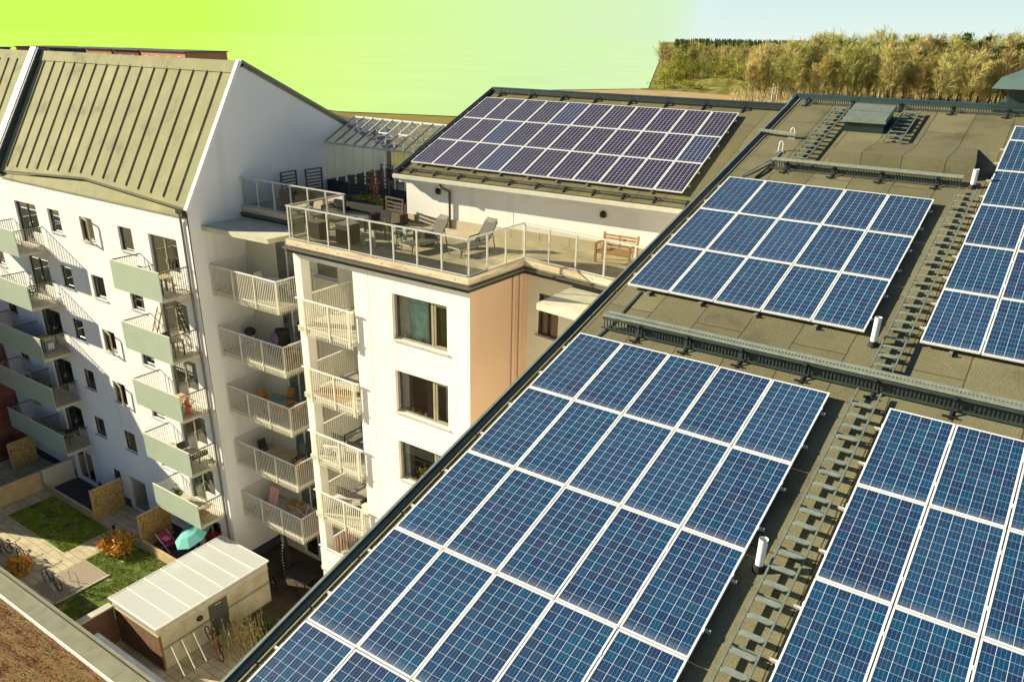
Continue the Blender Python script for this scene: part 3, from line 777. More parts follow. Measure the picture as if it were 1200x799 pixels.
k = 0; u = -.12
while u < UE - .5:
    mb.hexa([fw(u, WW - .035, FLOOR), fw(u + 1.22, WW - .035, FLOOR), fw(u + 1.22, WW - .003, FLOOR), fw(u, WW - .003, FLOOR),
             fw(u, WW - .03, FLOOR + pl_h), fw(u + 1.22, WW - .03, FLOOR + pl_h), fw(u + 1.22, WW - .003, FLOOR + pl_h), fw(u, WW - .003, FLOOR + pl_h)]); u += 1.235
mesh_obj('plinth', mb, plain('beige plinth board', (0.50, 0.42, 0.28, 1), 0.85, var=.08, scale=2), far)
mb = MB(); mb.bar(fw(4.86, WW - .004, FLOOR + pl_h), fw(4.86, WW - .004, zwall), .02, .01); mesh_obj('wall_joint', mb, M['render_cool'], far)
# verge, ridge, eave trim
mb = MB()
mb.bar(froof(-.30, WE, FN + .02), froof(-.30, WR, FN + .02), .06, .22, NF); mb.bar(froof(-.20, WE, FN + .045), froof(-.20, WR, FN + .045), .035, .05, NF)
mesh_obj('verge_capping', mb, M['black_steel'], far)
mb = MB(); mb.bar(froof(-.25, WE, FN + .07), froof(-.25, WR, FN + .07), .03, .03, NF); mesh_obj('capping_strip', mb, M['alu'], far)
mb = MB()
for k in range(7):
    u0, u1 = -.30 + k * 2.0, min(-.30 + k * 2.0 + 1.985, UE)
    mb.hexa([fw(u0, WR - .14, zr - .05), fw(u1, WR - .14, zr - .05), fw(u1, WR + .2, zr - .05), fw(u0, WR + .2, zr - .05),
             fw(u0, WR - .05, zr + .12), fw(u1, WR - .05, zr + .12), fw(u1, WR + .13, zr + .12), fw(u0, WR + .13, zr + .12)])
mesh_obj('ridge_capping', mb, M['green_metal'], far)
mb = MB()
zg = froof(0, WE, FN).z
for u0 in (0,):
    mb.hexa([fw(-.30, WE - .13, zg - .16), fw(UE, WE - .13, zg - .16), fw(UE, WE + .02, zg - .16), fw(-.30, WE + .02, zg - .16),
             fw(-.30, WE - .15, zg - .02), fw(UE, WE - .15, zg - .02), fw(UE, WE - .01, zg - .02), fw(-.30, WE - .01, zg - .02)])
mesh_obj('gutter', mb, M['cream_metal'], far)
mb = MB()
mb.hexa([fw(-.1, WE + .02, zg - .32), fw(UE, WE + .02, zg - .32), fw(UE, WW, zg - .26), fw(-.1, WW, zg - .26),
         fw(-.1, WE + .02, zg - .20), fw(UE, WE + .02, zg - .20), fw(UE, WW, zg - .14), fw(-.1, WW, zg - .14)])
mesh_obj('soffit', mb, M['render_cool'], far)
# downpipe with its swan neck
mb = MB()
uq = 1.93
mb.path([fw(uq, WE - .06, zg - .12), fw(uq, WE - .06, zg - .30), fw(uq + .12, WW - .08, zg - .52), fw(uq + .12, WW - .08, FLOOR + .0)], .045, 8)
mesh_obj('downpipe', mb, plain('brown downpipe', (0.10, 0.065, 0.04, 1), 0.5), far)
# round bulkhead lamps
for uu in (1.50, 8.55):
    c = fw(uu, WW - .02, -.02 if uu < 3 else -.06)
    mb = MB().ball((c.x, c.y - .05, c.z), .13, 12, 8, (1, .7, 1))
    lm = mesh_obj('wall_lamp', mb, M['lamp_metal'], far, smooth=True)
    mb = MB().box(c.x - .10, c.x + .10, c.y - .12, c.y - .02, c.z - .15, c.z - .11); mesh_obj('lamp_lens', mb, M['string_bulb'], lm)
# small snow bars along the eave
t = thing('snow_guard', 'thin low snow guard along the eave of the far roof', 'snow guard', froof(6, WE + .25, FN))
mb = MB()
u = -.2
while u < UE - .1:
    p = froof(u, WE + .22, FN); mb.bar(p, p + Vector((0, 0, .12)), .02, .012); u += .075
mb.bar(froof(-.25, WE + .22, FN) + Vector((0, 0, .12)), froof(UE - .1, WE + .22, FN) + Vector((0, 0, .12)), .025, .02)
mesh_obj('bars', mb, M['black_steel'], t)
for k in range(12):
    uu = .35 + k * 1.12
    p = froof(uu, WE + .05, FN + .012); q = froof(uu, WE + .42, FN + .012)
    mb = MB().bar(p, q, .05, .02, NF); mb.bar(q, froof(uu, WE + .22, FN) + Vector((0, 0, .14)), .03, .02); mb.bar(p, froof(uu, WE + .22, FN) + Vector((0, 0, .14)), .03, .02)
    mesh_obj('bracket', mb, M['black_steel'], t)
t = thing('snow_guard', 'dark snow guard of close bars under the far roof ridge', 'snow guard', froof(6, .55, FN))
mb = MB(); u = .0
while u < UE - .1:
    p = froof(u, .62, FN); mb.bar(p, p + Vector((0, 0, .24)), .03, .012); u += .07
mb.bar(froof(0, .62, FN) + Vector((0, 0, .24)), froof(UE - .1, .62, FN) + Vector((0, 0, .24)), .04, .04)
mesh_obj('bars', mb, M['black_steel'], t)
for k in range(9):
    uu = .35 + k * 1.55
    mb = MB().bar(froof(uu, .30, FN + .015), froof(uu, .8, FN + .015), .06, .03, NF); mb.bar(froof(uu, .34, FN), froof(uu, .62, FN) + Vector((0, 0, .28)), .04, .03)
    mb.tube(froof(uu - .06, .5, FN + .12), froof(uu + .06, .5, FN + .12), .05, 8)
    mesh_obj('bracket', mb, M['black_steel'], t)
# violet array
PUF, PVF = 1.021, 1.995
for j in range(3):
    for i in range(11):
        c = froof((i + .5) * PUF, -(j + .5) * PVF * C2)
        put_panel(violet_proto, not used['v'], c, (T2 + rp.uniform(-.004, .004), rp.uniform(-.003, .003), YA),
                  'violet panel %s from left in %s row on the far roof' % (ORD[i], ['top', 'middle', 'bottom'][j]),
                  'panels of the violet array on the far roof', 'v')
        used['v'] = True
rails('aluminium rails under the violet array on the far roof', 0, 11 * PUF, 0, 3, PVF, (T2, 0, YA), tuple(OF), G)
# ================================================================== MIDDLE BLOCK WITH ROOF TERRACE
DZ = -1.40
STOREY = 2.80
mid = thing('apartment_building', 'bright white block with three big windows and loggias under the roof terrace', 'building', (-11, 8, GZ))
YM = 5.60
XL, XR = -15.44, -7.17
WT = -1.86
FZ = [-4.72 - STOREY * k for k in range(5)]        # balcony floor levels
wins = [(-10.55, -8.12, -4.22, -2.55), (-10.55, -8.12, -7.05, -5.40), (-10.55, -8.12, -9.88, -8.23), (-10.55, -8.12, -12.7, -11.05)]
mb = MB()
holed_wall(mb, -12.38, XR, GZ, WT, wins, YM, .16)
# pier and beam of the loggia
mb.box(XL, -15.06, YM, YM + .42, GZ, WT)
mb.box(-15.06, -12.38, YM, YM + .3, -2.10, WT)
# loggia side and back, gap wall
mb.quad((-12.38, YM, GZ), (-12.38, 8.26, GZ), (-12.38, 8.26, WT), (-12.38, YM, WT))
wallm = mesh_obj('wall', mb, M['render'], mid)
mb = MB()
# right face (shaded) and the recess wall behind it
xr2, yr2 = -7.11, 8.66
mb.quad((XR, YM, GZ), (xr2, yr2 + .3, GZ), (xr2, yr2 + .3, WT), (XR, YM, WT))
mesh_obj('side_wall', mb, M['render_shaded_pink'], mid)
mb = MB()
P2 = Vector((xr2, yr2 + .25, 0)); P3 = Vector((-.2, 8.12, 0))
dr = (P3 - P2).normalized()
def rec(p):  # x along the recess wall, y depth behind it
    nrm = Vector((-dr.y, dr.x, 0))
    v = P2 + dr * p[0] + nrm * p[1]; return (v.x, v.y, p[2])
holed_wall(mb, 0, (P3 - P2).length, GZ, WT, [(.44, 1.38, -4.14, -2.6), (.44, 1.38, -6.95, -5.4)], 0, .12, rec)
mesh_obj('recess_wall', mb, M['render_beige'], mid)
# back wall of loggias and the wall of the gap between the buildings
mb = MB()
gap_holes = []
for fz in FZ:
    gap_holes.append((-19.9, -17.7, fz + .02, fz + 2.15))
    gap_holes.append((-17.35, -16.0, fz + .95, fz + 2.1))
    gap_holes.append((-14.55, -13.55, fz + .95, fz + 2.1))
gap_holes.append((-19.9, -17.9, GZ + .1, GZ + 2.2)); gap_holes.append((-17.5, -15.9, GZ + .9, GZ + 2.1))
holed_wall(mb, -21.7, -12.38, GZ, WT, gap_holes, 8.26, .12)
mesh_obj('back_wall', mb, M['render_beige'], mid)

def window(parent, x0, x1, z0, z1, y, frame_m, to=None, mullion=(), sill=True, transom=None, curtain=None, depth=.10, fwid=.06, open_leaf=None, pane_m='pane', name='window'):
    """frame + pane (+ sill, curtain) in an opening of a wall facing -y; to() maps into the world"""
    to = to or (lambda p: p)
    def bx(mb, a, b, c, d, e, f): mb.hexa([to(p) for p in ((a, c, e), (b, c, e), (b, d, e), (a, d, e), (a, c, f), (b, c, f), (b, d, f), (a, d, f))])
    yf = y + depth
    mb = MB()
    bx(mb, x0 + .003, x0 + fwid, yf, yf + .055, z0 + .003, z1 - .003); bx(mb, x1 - fwid, x1 - .003, yf, yf + .055, z0 + .003, z1 - .003)
    bx(mb, x0 + fwid, x1 - fwid, yf, yf + .055, z0 + .003, z0 + fwid); bx(mb, x0 + fwid, x1 - fwid, yf, yf + .055, z1 - fwid, z1 - .003)
    for m_ in mullion: bx(mb, x0 + (x1 - x0) * m_ - fwid * .6, x0 + (x1 - x0) * m_ + fwid * .6, yf - .006, yf + .058, z0 + fwid, z1 - fwid)
    if transom: bx(mb, x0 + fwid, x1 - fwid, yf + .004, yf + .05, z0 + (z1 - z0) * transom - .03, z0 + (z1 - z0) * transom + .03)
    w = mesh_obj(name, mb, frame_m, parent)
    mb = MB(); mb.quad(to((x0 + .02, yf + .03, z0 + .02)), to((x1 - .02, yf + .03, z0 + .02)), to((x1 - .02, yf + .03, z1 - .02)), to((x0 + .02, yf + .03, z1 - .02)))
    mesh_obj('pane', mb, M[pane_m], w)
    if sill:
        mb = MB(); bx(mb, x0 - .06, x1 + .06, y - .07, y + depth - .004, z0 - .045, z0 - .004); mesh_obj('sill', mb, M['sill'], w)
    if curtain:
        for (a, b, mm) in curtain:
            mb = MB(); xa, xb = x0 + (x1 - x0) * a, x0 + (x1 - x0) * b
            n = max(3, int((xb - xa) / .05)); yy = yf + .18
            for k in range(n):
                u0, u1 = xa + (xb - xa) * k / n, xa + (xb - xa) * (k + 1) / n
                s0, s1 = .03 * (k % 2), .03 * ((k + 1) % 2)
                mb.quad(to((u0, yy + s0, z0 - .1)), to((u1, yy + s1, z0 - .1)), to((u1, yy + s1, z1 + .1)), to((u0, yy + s0, z1 + .1)))
            mesh_obj('curtain', mb, M[mm], w)
    # dim room lining right behind the pane
    mb = MB(); d2 = yf + 1.6
    mb.quad(to((x0 - .5, d2, z0 - .6)), to((x1 + .5, d2, z0 - .6)), to((x1 + .5, d2, z1 + .4)), to((x0 - .5, d2, z1 + .4)))
    mb.quad(to((x0 - .5, yf + .07, z0 - .6)), to((x1 + .5, yf + .07, z0 - .6)), to((x1 + .5, d2, z0 - .6)), to((x0 - .5, d2, z0 - .6)))
    mesh_obj('room_lining', mb, M['room'], w)
    return w
for k, (a, b, c, d) in enumerate(wins):
    cur = [[(.03, .22, 'curtain_white'), (.24, .56, 'curtain'), (.57, .66, 'curtain_dark'), (.78, .96, 'leaf')],
           [(.02, .16, 'curtain_white'), (.17, .22, 'curtain_dark'), (.5, .72, 'curtain_dark'), (.86, .97, 'curtain_white')],
           [(.03, .12, 'curtain_white'), (.13, .2, 'curtain_dark')], [(.1, .3, 'curtain_white')]][k]
    w = window(mid, a, b, c, d, YM, M['frame_olive'], mullion=(.70,), curtain=cur, depth=.13, fwid=.075, pane_m='clear_glass')
    mb = MB(); bxx = a + (b - a) * .73
    for xx in (bxx + .02, b - .09): mb.box(xx, xx + .055, YM + .115, YM + .165, c + .08, d - .08)
    mb.box(bxx + .075, b - .09, YM + .117, YM + .163, c + .08, c + .14); mb.box(bxx + .075, b - .09, YM + .117, YM + .163, d - .14, d - .08)
    mesh_obj('casement', mb, M['frame_olive'], w)
    rr = random.Random(k + 40)
    for q in range(4 if k < 2 else 2):
        xx = a + .35 + q * .28 + rr.uniform(-.05, .05)
        mb = MB().tube((xx, YM + .24, c + .01), (xx, YM + .24, c + .14 + rr.uniform(0, .1)), .05, 8, .03); mesh_obj('ornament', mb, M[['white_cloth', 'terracotta', 'steel', 'red_paint'][(q + k) % 4]], w)
    if k == 2:
        mb = MB()
        for q in range(60): mb.leaf((a + .9 + rr.gauss(0, .18), YM + .35 + rr.gauss(0, .08), c + .3 + rr.gauss(0, .16)), .14, rr)
        mesh_obj('potted_leaves', mb, M['yellow_box'], w)
for sgn, (z0, z1) in enumerate(((-4.14, -2.6), (-6.95, -5.4))):
    window(mid, .44, 1.38, z0, z1, 0, M['frame_dark'], rec, curtain=[(.05, .95, 'curtain_dark')], depth=.08)
for fz in FZ:
    window(mid, -19.9, -17.7, fz + .02, fz + 2.15, 8.26, M['frame_white'], mullion=(.34, .68), sill=False, depth=.07, name='balcony_door')
    window(mid, -17.35, -16.0, fz + .95, fz + 2.1, 8.26, M['frame_white'], depth=.07)
    window(mid, -14.55, -13.55, fz + .95, fz + 2.1, 8.26, M['frame_white'], depth=.07, curtain=[(.1, .9, 'curtain_white')])
window(mid, -19.9, -17.9, GZ + .1, GZ + 2.2, 8.26, M['frame_white'], mullion=(.5,), sill=False, depth=.07, name='balcony_door')
window(mid, -17.5, -15.9, GZ + .9, GZ + 2.1, 8.26, M['frame_white'], depth=.07)
# facade joints
mb = MB()
mb.box(-11.66, -11.645, YM - .004, YM + .01, GZ, WT)
for z in (-4.78, -7.58, -10.4, -13.2): mb.box(-11.645, XR, YM - .004, YM + .01, z - .006, z + .006)
mesh_obj('wall_joint', mb, plain('joint shadow', (0.50, 0.45, 0.36, 1), .9), mid)
mb = MB()
for (x, y) in ((-7.125, 7.95), (-7.12, 8.35)): mb.tube((x + .06, y, GZ), (x + .06, y, WT), .055, 8)
mesh_obj('downpipe', mb, M['render_shaded_pink'], mid)
for z in (-4.78, -7.58): pass

# terrace slab, dark flashing
DECK = [(-21.69, 8.30), (XL - .02, 8.30), (XL - .02, YM - .16), (XR + .02, YM - .12), (-7.06, 8.50), (-.2, 7.72), (-.2, 20.5), (-21.69, 20.5)]
mb = MB().prism(DECK, DZ - .26, DZ - .03); mesh_obj('terrace_slab', mb, M['slab'], mid)
def offset_line(pts, d):
    """offset of an open polyline to its right (outside of the terrace)"""
    out = []
    for k, p in enumerate(pts):
        p = Vector((p[0], p[1], 0)); ns = []
        if k > 0: e = (p - Vector((*pts[k - 1], 0))).normalized(); ns.append(Vector((e.y, -e.x, 0)))
        if k < len(pts) - 1: e = (Vector((*pts[k + 1], 0)) - p).normalized(); ns.append(Vector((e.y, -e.x, 0)))
        if len(ns) == 2: n = (ns[0] + ns[1]); n = n / max(n.dot(ns[0]), .2)
        else: n = ns[0]
        out.append((p + n * d).to_2d())
    return out
EDGE = DECK[:6]
def band(mb, pts, d0, d1, z0, z1):
    a = offset_line(pts, d0); b = offset_line(pts, d1)
    for k in range(len(pts) - 1):
        mb.hexa([(*b[k], z0), (*b[k + 1], z0), (*a[k + 1], z0), (*a[k], z0), (*b[k], z1), (*b[k + 1], z1), (*a[k + 1], z1), (*a[k], z1)])
mb = MB(); band(mb, EDGE, .002, .05, DZ - .20, DZ + .02)
mesh_obj('fascia_board', mb, M['fascia'], mid)
mb = MB()
band(mb, EDGE, -.15, .16, DZ - .33, DZ - .265)
mesh_obj('eaves_flashing', mb, plain('grey zinc flashing', (0.12, 0.115, 0.085, 1), .5, .2), mid)
mb = MB(); band(mb, EDGE, -.13, .07, DZ - .46, DZ - .333); mesh_obj('eaves_trim', mb, M['black_steel'], mid)
mb = MB()
for k in range(len(EDGE) - 1):
    a, b = Vector((*EDGE[k], 0)), Vector((*EDGE[k + 1], 0)); L = (b - a).length; n = max(1, int(L / 1.0))
    e = (b - a) / L; nn = Vector((e.y, -e.x, 0))
    for q in range(n):
        c = a + e * (L * (q + .5) / n) + nn * .054
        c.z = DZ - .10
        mb.bar(c - e * .06, c + e * .06, .012, .06)
mesh_obj('fixing_plate', mb, M['alu'], mid)
# deck boards
inner = offset_line(EDGE, -.01)
mb = MB().prism([tuple(p) for p in inner] + [(-.2, 20.3), (-21.67, 20.3)], DZ - .028, DZ)
mesh_obj('deck_boards', mb, M['deck'], mid)

# glass railings around the terrace
def railing(label, pts, first_h=1.22, post_gap=1.06, glass='rail_glass', group='glass railings around the roof terrace'):
    pts = [Vector((*p, DZ)) for p in pts]
    t = thing('glass_railing', label, 'railing', pts[0], group)
    H = first_h
    mb = MB()
    for a, b in zip(pts, pts[1:]): mb.bar(a + Vector((0, 0, H)), b + Vector((0, 0, H)), .055, .045)
    for p in pts: mb.box(p.x - .03, p.x + .03, p.y - .03, p.y + .03, DZ + H - .024, DZ + H + .024)
    mesh_obj('handrail', mb, M['alu'], t)
    mb = MB()
    for a, b in zip(pts, pts[1:]): mb.bar(a + Vector((0, 0, .05)), b + Vector((0, 0, .05)), .07, .03)
    mesh_obj('bottom_rail', mb, M['alu'], t)
    gl = MB()
    for a, b in zip(pts, pts[1:]):
        L = (b - a).length; n = max(2, int(round(L / post_gap))); e = (b - a) / L
        for q in range(n + 1):
            if q == n and b is not pts[-1]: continue
            c = a + e * (L * q / n)
            if q == 0: c = c + e * .05
            if q == n: c = c - e * .05
            mesh_obj('post', MB().bar(c + Vector((0, 0, .0)), c + Vector((0, 0, H - .02)), .055, .05), M['alu'], t)
        gl.quad(a + e * .06 + Vector((0, 0, .09)), b - e * .06 + Vector((0, 0, .09)), b - e * .06 + Vector((0, 0, H - .05)), a + e * .06 + Vector((0, 0, H - .05)))
    mesh_obj('glass', gl, M[glass], t)
railing('glass railing with pale posts along the front and side edges of the terrace', [(XL + .02, YM - .10), (XR - .04, YM - .06), (-7.12, 8.55), (-.5, 7.83)])
railing('glass railing at the back left of the terrace, running to the grey gable wall', [(-21.66, 8.36), (XL + .03, 8.36), (XL + .03, YM + .02)])

# ------------------------------------------------------------------ canopies over the top balconies
def canopy(poly, z0, z1, label, name='canopy'):
    o = mesh_obj(name, MB().prism(poly, z0, z1), M['canopy'], None, (poly[0][0], poly[0][1], z0))
    return setp(o, label, 'canopy', 'concrete canopies over the top balconies')
canopy([(-21.68, 6.12), (-17.7, 6.30), (-17.55, 8.24), (-21.68, 8.24)], -2.10, -1.91, 'weathered concrete canopy beside the grey gable over the top corner balcony')
cP = [Vector(rec((1.62 + u, v, 0))).to_2d() for u, v in ((0, -2.55), (5.3, -2.55), (5.3, -.01), (0, -.01))]
cP = [(-5.0, 6.16), (-.6, 5.7), (-.6, 8.05), (-5.02, 8.6)]
canopy(cP, -2.16, -1.95, 'sunlit concrete canopy in the recess beside the near roof verge')

# ------------------------------------------------------------------ balconies
def bars(mb, a, b, z0, z1, gap=.11, w=.03, d=.012):
    a, b = Vector(a), Vector(b); L = (b - a).length; n = int(L / gap); e = (b - a) / L
    for k in range(1, n):
        c = a + e * (L * k / n); mb.bar((c.x, c.y, z0), (c.x, c.y, z1), d, w, e)
def corner_balcony(parent, x0, x1, y0, y1, fz, name='balcony', right_gap=True):
    H = 1.12
    mb = MB().box(x0, x1, y0 + .04, y1, fz - .20, fz - .02); sl = mesh_obj(name, mb, M['slab'], parent)
    mb = MB()
    pts = [(x0 + .02, y1), (x0 + .02, y0), (x1, y0), (x1, y1)]
    for p, q in zip(pts, pts[1:]):
        bars(mb, (*p, 0), (*q, 0), fz - .30, fz + H - .02)
        mb.bar((*p, fz - .02), (*q, fz - .02), .03, .04)
        L = math.hypot(q[0] - p[0], q[1] - p[1]); n = max(1, int(L / 1.35))
        for k in range(n + (1 if q == pts[-1] else 0)):
            c = Vector((*p, 0)).lerp(Vector((*q, 0)), k / n); mb.box(c.x - .03, c.x + .03, c.y - .03, c.y + .03, fz - .25, fz + H)
    mesh_obj('railing', mb, M['cream_metal'], sl)
    mb = MB()
    for p, q in zip(pts, pts[1:]): mb.bar((*p, fz + H), (*q, fz + H), .06, .045)
    mesh_obj('handrail', mb, M['white_metal'], sl)
    return sl
for fz in FZ:
    corner_balcony(mid, -21.66, -17.45, 6.28, 8.24, fz)
def loggia(parent, fz):
    H = 1.12
    sl = mesh_obj('loggia_floor', MB().box(-15.38, -12.40, YM - .14, 8.24, fz - .22, fz - .02), M['slab'], parent)
    mb = MB()
    bars(mb, (-15.32, YM - .17, 0), (-12.32, YM - .17, 0), fz - .34, fz + H - .02)
    bars(mb, (-15.25, YM + .45, 0), (-15.25, 8.22, 0), fz - .02, fz + H - .02)
    for x in (-14.9, -13.6, -12.55): mb.box(x - .03, x + .03, YM - .20, YM - .14, fz - .30, fz + H)
    mb.bar((-15.32, YM - .17, fz), (-12.32, YM - .17, fz), .03, .04)
    mesh_obj('railing', mb, M['cream_metal'], sl)
    mb = MB().bar((-15.34, YM - .17, fz + H), (-12.30, YM - .17, fz + H), .06, .045).bar((-15.25, YM + .43, fz + H), (-15.25, 8.24, fz + H), .06, .045)
    mesh_obj('handrail', mb, M['white_metal'], sl)
for fz in FZ: loggia(mid, fz)

# ================================================================== LEFT BUILDING WITH THE STEEP RIBBED ROOF
left = thing('apartment_building', 'white apartment house with the steep ribbed roof and sage green balconies at left', 'building', (-30, 9, GZ))
YF = 5.55; XG = -21.70; XW = -44.0
RYL, RZL = 9.0, 4.38
doors, lwins = [], []
for k in range(5):
    zt = -2.56 - 2.81 * k; fl = FZ[k]
    doors.append((-24.75, -22.70, fl + .03, zt)); doors.append((-36.42, -34.32, fl + .03, zt))
    lwins += [(-33.2, -32.1, zt - 1.14, zt), (-30.3, -29.2, zt - 1.16, zt), (-27.1, -26.02, zt - 1.10, zt)]
    lwins.append((-40.2, -39.1, zt - 1.14, zt))
ground = [(-36.32, -34.42, GZ + .12, -16.75), (-24.55, -22.75, GZ + .12, -16.75)]
gwin = [(-32.3, -31.5, -18.2, -16.8), (-27.0, -25.5, -17.95, -16.85)]
entr = [(-30.75, -29.12, GZ + .02, -16.75)]
mb = MB()
holed_wall(mb, XW, XG, GZ, -1.46, doors + lwins + ground + gwin, YF, .14) if False else None
holes = doors + lwins + ground + gwin
# the entrance is a deep recess of its own
holed_wall(mb, XW, XG, GZ, -1.46, holes + entr, YF, .16)
mesh_obj('wall', mb, M['render_cool'], left)
mb = MB(); a, b, c, d = entr[0]
mb.quad((a, YF + .16, c), (a, YF + .16, d), (a, YF + 1.6, d), (a, YF + 1.6, c)); mb.quad((b, YF + .16, d), (b, YF + .16, c), (b, YF + 1.6, c), (b, YF + 1.6, d))
mb.quad((a, YF + .16, d), (b, YF + .16, d), (b, YF + 1.6, d), (a, YF + 1.6, d)); mb.quad((a, YF + 1.6, c), (b, YF + 1.6, c), (b, YF + 1.6, d), (a, YF + 1.6, d))
mesh_obj('entrance_recess', mb, plain('greige render', (0.50, 0.46, 0.38, 1), .9), left)
# gable wall
mb = MB(); i = len(mb.v)
BY, BZ = 17.5, .25
mb.v += [(XG, YF, GZ), (XG, BY, GZ), (XG, BY, BZ - .12), (XG, RYL, RZL - .10), (XG, YF + .05, -1.2)]
mb.f.append((i, i + 1, i + 2, i + 3, i + 4))
mesh_obj('gable_wall', mb, M['render_cool'], left)
mb = MB(); mb.quad((XW, BY - .1, GZ), (XG - .01, BY - .1, GZ), (XG - .01, BY - .1, BZ - .1), (XW, BY - .1, BZ - .1)); mb.quad((XW, YF, GZ), (XW, BY - .1, GZ), (XW, BY - .1, BZ), (XW, YF, -1.3))
mesh_obj('rear_wall', mb, M['render_cool'], left)
mb = MB()
for fz in FZ + [-1.9]: mb.quad((XW, YF + .3, fz - .1), (XG - .05, YF + .3, fz - .1), (XG - .05, BY - .2, fz - .1), (XW, BY - .2, fz - .1))
mesh_obj('floor', mb, M['room'], left)
pm = plain('dark blue grey plinth', (0.05, 0.06, 0.075, 1), .7)
for bb in ((XG + .003, XG + .04, YF + .02, 8.2), (XW, -36.6, YF - .035, YF - .003), (-34.2, -30.9, YF - .035, YF - .003), (-29.0, -24.8, YF - .035, YF - .003)): mesh_obj('plinth', MB().box(*bb, GZ, GZ + .5), pm, left)
# roof: steep front, shallower back
eave = [(-37.15, 5.62, -1.17), (-29.7, 5.86, -.78), (XG + .02, 5.62, -1.17)]
FW0, FW1 = -37.95, -37.35           # firewall between the two houses
def rf(x, t):
    """point on the steep slope: t 0 eave .. 1 ridge"""
    if x < eave[1][0]: k = min(max((x - eave[0][0]) / (eave[1][0] - eave[0][0]), 0), 1); e = Vector(eave[0]).lerp(Vector(eave[1]), k)
    else: k = (x - eave[1][0]) / (eave[2][0] - eave[1][0]); e = Vector(eave[1]).lerp(Vector(eave[2]), k)
    e.x = x; return e.lerp(Vector((x, RYL, RZL)), t)
mb = MB()
SN = Vector((0, -.855, .519))
xs = [FW1, -33.5, -29.7, -25.7, XG + .02]
for a, b in zip(xs, xs[1:]):
    p = [rf(a, 0), rf(b, 0), rf(b, 1), rf(a, 1)]
    mb.hexa([q - SN * .12 for q in p] + p)
mb.hexa([(FW1, RYL, RZL - .15), (XG + .02, RYL, RZL - .15), (XG + .02, BY, BZ - .15), (FW1, BY, BZ - .15), (FW1, RYL, RZL), (XG + .02, RYL, RZL), (XG + .02, BY, BZ), (FW1, BY, BZ)])
mesh_obj('roof', mb, M['felt_light'], left)
# strip of roofing below the eave line, down to the wall head
mb = MB()
low = [(-37.2, YF - .07, -1.44), (-29.7, YF - .07, -1.44), (XG, YF - .07, -1.44)]
for k in range(2):
    a, b = Vector(eave[k]) + Vector((0, .06, -.14)), Vector(eave[k + 1]) + Vector((0, .06, -.14))
    mb.quad(low[k], low[k + 1], b, a)
    la, lb = Vector(low[k]), Vector(low[k + 1])
    mb.quad(la - Vector((0, 0, .07)), lb - Vector((0, 0, .07)), lb, la)
    mb.quad(la + Vector((0, .3, -.07)), lb + Vector((0, .3, -.07)), lb - Vector((0, 0, .07)), la - Vector((0, 0, .07)))
mesh_obj('eaves_strip', mb, M['felt_light'], left)
mb = MB()
for k in range(2):
    a, b = Vector(eave[k]), Vector(eave[k + 1]); mb.bar(a + Vector((0, -.02, -.02)), b + Vector((0, -.02, -.02)), .05, .09)
mesh_obj('eaves_gutter', mb, plain('dull grey green gutter', (0.15, 0.145, 0.09, 1), .5, .2), left)
# standing ribs
for k in range(16):
    x = -36.75 + k * .945
    mb = MB().bar(rf(x, .035) + SN * .022, rf(x, .93) + SN * .022, .024, .07, SN)
    mesh_obj('roof_rib', mb, plain('roof rib', (0.22, 0.20, 0.12, 1), .8) if k == 0 else bpy.data.materials['roof rib'], left)
mb = MB().bar((FW1, RYL - .18, RZL - .26) , (XG, RYL - .18, RZL - .26), .02, .02); mb = MB()
mb.hexa([(FW1, RYL - .30, RZL - .42), (XG + .02, RYL - .30, RZL - .42), (XG + .02, RYL + .3, RZL - .10), (FW1, RYL + .3, RZL - .10),
         (FW1, RYL - .06, RZL + .03), (XG + .02, RYL - .06, RZL + .03), (XG + .02, RYL + .06, RZL + .03), (FW1, RYL + .06, RZL + .03)])
mesh_obj('ridge_capping', mb, M['felt_light'], left)
# bright verge sheet on the gable edge, grey coping down the back
mb = MB()
a, b = rf(XG + .02, -.01), rf(XG + .02, 1.005)
mb.bar(a + SN * .02, b + SN * .02, .17, .16, SN)
mesh_obj('verge_capping', mb, M['white_metal'], left)
mb = MB().bar((XG + .02, RYL + .03, RZL + .03), (XG + .02, BY, BZ + .03), .16, .12)
mesh_obj('gable_coping', mb, plain('grey green coping', (0.16, 0.18, 0.15, 1), .5, .2), left)
# firewall
mb = MB()
def fwp(x0, x1, h0, h1):
    n = SN
    P = []
    for x in (x0, x1):
        e = Vector((x, 5.55, -1.3)); r = Vector((x, RYL + .1, RZL))
        P.append((e, r))
    (e0, r0), (e1, r1) = P
    mb.hexa([e0 + n * h0, e1 + n * h0, r1 + n * h0, r0 + n * h0, e0 + n * h1, e1 + n * h1, r1 + n * h1, r0 + n * h1])
fwp(FW0, FW1, -.3, .34)
mesh_obj('fire_wall', mb, M['render'], left)
mb = MB(); fwp(FW0 - .03, FW1 - .12, .343, .39); mesh_obj('fire_wall_coping', mb, M['white_metal'], left)
mb = MB(); fwp(FW1 + .003, FW1 + .05, -.3, .30); mesh_obj('fire_wall_shade', mb, plain('dark teal shade', (0.02, 0.04, 0.05, 1), .5), left)  # dark sheet standing in for the shade on the fire wall's right side
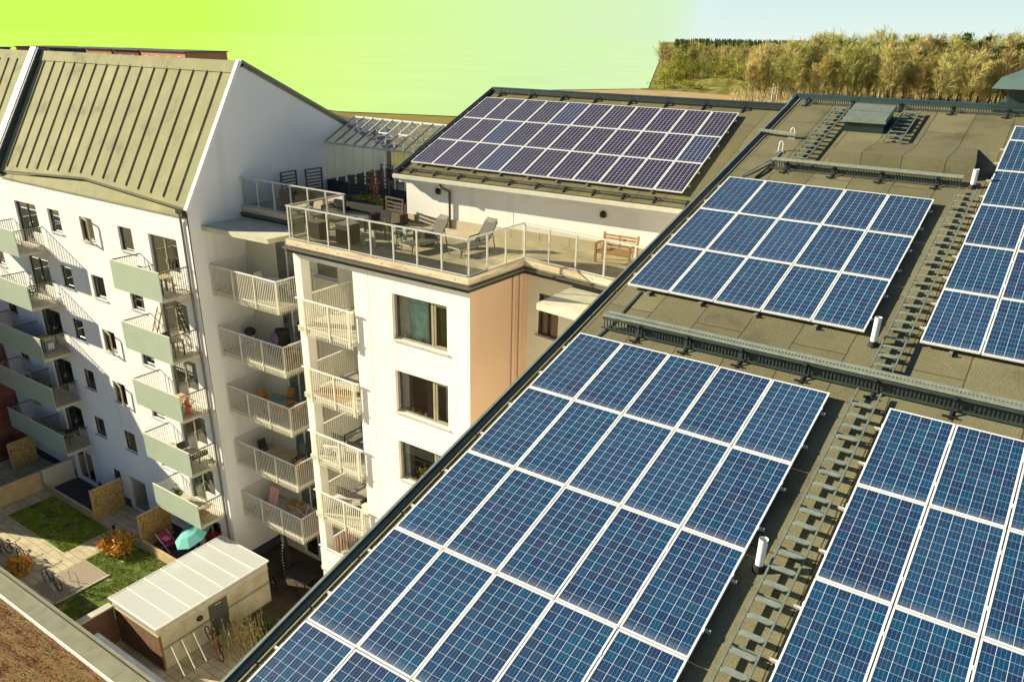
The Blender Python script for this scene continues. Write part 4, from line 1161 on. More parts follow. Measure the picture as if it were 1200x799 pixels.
# roof of the house further left
mb = MB()
p = [Vector((XW, 5.55, -1.35)), Vector((FW0, 5.55, -1.35)), Vector((FW0, RYL, RZL)), Vector((XW, RYL, RZL))]
mb.hexa([q - SN * .1 for q in p] + p)
mb.hexa([(XW, RYL, RZL - .15), (FW0, RYL, RZL - .15), (FW0, BY, BZ - .15), (XW, BY, BZ - .15), (XW, RYL, RZL), (FW0, RYL, RZL), (FW0, BY, BZ), (XW, BY, BZ)])
mesh_obj('neighbour_roof', mb, M['felt_light'], left)
mb = MB()
for k in range(6):
    x = -38.6 - k * .945
    a = Vector((x, 5.55, -1.35)); b = Vector((x, RYL, RZL)); mb.bar(a.lerp(b, .04) + SN * .022, a.lerp(b, .93) + SN * .022, .024, .07, SN)
mesh_obj('neighbour_roof_ribs', mb, bpy.data.materials['roof rib'], left)
# corner downpipe and gutter outlet
mb = MB().path([(XG - .28, YF - .12, -1.30), (XG - .28, YF - .12, -1.5), (XG - .36, YF - .06, -1.75), (XG - .36, YF - .06, GZ)], .05, 8)
mesh_obj('downpipe', mb, plain('taupe downpipe', (0.17, 0.15, 0.11, 1), .5), left)
mb = MB().box(XG - .42, XG + .04, YF - .20, YF - .02, -1.34, -1.16); mesh_obj('gutter_outlet', mb, M['black_steel'], left)
mb = MB().box(XG - .12, XG - .004, YF - .012, YF - .003, GZ + .6, -1.55); mesh_obj('corner_strip', mb, M['white_metal'], left)

# windows and glazed doors
wr = random.Random(11)
for k, (a, b, c, d) in enumerate(doors):
    w = window(left, a, b, c, d, YF, M['frame_olive'] if k % 2 == 0 else M['frame_dark'], mullion=(.50,), sill=False, transom=None, depth=.10, curtain=[(.05, .2 + wr.uniform(0, .25), wr.choice(['curtain', 'curtain_white', 'curtain_dark']))] if k % 3 else None, name='balcony_door')
    mb = MB().box((a + b) / 2 - .015, (a + b) / 2 + .015, YF + .03, YF + .09, c + .95, c + 1.12); mesh_obj('handle', mb, M['alu'], w)
    mb = MB().box((a + b) / 2 + .06, b - .07, YF + .085, YF + .165, c + .06, c + .62); mesh_obj('lower_panel', mb, M['frame_white'], w)
for k, (a, b, c, d) in enumerate(lwins):
    tilted = (k in (1, 9, 13))
    w = window(left, a, b, c, d, YF, M['frame_dark'], depth=.10, fwid=.05, transom=None if tilted else (.45 if k % 3 == 0 else None), curtain=[[(.04, .45, 'curtain_white')], None, [(.5, .96, 'curtain')], [(.04, .2, 'curtain_white'), (.8, .96, 'curtain_white')], None][k % 5])
    if tilted:
        mb = MB(); y0 = YF + .08; y1 = YF - .22
        mb.bar((a + .04, y0, c + .06), (a + .04, y0, d - .05), .06, .05); mb.bar((b - .02, y1, c + .06), (b - .02, y1, d - .05), .06, .05)
        mb.bar((a + .04, y0, c + .06), (b - .02, y1, c + .06), .05, .06); mb.bar((a + .04, y0, d - .05), (b - .02, y1, d - .05), .05, .06)
        mesh_obj('open_casement', mb, M['frame_olive'], w)
for (a, b, c, d) in ground: window(left, a, b, c, d, YF, M['frame_white'], mullion=(.5,), sill=False, depth=.10, name='balcony_door')
for (a, b, c, d) in gwin: window(left, a, b, c, d, YF, M['frame_dark'], depth=.10)

def sage_balcony(parent, x0, x1, fz, divider=None, left_rail=True):
    y0, y1 = 4.15, YF - .01; H = 1.12
    sl = mesh_obj('balcony', MB().box(x0 + .03, x1 - .02, y0 + .04, y1, fz - .16, fz), M['slab'], parent)
    mesh_obj('front_panel', MB().box(x0, x1, y0 - .02, y0 + .02, fz - .14, fz + H), M['sage'], sl)
    mb = MB(); mb.box(x0 - .01, x1 + .01, y0 - .03, y0 + .03, fz + H + .002, fz + H + .035); mesh_obj('panel_cap', mb, M['cream_metal'], sl)
    for xx, mt in ([(x1 - .03, 'frame_olive')] + ([(x0 + .03, 'cream_metal')] if left_rail else []) + ([(divider, 'frame_dark')] if divider else [])):
        mb = MB()
        bars(mb, (xx, y0 + .02, 0), (xx, y1, 0), fz - .08 if xx != divider else fz + .02, fz + H - .03, .105, .02, .02)
        mb.bar((xx, y0 + .03, fz + .06), (xx, y1, fz + .06), .03, .03)
        rl = mesh_obj('railing', mb, M[mt], sl)
        mesh_obj('handrail', MB().bar((xx, y0 + .02, fz + H), (xx, y1, fz + H), .05, .04), plain('dull green handrail', (0.10, 0.10, 0.075, 1), .5) if 'dull green handrail' not in bpy.data.materials else bpy.data.materials['dull green handrail'], rl)
    return sl
for k, fz in enumerate(FZ):
    sage_balcony(left, -25.66, -22.10, fz)
    sage_balcony(left, -40.1, -33.98, fz, divider=-37.9 + .9)
# ================================================================== ON THE TERRACE
GX0, GX1, GY0, GY1 = -21.55, -14.75, 13.25, 17.3
GB, GE, GR = -.86, .82, 1.80
gt = thing('greenhouse', 'glass greenhouse with white roof frame on a dark plinth at the back of the terrace', 'greenhouse', ((GX0 + GX1) / 2, (GY0 + GY1) / 2, DZ))
slate = plain('dark slate plinth', (0.03, 0.045, 0.055, 1), .7)
for bb in ((GX0, GX1, GY0 - .05, GY0 + .08), (GX0, GX1, GY1 - .08, GY1), (GX0, GX0 + .08, GY0 + .08, GY1 - .08)): mesh_obj('plinth', MB().box(*bb, DZ, GB), slate, gt)
gy = (GY0 + GY1) / 2
mb = MB()
n = 11
for k in range(n + 1):
    x = GX0 + .03 + (GX1 - GX0 - .06) * k / n
    mesh_obj('post', MB().box(x - .032, x + .032, GY0 - .035, GY0 + .03, GB, GE), M['white_metal'], gt); mesh_obj('post', MB().box(x - .025, x + .025, GY1 - .03, GY1 + .02, GB, GE), M['alu'], gt)
    rfm = mesh_obj('rafter', MB().bar((x, GY0, GE), (x, gy, GR), .045, .05).bar((x, gy, GR), (x, GY1, GE), .045, .05), M['white_metal'], gt); mesh_obj('rubber_seal', MB().bar((x, GY0, GE + .06), (x, gy, GR + .06), .022, .03), M['black_steel'], rfm)
    if k % 2 == 0:
        mesh_obj('truss', MB().bar((x + .1, GY0, GE), (x + .1, GY1, GE), .04, .04).bar((x + .1, gy, GE), (x + .1, gy, GR), .03, .03).bar((x + .1, GY0 + .8, GE), (x + .1, gy, GR - .4), .03, .03).bar((x + .1, gy, GR - .5), (x + .1, GY1 - .8, GE), .03, .03), M['white_metal'], gt)
for y in (GY0 - .03, GY1): mesh_obj('eaves_beam', MB().bar((GX0, y, GE), (GX1, y, GE), .08, .08), M['alu'], gt)
mesh_obj('ridge_beam', MB().bar((GX0, gy, GR + .03), (GX1, gy, GR + .03), .09, .07), M['white_metal'], gt)
mb = MB()
for k in (2, 4, 6):
    x0 = GX0 + (GX1 - GX0) * k / n; x1 = x0 + (GX1 - GX0) / n
    def rs(t): return (gy + (GY0 - gy) * t, GR + (GE - GR) * t + .06)
    mb.bar((x0, rs(.5)[0], rs(.5)[1]), (x1, rs(.5)[0], rs(.5)[1]), .05, .05)
    for x in (x0, x1): mb.bar((x, rs(.05)[0], rs(.05)[1]), (x, rs(.5)[0], rs(.5)[1]), .035, .04)
mesh_obj('roof_vent_frame', mb, M['white_metal'], gt)
mb = MB(); mb.quad((GX0, GY0, GB), (GX1, GY0, GB), (GX1, GY0, GE), (GX0, GY0, GE)); mesh_obj('wall_glass', mb, M['clear_glass'], gt); mb = MB(); mb.quad((GX0, GY1, GB), (GX1, GY1, GB), (GX1, GY1, GE), (GX0, GY1, GE))
mesh_obj('wall_glass', mb, M['clear_glass'], gt)
mb = MB(); mb.quad((GX0, GY0, GE + .03), (GX1, GY0, GE + .03), (GX1, gy, GR + .03), (GX0, gy, GR + .03)); mb.quad((GX0, GY1, GE + .03), (GX1, GY1, GE + .03), (GX1, gy, GR + .03), (GX0, gy, GR + .03))
mesh_obj('roof_glass', mb, glass_mat('greenhouse roof glass', (0.95, 0.98, 0.95, 1), .0), gt)
# things inside the greenhouse
t = thing('planting_bench', 'long pale bench inside the greenhouse near its right end', 'bench', (-16.6, 14.3, DZ))
mesh_obj('top', MB().box(-17.9, -15.3, 13.9, 14.6, DZ + .78, DZ + .83), M['alu'], t)
for x in (-17.8, -15.4):
    for y in (13.95, 14.55): mesh_obj('leg', MB().box(x - .03, x + .03, y - .03, y + .03, DZ, DZ + .78), M['black_steel'], t)
t = thing('table', 'round red table inside the greenhouse', 'table', (-16.2, 15.8, DZ))
mesh_obj('tabletop', MB().tube((-16.2, 15.8, DZ + 1.0), (-16.2, 15.8, DZ + 1.04), .75, 24), plain('faded red tabletop', (0.45, 0.16, 0.13, 1), .6), t)
mesh_obj('pedestal', MB().tube((-16.2, 15.8, DZ), (-16.2, 15.8, DZ + 1.0), .05, 8).tube((-16.2, 15.8, DZ), (-16.2, 15.8, DZ + .03), .3, 16), M['black_steel'], t)

def slat_screen(x, y, ang, w, h, label, mat='dark_wood', box=True, z=DZ):
    """upright slatted trellis screen"""
    t = thing('trellis_screen', label, 'trellis', (x, y, z), 'slatted trellis screens on the terrace', (0, 0, ang))
    mb = MB().box(-w / 2, -w / 2 + .05, -.03, .03, 0, h).box(w / 2 - .05, w / 2, -.03, .03, 0, h).box(-w / 2 + .05, w / 2 - .05, -.03, .03, h - .05, h)
    mesh_obj('frame', mb, M[mat], t, local=True)
    mb = MB(); n = int(h / .17)
    for k in range(n):
        zz = .18 + k * (h - .25) / n; mb.box(-w / 2 + .05, w / 2 - .05, -.015, .015, zz, zz + .055)
    mesh_obj('slats', mb, M[mat], t, local=True)
    if box: mesh_obj('planter_box', MB().box(-w / 2, w / 2, -.22, .22, 0.0, .42), M[mat], t, local=True)
slat_screen(-21.15, 10.55, 1.62, .95, 1.25, 'dark slatted trellis by the grey gable, the one nearer the railing', 'dark_wood', False)
slat_screen(-20.95, 11.85, 1.50, .95, 1.25, 'dark slatted trellis by the grey gable, the one nearer the greenhouse', 'dark_wood', False)
slat_screen(-17.55, 11.25, .25, .95, 1.35, 'brown slatted trellis left of the flowering climber', 'dark_wood')
slat_screen(-16.65, 11.65, .15, 1.0, 1.35, 'brown slatted trellis carrying the flowering climber', 'dark_wood')
slat_screen(-14.25, 9.95, -.12, 1.05, 1.0, 'low brown slatted trellis nearest the white wall', 'dark_wood')
slat_screen(-18.95, 14.6, .10, .75, 1.3, 'slatted trellis inside the greenhouse, left one', 'dark_wood', True)
slat_screen(-16.75, 13.85, .10, .75, 1.5, 'slatted trellis inside the greenhouse beside the long bench', 'dark_wood', True)
# climber
rr = random.Random(21)
t = thing('climbing_plant', 'reddish flowering climber on a tall pole in a leafy planter', 'plant', (-16.35, 11.0, DZ))
mesh_obj('pole', MB().tube((-16.35, 11.0, DZ), (-16.35, 11.0, DZ + 1.75), .03, 6), M['dark_wood'], t)
mb = MB()
for k in range(260):
    z = DZ + .5 + 1.2 * rr.random(); r = .10 + .12 * (z > DZ + 1.45)
    mb.leaf((-16.35 + rr.gauss(0, r), 11.0 + rr.gauss(0, r), z), .09, rr)
mesh_obj('flowers', mb, plain('coral flowers', (0.36, 0.13, 0.06, 1), .8, var=.4, scale=12), t)
mb = MB()
for k in range(220): mb.leaf((-16.5 + rr.gauss(0, .35), 10.75 + rr.gauss(0, .12), DZ + .55 + abs(rr.gauss(0, .08))), .13, rr)
mesh_obj('leaves', mb, M['bud'], t)
mesh_obj('planter_box', MB().box(-17.3, -15.8, 10.55, 10.95, DZ + .003, DZ + .5), M['dark_wood'], t)

def sofa(x, y, ang, w, label):
    t = thing('sofa', label, 'sofa', (x, y, DZ), None, (0, 0, ang))
    mesh_obj('base', MB().box(-w / 2, w / 2, -.38, .38, .05, .34), M['rattan'], t, local=True)
    mesh_obj('backrest', MB().box(-w / 2, w / 2, .30, .42, .345, .78), M['rattan'], t, local=True)
    for s in (-1, 1): mesh_obj('armrest', MB().box(s * (w / 2 - .14), s * w / 2, -.38, .295, .345, .62), M['rattan'], t, local=True)
    mesh_obj('cushion', MB().box(-w / 2 + .16, w / 2 - .16, -.36, .28, .345, .46), M['grey_cushion'], t, local=True)
sofa(-15.0, 8.7, .05, 1.9, 'long dark rattan sofa in the middle of the terrace')
sofa(-19.6, 9.6, 1.6, 1.2, 'small dark rattan sofa near the grey gable')
def block(x, y, w, d, h, label, cat='side table', m='rattan', name='side_table', ang=0.0):
    t = thing(name, label, cat, (x, y, DZ), None, (0, 0, ang))
    mesh_obj('body', MB().box(-w / 2, w / 2, -d / 2, d / 2, .03, h - .03), M[m], t, local=True)
    mesh_obj('tabletop', MB().box(-w / 2 - .015, w / 2 + .015, -d / 2 - .015, d / 2 + .015, h - .028, h), M['grey_cushion'], t, local=True)
block(-14.75, 6.35, .55, .5, .62, 'grey woven cube beside the front left railing corner')
block(-13.35, 6.45, .62, .6, .72, 'grey woven cube behind the front railing, next to the dark table')
def low_table(x, y, w, d, h, label, ang=0.0):
    t = thing('table', label, 'table', (x, y, DZ), None, (0, 0, ang))
    mesh_obj('tabletop', MB().box(-w / 2, w / 2, -d / 2, d / 2, h - .04, h), M['grey_cushion'], t, local=True)
    for sx in (-1, 1):
        for sy in (-1, 1): mesh_obj('leg', MB().box(sx * (w / 2 - .06) - .03, sx * (w / 2 - .06) + .03, sy * (d / 2 - .06) - .03, sy * (d / 2 - .06) + .03, 0, h - .04), M['black_steel'], t, local=True)
low_table(-14.4, 7.4, 1.4, .8, .62, 'dark table with grey top in front of the long rattan sofa')
low_table(-17.9, 9.9, 1.3, .7, .72, 'dark table by the back left glass railing')
# round umbrella-like dark cover over furniture
def chair(x, y, z, ang, label, m='black_steel', seat_m='rattan', group=None, h=.84, name='chair', cat='chair'):
    t = thing(name, label, cat, (x, y, z), group, (0, 0, ang))
    mesh_obj('seat', MB().box(-.23, .23, -.22, .22, .42, .46), M[seat_m], t, local=True)
    mesh_obj('backrest', MB().hexa([(-.22, .20, .50), (.22, .20, .50), (.22, .23, .50), (-.22, .23, .50), (-.22, .29, h), (.22, .29, h), (.22, .32, h), (-.22, .32, h)]), M[seat_m], t, local=True)
    for sx in (-1, 1):
        for sy in (-1, 1): mesh_obj('leg', MB().bar((sx * .21, sy * .20, .42), (sx * .23, sy * .23, 0), .03, .03), M[m], t, local=True)
        mesh_obj('back_post', MB().bar((sx * .21, .21, .44), (sx * .21, .31, h), .03, .03), M[m], t, local=True)
    return t
G = 'dark woven chairs around the terrace tables'
chair(-12.3, 7.7, DZ, 2.6, 'dark woven chair right of the dark table on the terrace', group=G)
chair(-13.3, 8.2, DZ, .2, 'dark woven chair behind the dark table on the terrace', group=G)
chair(-18.3, 10.9, DZ, .1, 'dark woven chair behind the table near the back railing', group=G)
# chromed stools
def stool(x, y, label):
    t = thing('folding_stool', label, 'stool', (x, y, DZ), 'pale framed stools on the terrace')
    for s in (-1, 1):
        mesh_obj('side_frame', MB().box(x + s * .25 - .07, x + s * .25 + .07, y - .03, y + .03, DZ + .02, DZ + .62), M['mint_metal'], t)
    mesh_obj('seat', MB().box(x - .18, x + .18, y - .2, y + .2, DZ + .38, DZ + .44), M['black_steel'], t)
    mesh_obj('crossbar', MB().bar((x - .2, y, DZ + .5), (x + .2, y, DZ + .5), .03, .03), M['alu'], t)
stool(-12.35, 6.45, 'mint framed stool close to the front railing, the left one')
stool(-11.75, 7.45, 'mint framed stool further back on the terrace, the right one')
block(-11.0, 7.9, .55, .55, .55, 'dark cube table at the foot of the sun loungers', m='rattan')
def lounger(x, y, ang, label):
    t = thing('sun_lounger', label, 'sun lounger', (x, y, DZ), 'sun loungers on the roof terrace', (0, 0, ang))
    L = 1.15
    mb = MB().box(-.31, -.27, -L, .15, .26, .30).box(.27, .31, -L, .15, .26, .30).box(-.31, .31, -L - .03, -L + .01, .26, .30)
    mesh_obj('frame', mb, M['alu'], t, local=True)
    mesh_obj('seat', MB().hexa([(-.29, -L, .295), (.29, -L, .295), (.29, .12, .295), (-.29, .12, .295), (-.29, -L, .32), (.29, -L, .32), (.29, .12, .32), (-.29, .12, .32)]), M['mesh_fabric'], t, local=True)
    mesh_obj('backrest', MB().hexa([(-.30, .10, .30), (.30, .10, .30), (.30, .14, .28), (-.30, .14, .28), (-.30, .62, 1.00), (.30, .62, 1.00), (.30, .66, .98), (-.30, .66, .98)]), M['mesh_fabric'], t, local=True)
    mesh_obj('headrest', MB().hexa([(-.24, .55, .93), (.24, .55, .93), (.24, .58, .90), (-.24, .58, .90), (-.24, .66, 1.08), (.24, .66, 1.08), (.24, .69, 1.06), (-.24, .69, 1.06)]), M['grey_cushion'], t, local=True)
    for s in (-1, 1):
        mesh_obj('leg', MB().bar((s * .29, -L + .12, .28), (s * .31, -L + .02, 0), .035, .03), M['black_steel'], t, local=True)
        mesh_obj('leg', MB().bar((s * .29, .05, .28), (s * .31, .25, 0), .035, .03), M['black_steel'], t, local=True)
        mesh_obj('back_stay', MB().bar((s * .27, .40, .68), (s * .29, .52, .04), .025, .025), M['black_steel'], t, local=True)
        mesh_obj('armrest', MB().bar((s * .33, -.15, .46), (s * .33, .30, .50), .04, .03), M['black_steel'], t, local=True)
lounger(-10.55, 7.75, -.18, 'taupe sun lounger on the terrace, the one nearer the trellises')
lounger(-8.95, 8.45, -.18, 'taupe sun lounger on the terrace, the one nearer the wooden bench')
# wooden bench
t = thing('garden_bench', 'wooden slatted garden bench with armrests on the terrace by the white wall', 'bench', (-4.35, 10.0, DZ), None, (0, 0, .05))
W_ = .62
mb = MB()
for k in range(5): mb.box(-W_ + .06, W_ - .06, -.26 + k * .105, -.175 + k * .105, .42, .445)
mesh_obj('seat', mb, M['teak'], t, local=True)
mb = MB()
for k in range(4):
    y = .27 + k * .03; z = .50 + k * .10; mb.box(-W_ + .06, W_ - .06, y, y + .022, z, z + .07)
mb.box(-.03, .03, .265, .285, .45, .9)
mesh_obj('backrest', mb, M['teak'], t, local=True)
for s in (-1, 1):
    mesh_obj('leg', MB().box(s * W_ - .035, s * W_ + .035, -.30, -.23, 0, .64), M['teak'], t, local=True)
    mesh_obj('leg', MB().hexa([(s * W_ - .035, .24, 0), (s * W_ + .035, .24, 0), (s * W_ + .035, .31, 0), (s * W_ - .035, .31, 0), (s * W_ - .035, .36, .92), (s * W_ + .035, .36, .92), (s * W_ + .035, .42, .92), (s * W_ - .035, .42, .92)]), M['teak'], t, local=True)
    mesh_obj('armrest', MB().box(s * W_ - .045, s * W_ + .045, -.34, .32, .64, .675), M['teak'], t, local=True)
mesh_obj('front_rail', MB().box(-W_ + .04, W_ - .04, -.29, -.26, .33, .41), M['teak'], t, local=True)

# ================================================================== THINGS ON THE BALCONIES
def table(x, y, z, w, d, h, m, label, ang=0.0, leg_m=None, cat='table'):
    t = thing('table', label, cat, (x, y, z), None, (0, 0, ang))
    mesh_obj('tabletop', MB().box(-w / 2, w / 2, -d / 2, d / 2, h - .035, h), M[m], t, local=True)
    for sx in (-1, 1):
        for sy in (-1, 1): mesh_obj('leg', MB().box(sx * (w / 2 - .05) - .022, sx * (w / 2 - .05) + .022, sy * (d / 2 - .05) - .022, sy * (d / 2 - .05) + .022, 0, h - .035), M[leg_m or m], t, local=True)
    return t
F0, F1, F2, F3, F4 = [f - .02 for f in FZ]
table(-18.9, 7.3, F0, 1.3, .7, .72, 'white_cloth', 'white table on the top corner balcony under the canopy', leg_m='alu')
chair(-19.8, 7.5, F0, 1.7, 'white chair at the white table on the top corner balcony', 'alu', 'white_cloth')
rr = random.Random(5)
def pot(x, y, z, r, label, leaf='leaf', pot_m='terracotta', n=120, s=.13, hgt=.45):
    t = thing('potted_plant', label, 'potted plant', (x, y, z))
    mesh_obj('pot', MB().tube((x, y, z), (x, y, z + .28), r * .6, 12, r * .8), M[pot_m], t)
    mb = MB()
    for k in range(n): mb.leaf((x + rr.gauss(0, r * .6), y + rr.gauss(0, r * .6), z + .3 + abs(rr.gauss(0, hgt * .5))), s, rr)
    mesh_obj('leaves', mb, M[leaf], t)
    return t
pot(-18.0, 7.9, F0, .3, 'bushy green pot plant beside the white table on the top corner balcony')
# second corner balcony
t = thing('armchair', 'round dark wicker armchair with a violet cushion on the second corner balcony', 'armchair', (-19.2, 7.4, F1))
mesh_obj('shell', MB().tube((-19.2, 7.4, F1 + .25), (-19.2, 7.4, F1 + .5), .42, 16, .46).tube((-19.2, 7.62, F1 + .5), (-19.2, 7.75, F1 + 1.15), .40, 16, .30), M['rattan'], t)
mesh_obj('leg', MB().tube((-19.2, 7.4, F1), (-19.2, 7.4, F1 + .25), .25, 12, .12), M['black_steel'], t)
mesh_obj('cushion', MB().ball((-19.15, 7.25, F1 + .85), .24, 10, 7, (1, .5, 1.2)), M['violet_cloth'], t, smooth=True)
t = thing('dish_rack', 'green and white dish rack lying on a grey box on the second corner balcony', 'rack', (-18.2, 7.6, F1))
mesh_obj('box', MB().box(-18.6, -17.8, 7.35, 7.9, F1, F1 + .6), M['grey_cushion'], t); mesh_obj('rack', MB().box(-18.5, -18.0, 7.4, 7.8, F1 + .602, F1 + .70), M['mint_metal'], t)
t = thing('grill', 'small black kettle grill in the corner of the second corner balcony', 'grill', (-21.0, 7.4, F1))
mesh_obj('bowl', MB().ball((-21.0, 7.4, F1 + .75), .26, 12, 8, (1, 1, .8)), M['black_steel'], t, smooth=True)
for k in range(3): mesh_obj('leg', MB().tube((-21.0 + .1 * math.cos(k * 2.1), 7.4 + .1 * math.sin(k * 2.1), F1 + .7), (-21.0 + .28 * math.cos(k * 2.1), 7.4 + .28 * math.sin(k * 2.1), F1), .015, 6), M['steel'], t)
table(-17.75, 6.9, F1, .45, .5, .7, 'oak', 'orange wooden side table at the railing of the second corner balcony')
# third: wooden dining set
table(-19.25, 7.15, F2, 1.35, .8, .74, 'oak', 'orange wooden dining table on the third corner balcony')
o = mesh_obj('tablecloth', MB().box(-19.7, -18.8, 6.95, 7.4, F2 + .742, F2 + .75), M['teal_table'], None, (-19.25, 7.2, F2 + .742)); setp(o, 'teal tablecloth spread on the orange dining table', 'tablecloth')
for (x, y, a, l) in ((-20.15, 7.2, 1.57, 'left end'), (-18.3, 7.3, -1.6, 'right end'), (-19.5, 7.85, .0, 'wall side'), (-18.95, 6.62, 3.14, 'railing side')):
    chair(x, y, F2, a, 'orange wooden chair at the %s of the dining table on the third balcony' % l, 'oak', 'oak', 'wooden dining chairs on the third corner balcony', .9)
pot(-18.0, 7.95, F2, .32, 'tall grey green pot plant behind the wooden dining set', 'leaf', 'blue_box', 160, .14, .9)
# fourth
table(-19.5, 7.1, F3, 1.5, .8, .72, 'pine', 'plain wooden table on the fourth corner balcony', leg_m='black_steel')
for (x, y, a, mm, l) in ((-20.6, 7.2, 1.57, 'rattan', 'dark chair at the left of the plain wooden table'), (-18.2, 6.8, -1.4, 'oak', 'orange chair at the right of the plain wooden table'), (-19.0, 7.8, 0, 'grey_cushion', 'tall grey chair behind the plain wooden table')):
    chair(x, y, F3, a, l + ' on the fourth balcony', 'black_steel' if mm != 'oak' else 'oak', mm, None, 1.0)
# fifth
t = thing('folding_chair', 'pink upholstered folding chair standing upright on the fifth corner balcony', 'chair', (-20.4, 7.0, F4))
mesh_obj('backrest', MB().hexa([(-20.75, 7.05, F4 + .45), (-20.2, 7.05, F4 + .45), (-20.2, 7.13, F4 + .45), (-20.75, 7.13, F4 + .45), (-20.75, 7.3, F4 + 1.25), (-20.2, 7.3, F4 + 1.25), (-20.2, 7.38, F4 + 1.25), (-20.75, 7.38, F4 + 1.25)]), M['pink_cloth'], t)
mesh_obj('seat', MB().box(-20.75, -20.2, 6.62, 7.04, F4 + .40, F4 + .47), M['pink_cloth'], t)
for sx in (-20.7, -20.25):
    mesh_obj('leg', MB().bar((sx, 6.7, F4 + .40), (sx, 7.2, F4), .03, .03), M['steel'], t); mesh_obj('leg', MB().bar((sx, 7.05, F4 + .40), (sx, 6.6, F4), .03, .03), M['steel'], t)
t = thing('drying_rack', 'wooden folding clothes rack on the fifth corner balcony', 'clothes rack', (-18.7, 7.2, F4))
mb = MB()
for y0, y1 in ((6.85, 7.55), (7.55, 6.85)):
    for x in (-19.0, -18.3): mb.bar((x, y0, F4), (x, y1, F4 + 1.0), .03, .03)
mesh_obj('frame', mb, M['pine'], t)
mb = MB()
for k in range(4): mb.bar((-19.0, 6.9 + k * .2, F4 + .98 - .12 * (k in (1, 2))), (-18.3, 6.9 + k * .2, F4 + .98 - .12 * (k in (1, 2))), .015, .015)
mesh_obj('rod', mb, M['steel'], t)
table(-19.4, 7.6, F4, .8, .5, .6, 'oak', 'low orange crate table behind the pink folding chair')
# loggia things
t = thing('sofa', 'pale boxy seat with patterned cushions in the top loggia', 'sofa', (-13.0, 7.3, F0))
mesh_obj('base', MB().box(-13.6, -12.45, 6.7, 8.0, F0, F0 + .55), M['pine'], t); mesh_obj('cushion', MB().box(-13.55, -12.5, 6.75, 7.9, F0 + .552, F0 + .68), M['white_cloth'], t)
mesh_obj('pillow', MB().ball((-13.0, 7.2, F0 + .8), .25, 10, 6, (1, .6, .6)), M['curtain_dark'], t, smooth=True)
t = thing('clothes_horse', 'small white easel leaning inside the top loggia railing', 'rack', (-14.8, 5.9, F0))
mesh_obj('frame', MB().bar((-15.0, 6.0, F0), (-14.75, 6.1, F0 + 1.0), .04, .03).bar((-14.5, 6.0, F0), (-14.75, 6.1, F0 + 1.0), .04, .03).bar((-14.9, 6.02, F0 + .4), (-14.6, 6.02, F0 + .4), .03, .03), M['white_metal'], t)
t = thing('cupboard', 'orange wooden cupboard at the right of the second loggia', 'cupboard', (-12.85, 6.9, F1))
mesh_obj('body', MB().box(-13.35, -12.45, 6.5, 7.3, F1, F1 + .95), M['oak'], t); mesh_obj('top', MB().box(-13.4, -12.43, 6.45, 7.35, F1 + .95, F1 + 1.0), M['oak'], t)
for k in range(2): mesh_obj('shelf', MB().box(-13.33, -12.47, 6.47, 6.498, F1 + .3 + .3 * k, F1 + .33 + .3 * k), M['pine'], t)
mb = MB()
for k in range(10): mb.box(-15.1 + k * .17, -14.95 + k * .17, 5.6, 6.6, F1 + .012, F1 + .03)
o = mesh_obj('wooden_floor_mat', mb, M['oak'], None, (-14.2, 6.1, F1 + .01)); setp(o, 'orange wooden floor tiles laid in the second loggia', 'floor mat')
t = thing('daybed', 'dark metal framed daybed in the third loggia', 'daybed', (-13.4, 7.0, F2))
mesh_obj('mattress', MB().box(-14.3, -12.5, 6.5, 7.4, F2 + .35, F2 + .5), M['grey_cushion'], t)
mb = MB()
for z in (.4, .75, .95): mb.bar((-14.35, 7.45, F2 + z), (-12.46, 7.45, F2 + z), .04, .04)
mb.bar((-14.35, 6.45, F2 + .75), (-14.35, 7.45, F2 + .75), .04, .04)
for x in (-14.35, -13.4, -12.46): mb.bar((x, 7.45, F2), (x, 7.45, F2 + .95), .04, .04)
for x in (-14.35, -12.46): mb.bar((x, 6.45, F2), (x, 6.45, F2 + .75), .04, .04)
mesh_obj('frame', mb, M['black_steel'], t)
t = thing('side_table', 'low white side table in the third loggia', 'side table', (-14.4, 5.9, F2))
mesh_obj('tabletop', MB().box(-14.8, -14.0, 5.65, 6.15, F2 + .45, F2 + .5), M['white_cloth'], t)
for x in (-14.75, -14.05): mesh_obj('leg', MB().box(x - .03, x + .03, 5.7, 6.1, F2, F2 + .45), M['white_cloth'], t)
t = thing('armchair', 'dark armchair in the fourth loggia', 'armchair', (-13.6, 7.1, F3))
mesh_obj('seat', MB().box(-13.95, -13.25, 6.7, 7.4, F3 + .1, F3 + .42), M['rattan'], t); mesh_obj('backrest', MB().box(-13.95, -13.25, 7.3, 7.45, F3 + .425, F3 + .95), M['rattan'], t)
t = thing('side_table', 'pale desk with a glass top at the right of the fourth loggia', 'desk', (-12.85, 6.6, F3))
mesh_obj('tabletop', MB().box(-13.3, -12.45, 6.1, 7.1, F3 + .72, F3 + .77), M['cream_metal'], t)
for y in (6.15, 7.05): mesh_obj('leg', MB().box(-13.28, -12.5, y - .03, y + .03, F3, F3 + .72), M['cream_metal'], t)
t = thing('side_table', 'white low bench inside the railing of the fourth loggia', 'bench', (-14.7, 6.2, F3))
mesh_obj('top', MB().box(-15.1, -14.2, 6.0, 6.5, F3 + .4, F3 + .46), M['white_cloth'], t)
for x in (-15.05, -14.25): mesh_obj('leg', MB().box(x - .03, x + .03, 6.05, 6.45, F3, F3 + .4), M['white_cloth'], t)
mb = MB()
for k in range(14):
    mb.box(-15.31, -15.29, 5.75 + k * .17, 5.83 + k * .17, F4 + .05, F4 + 1.1)
o = mesh_obj('privacy_cloth', mb, M['pink_cloth'], None, (-15.3, 6.8, F4)); setp(o, 'pink and white striped privacy cloth on the lowest loggia railing', 'cloth')
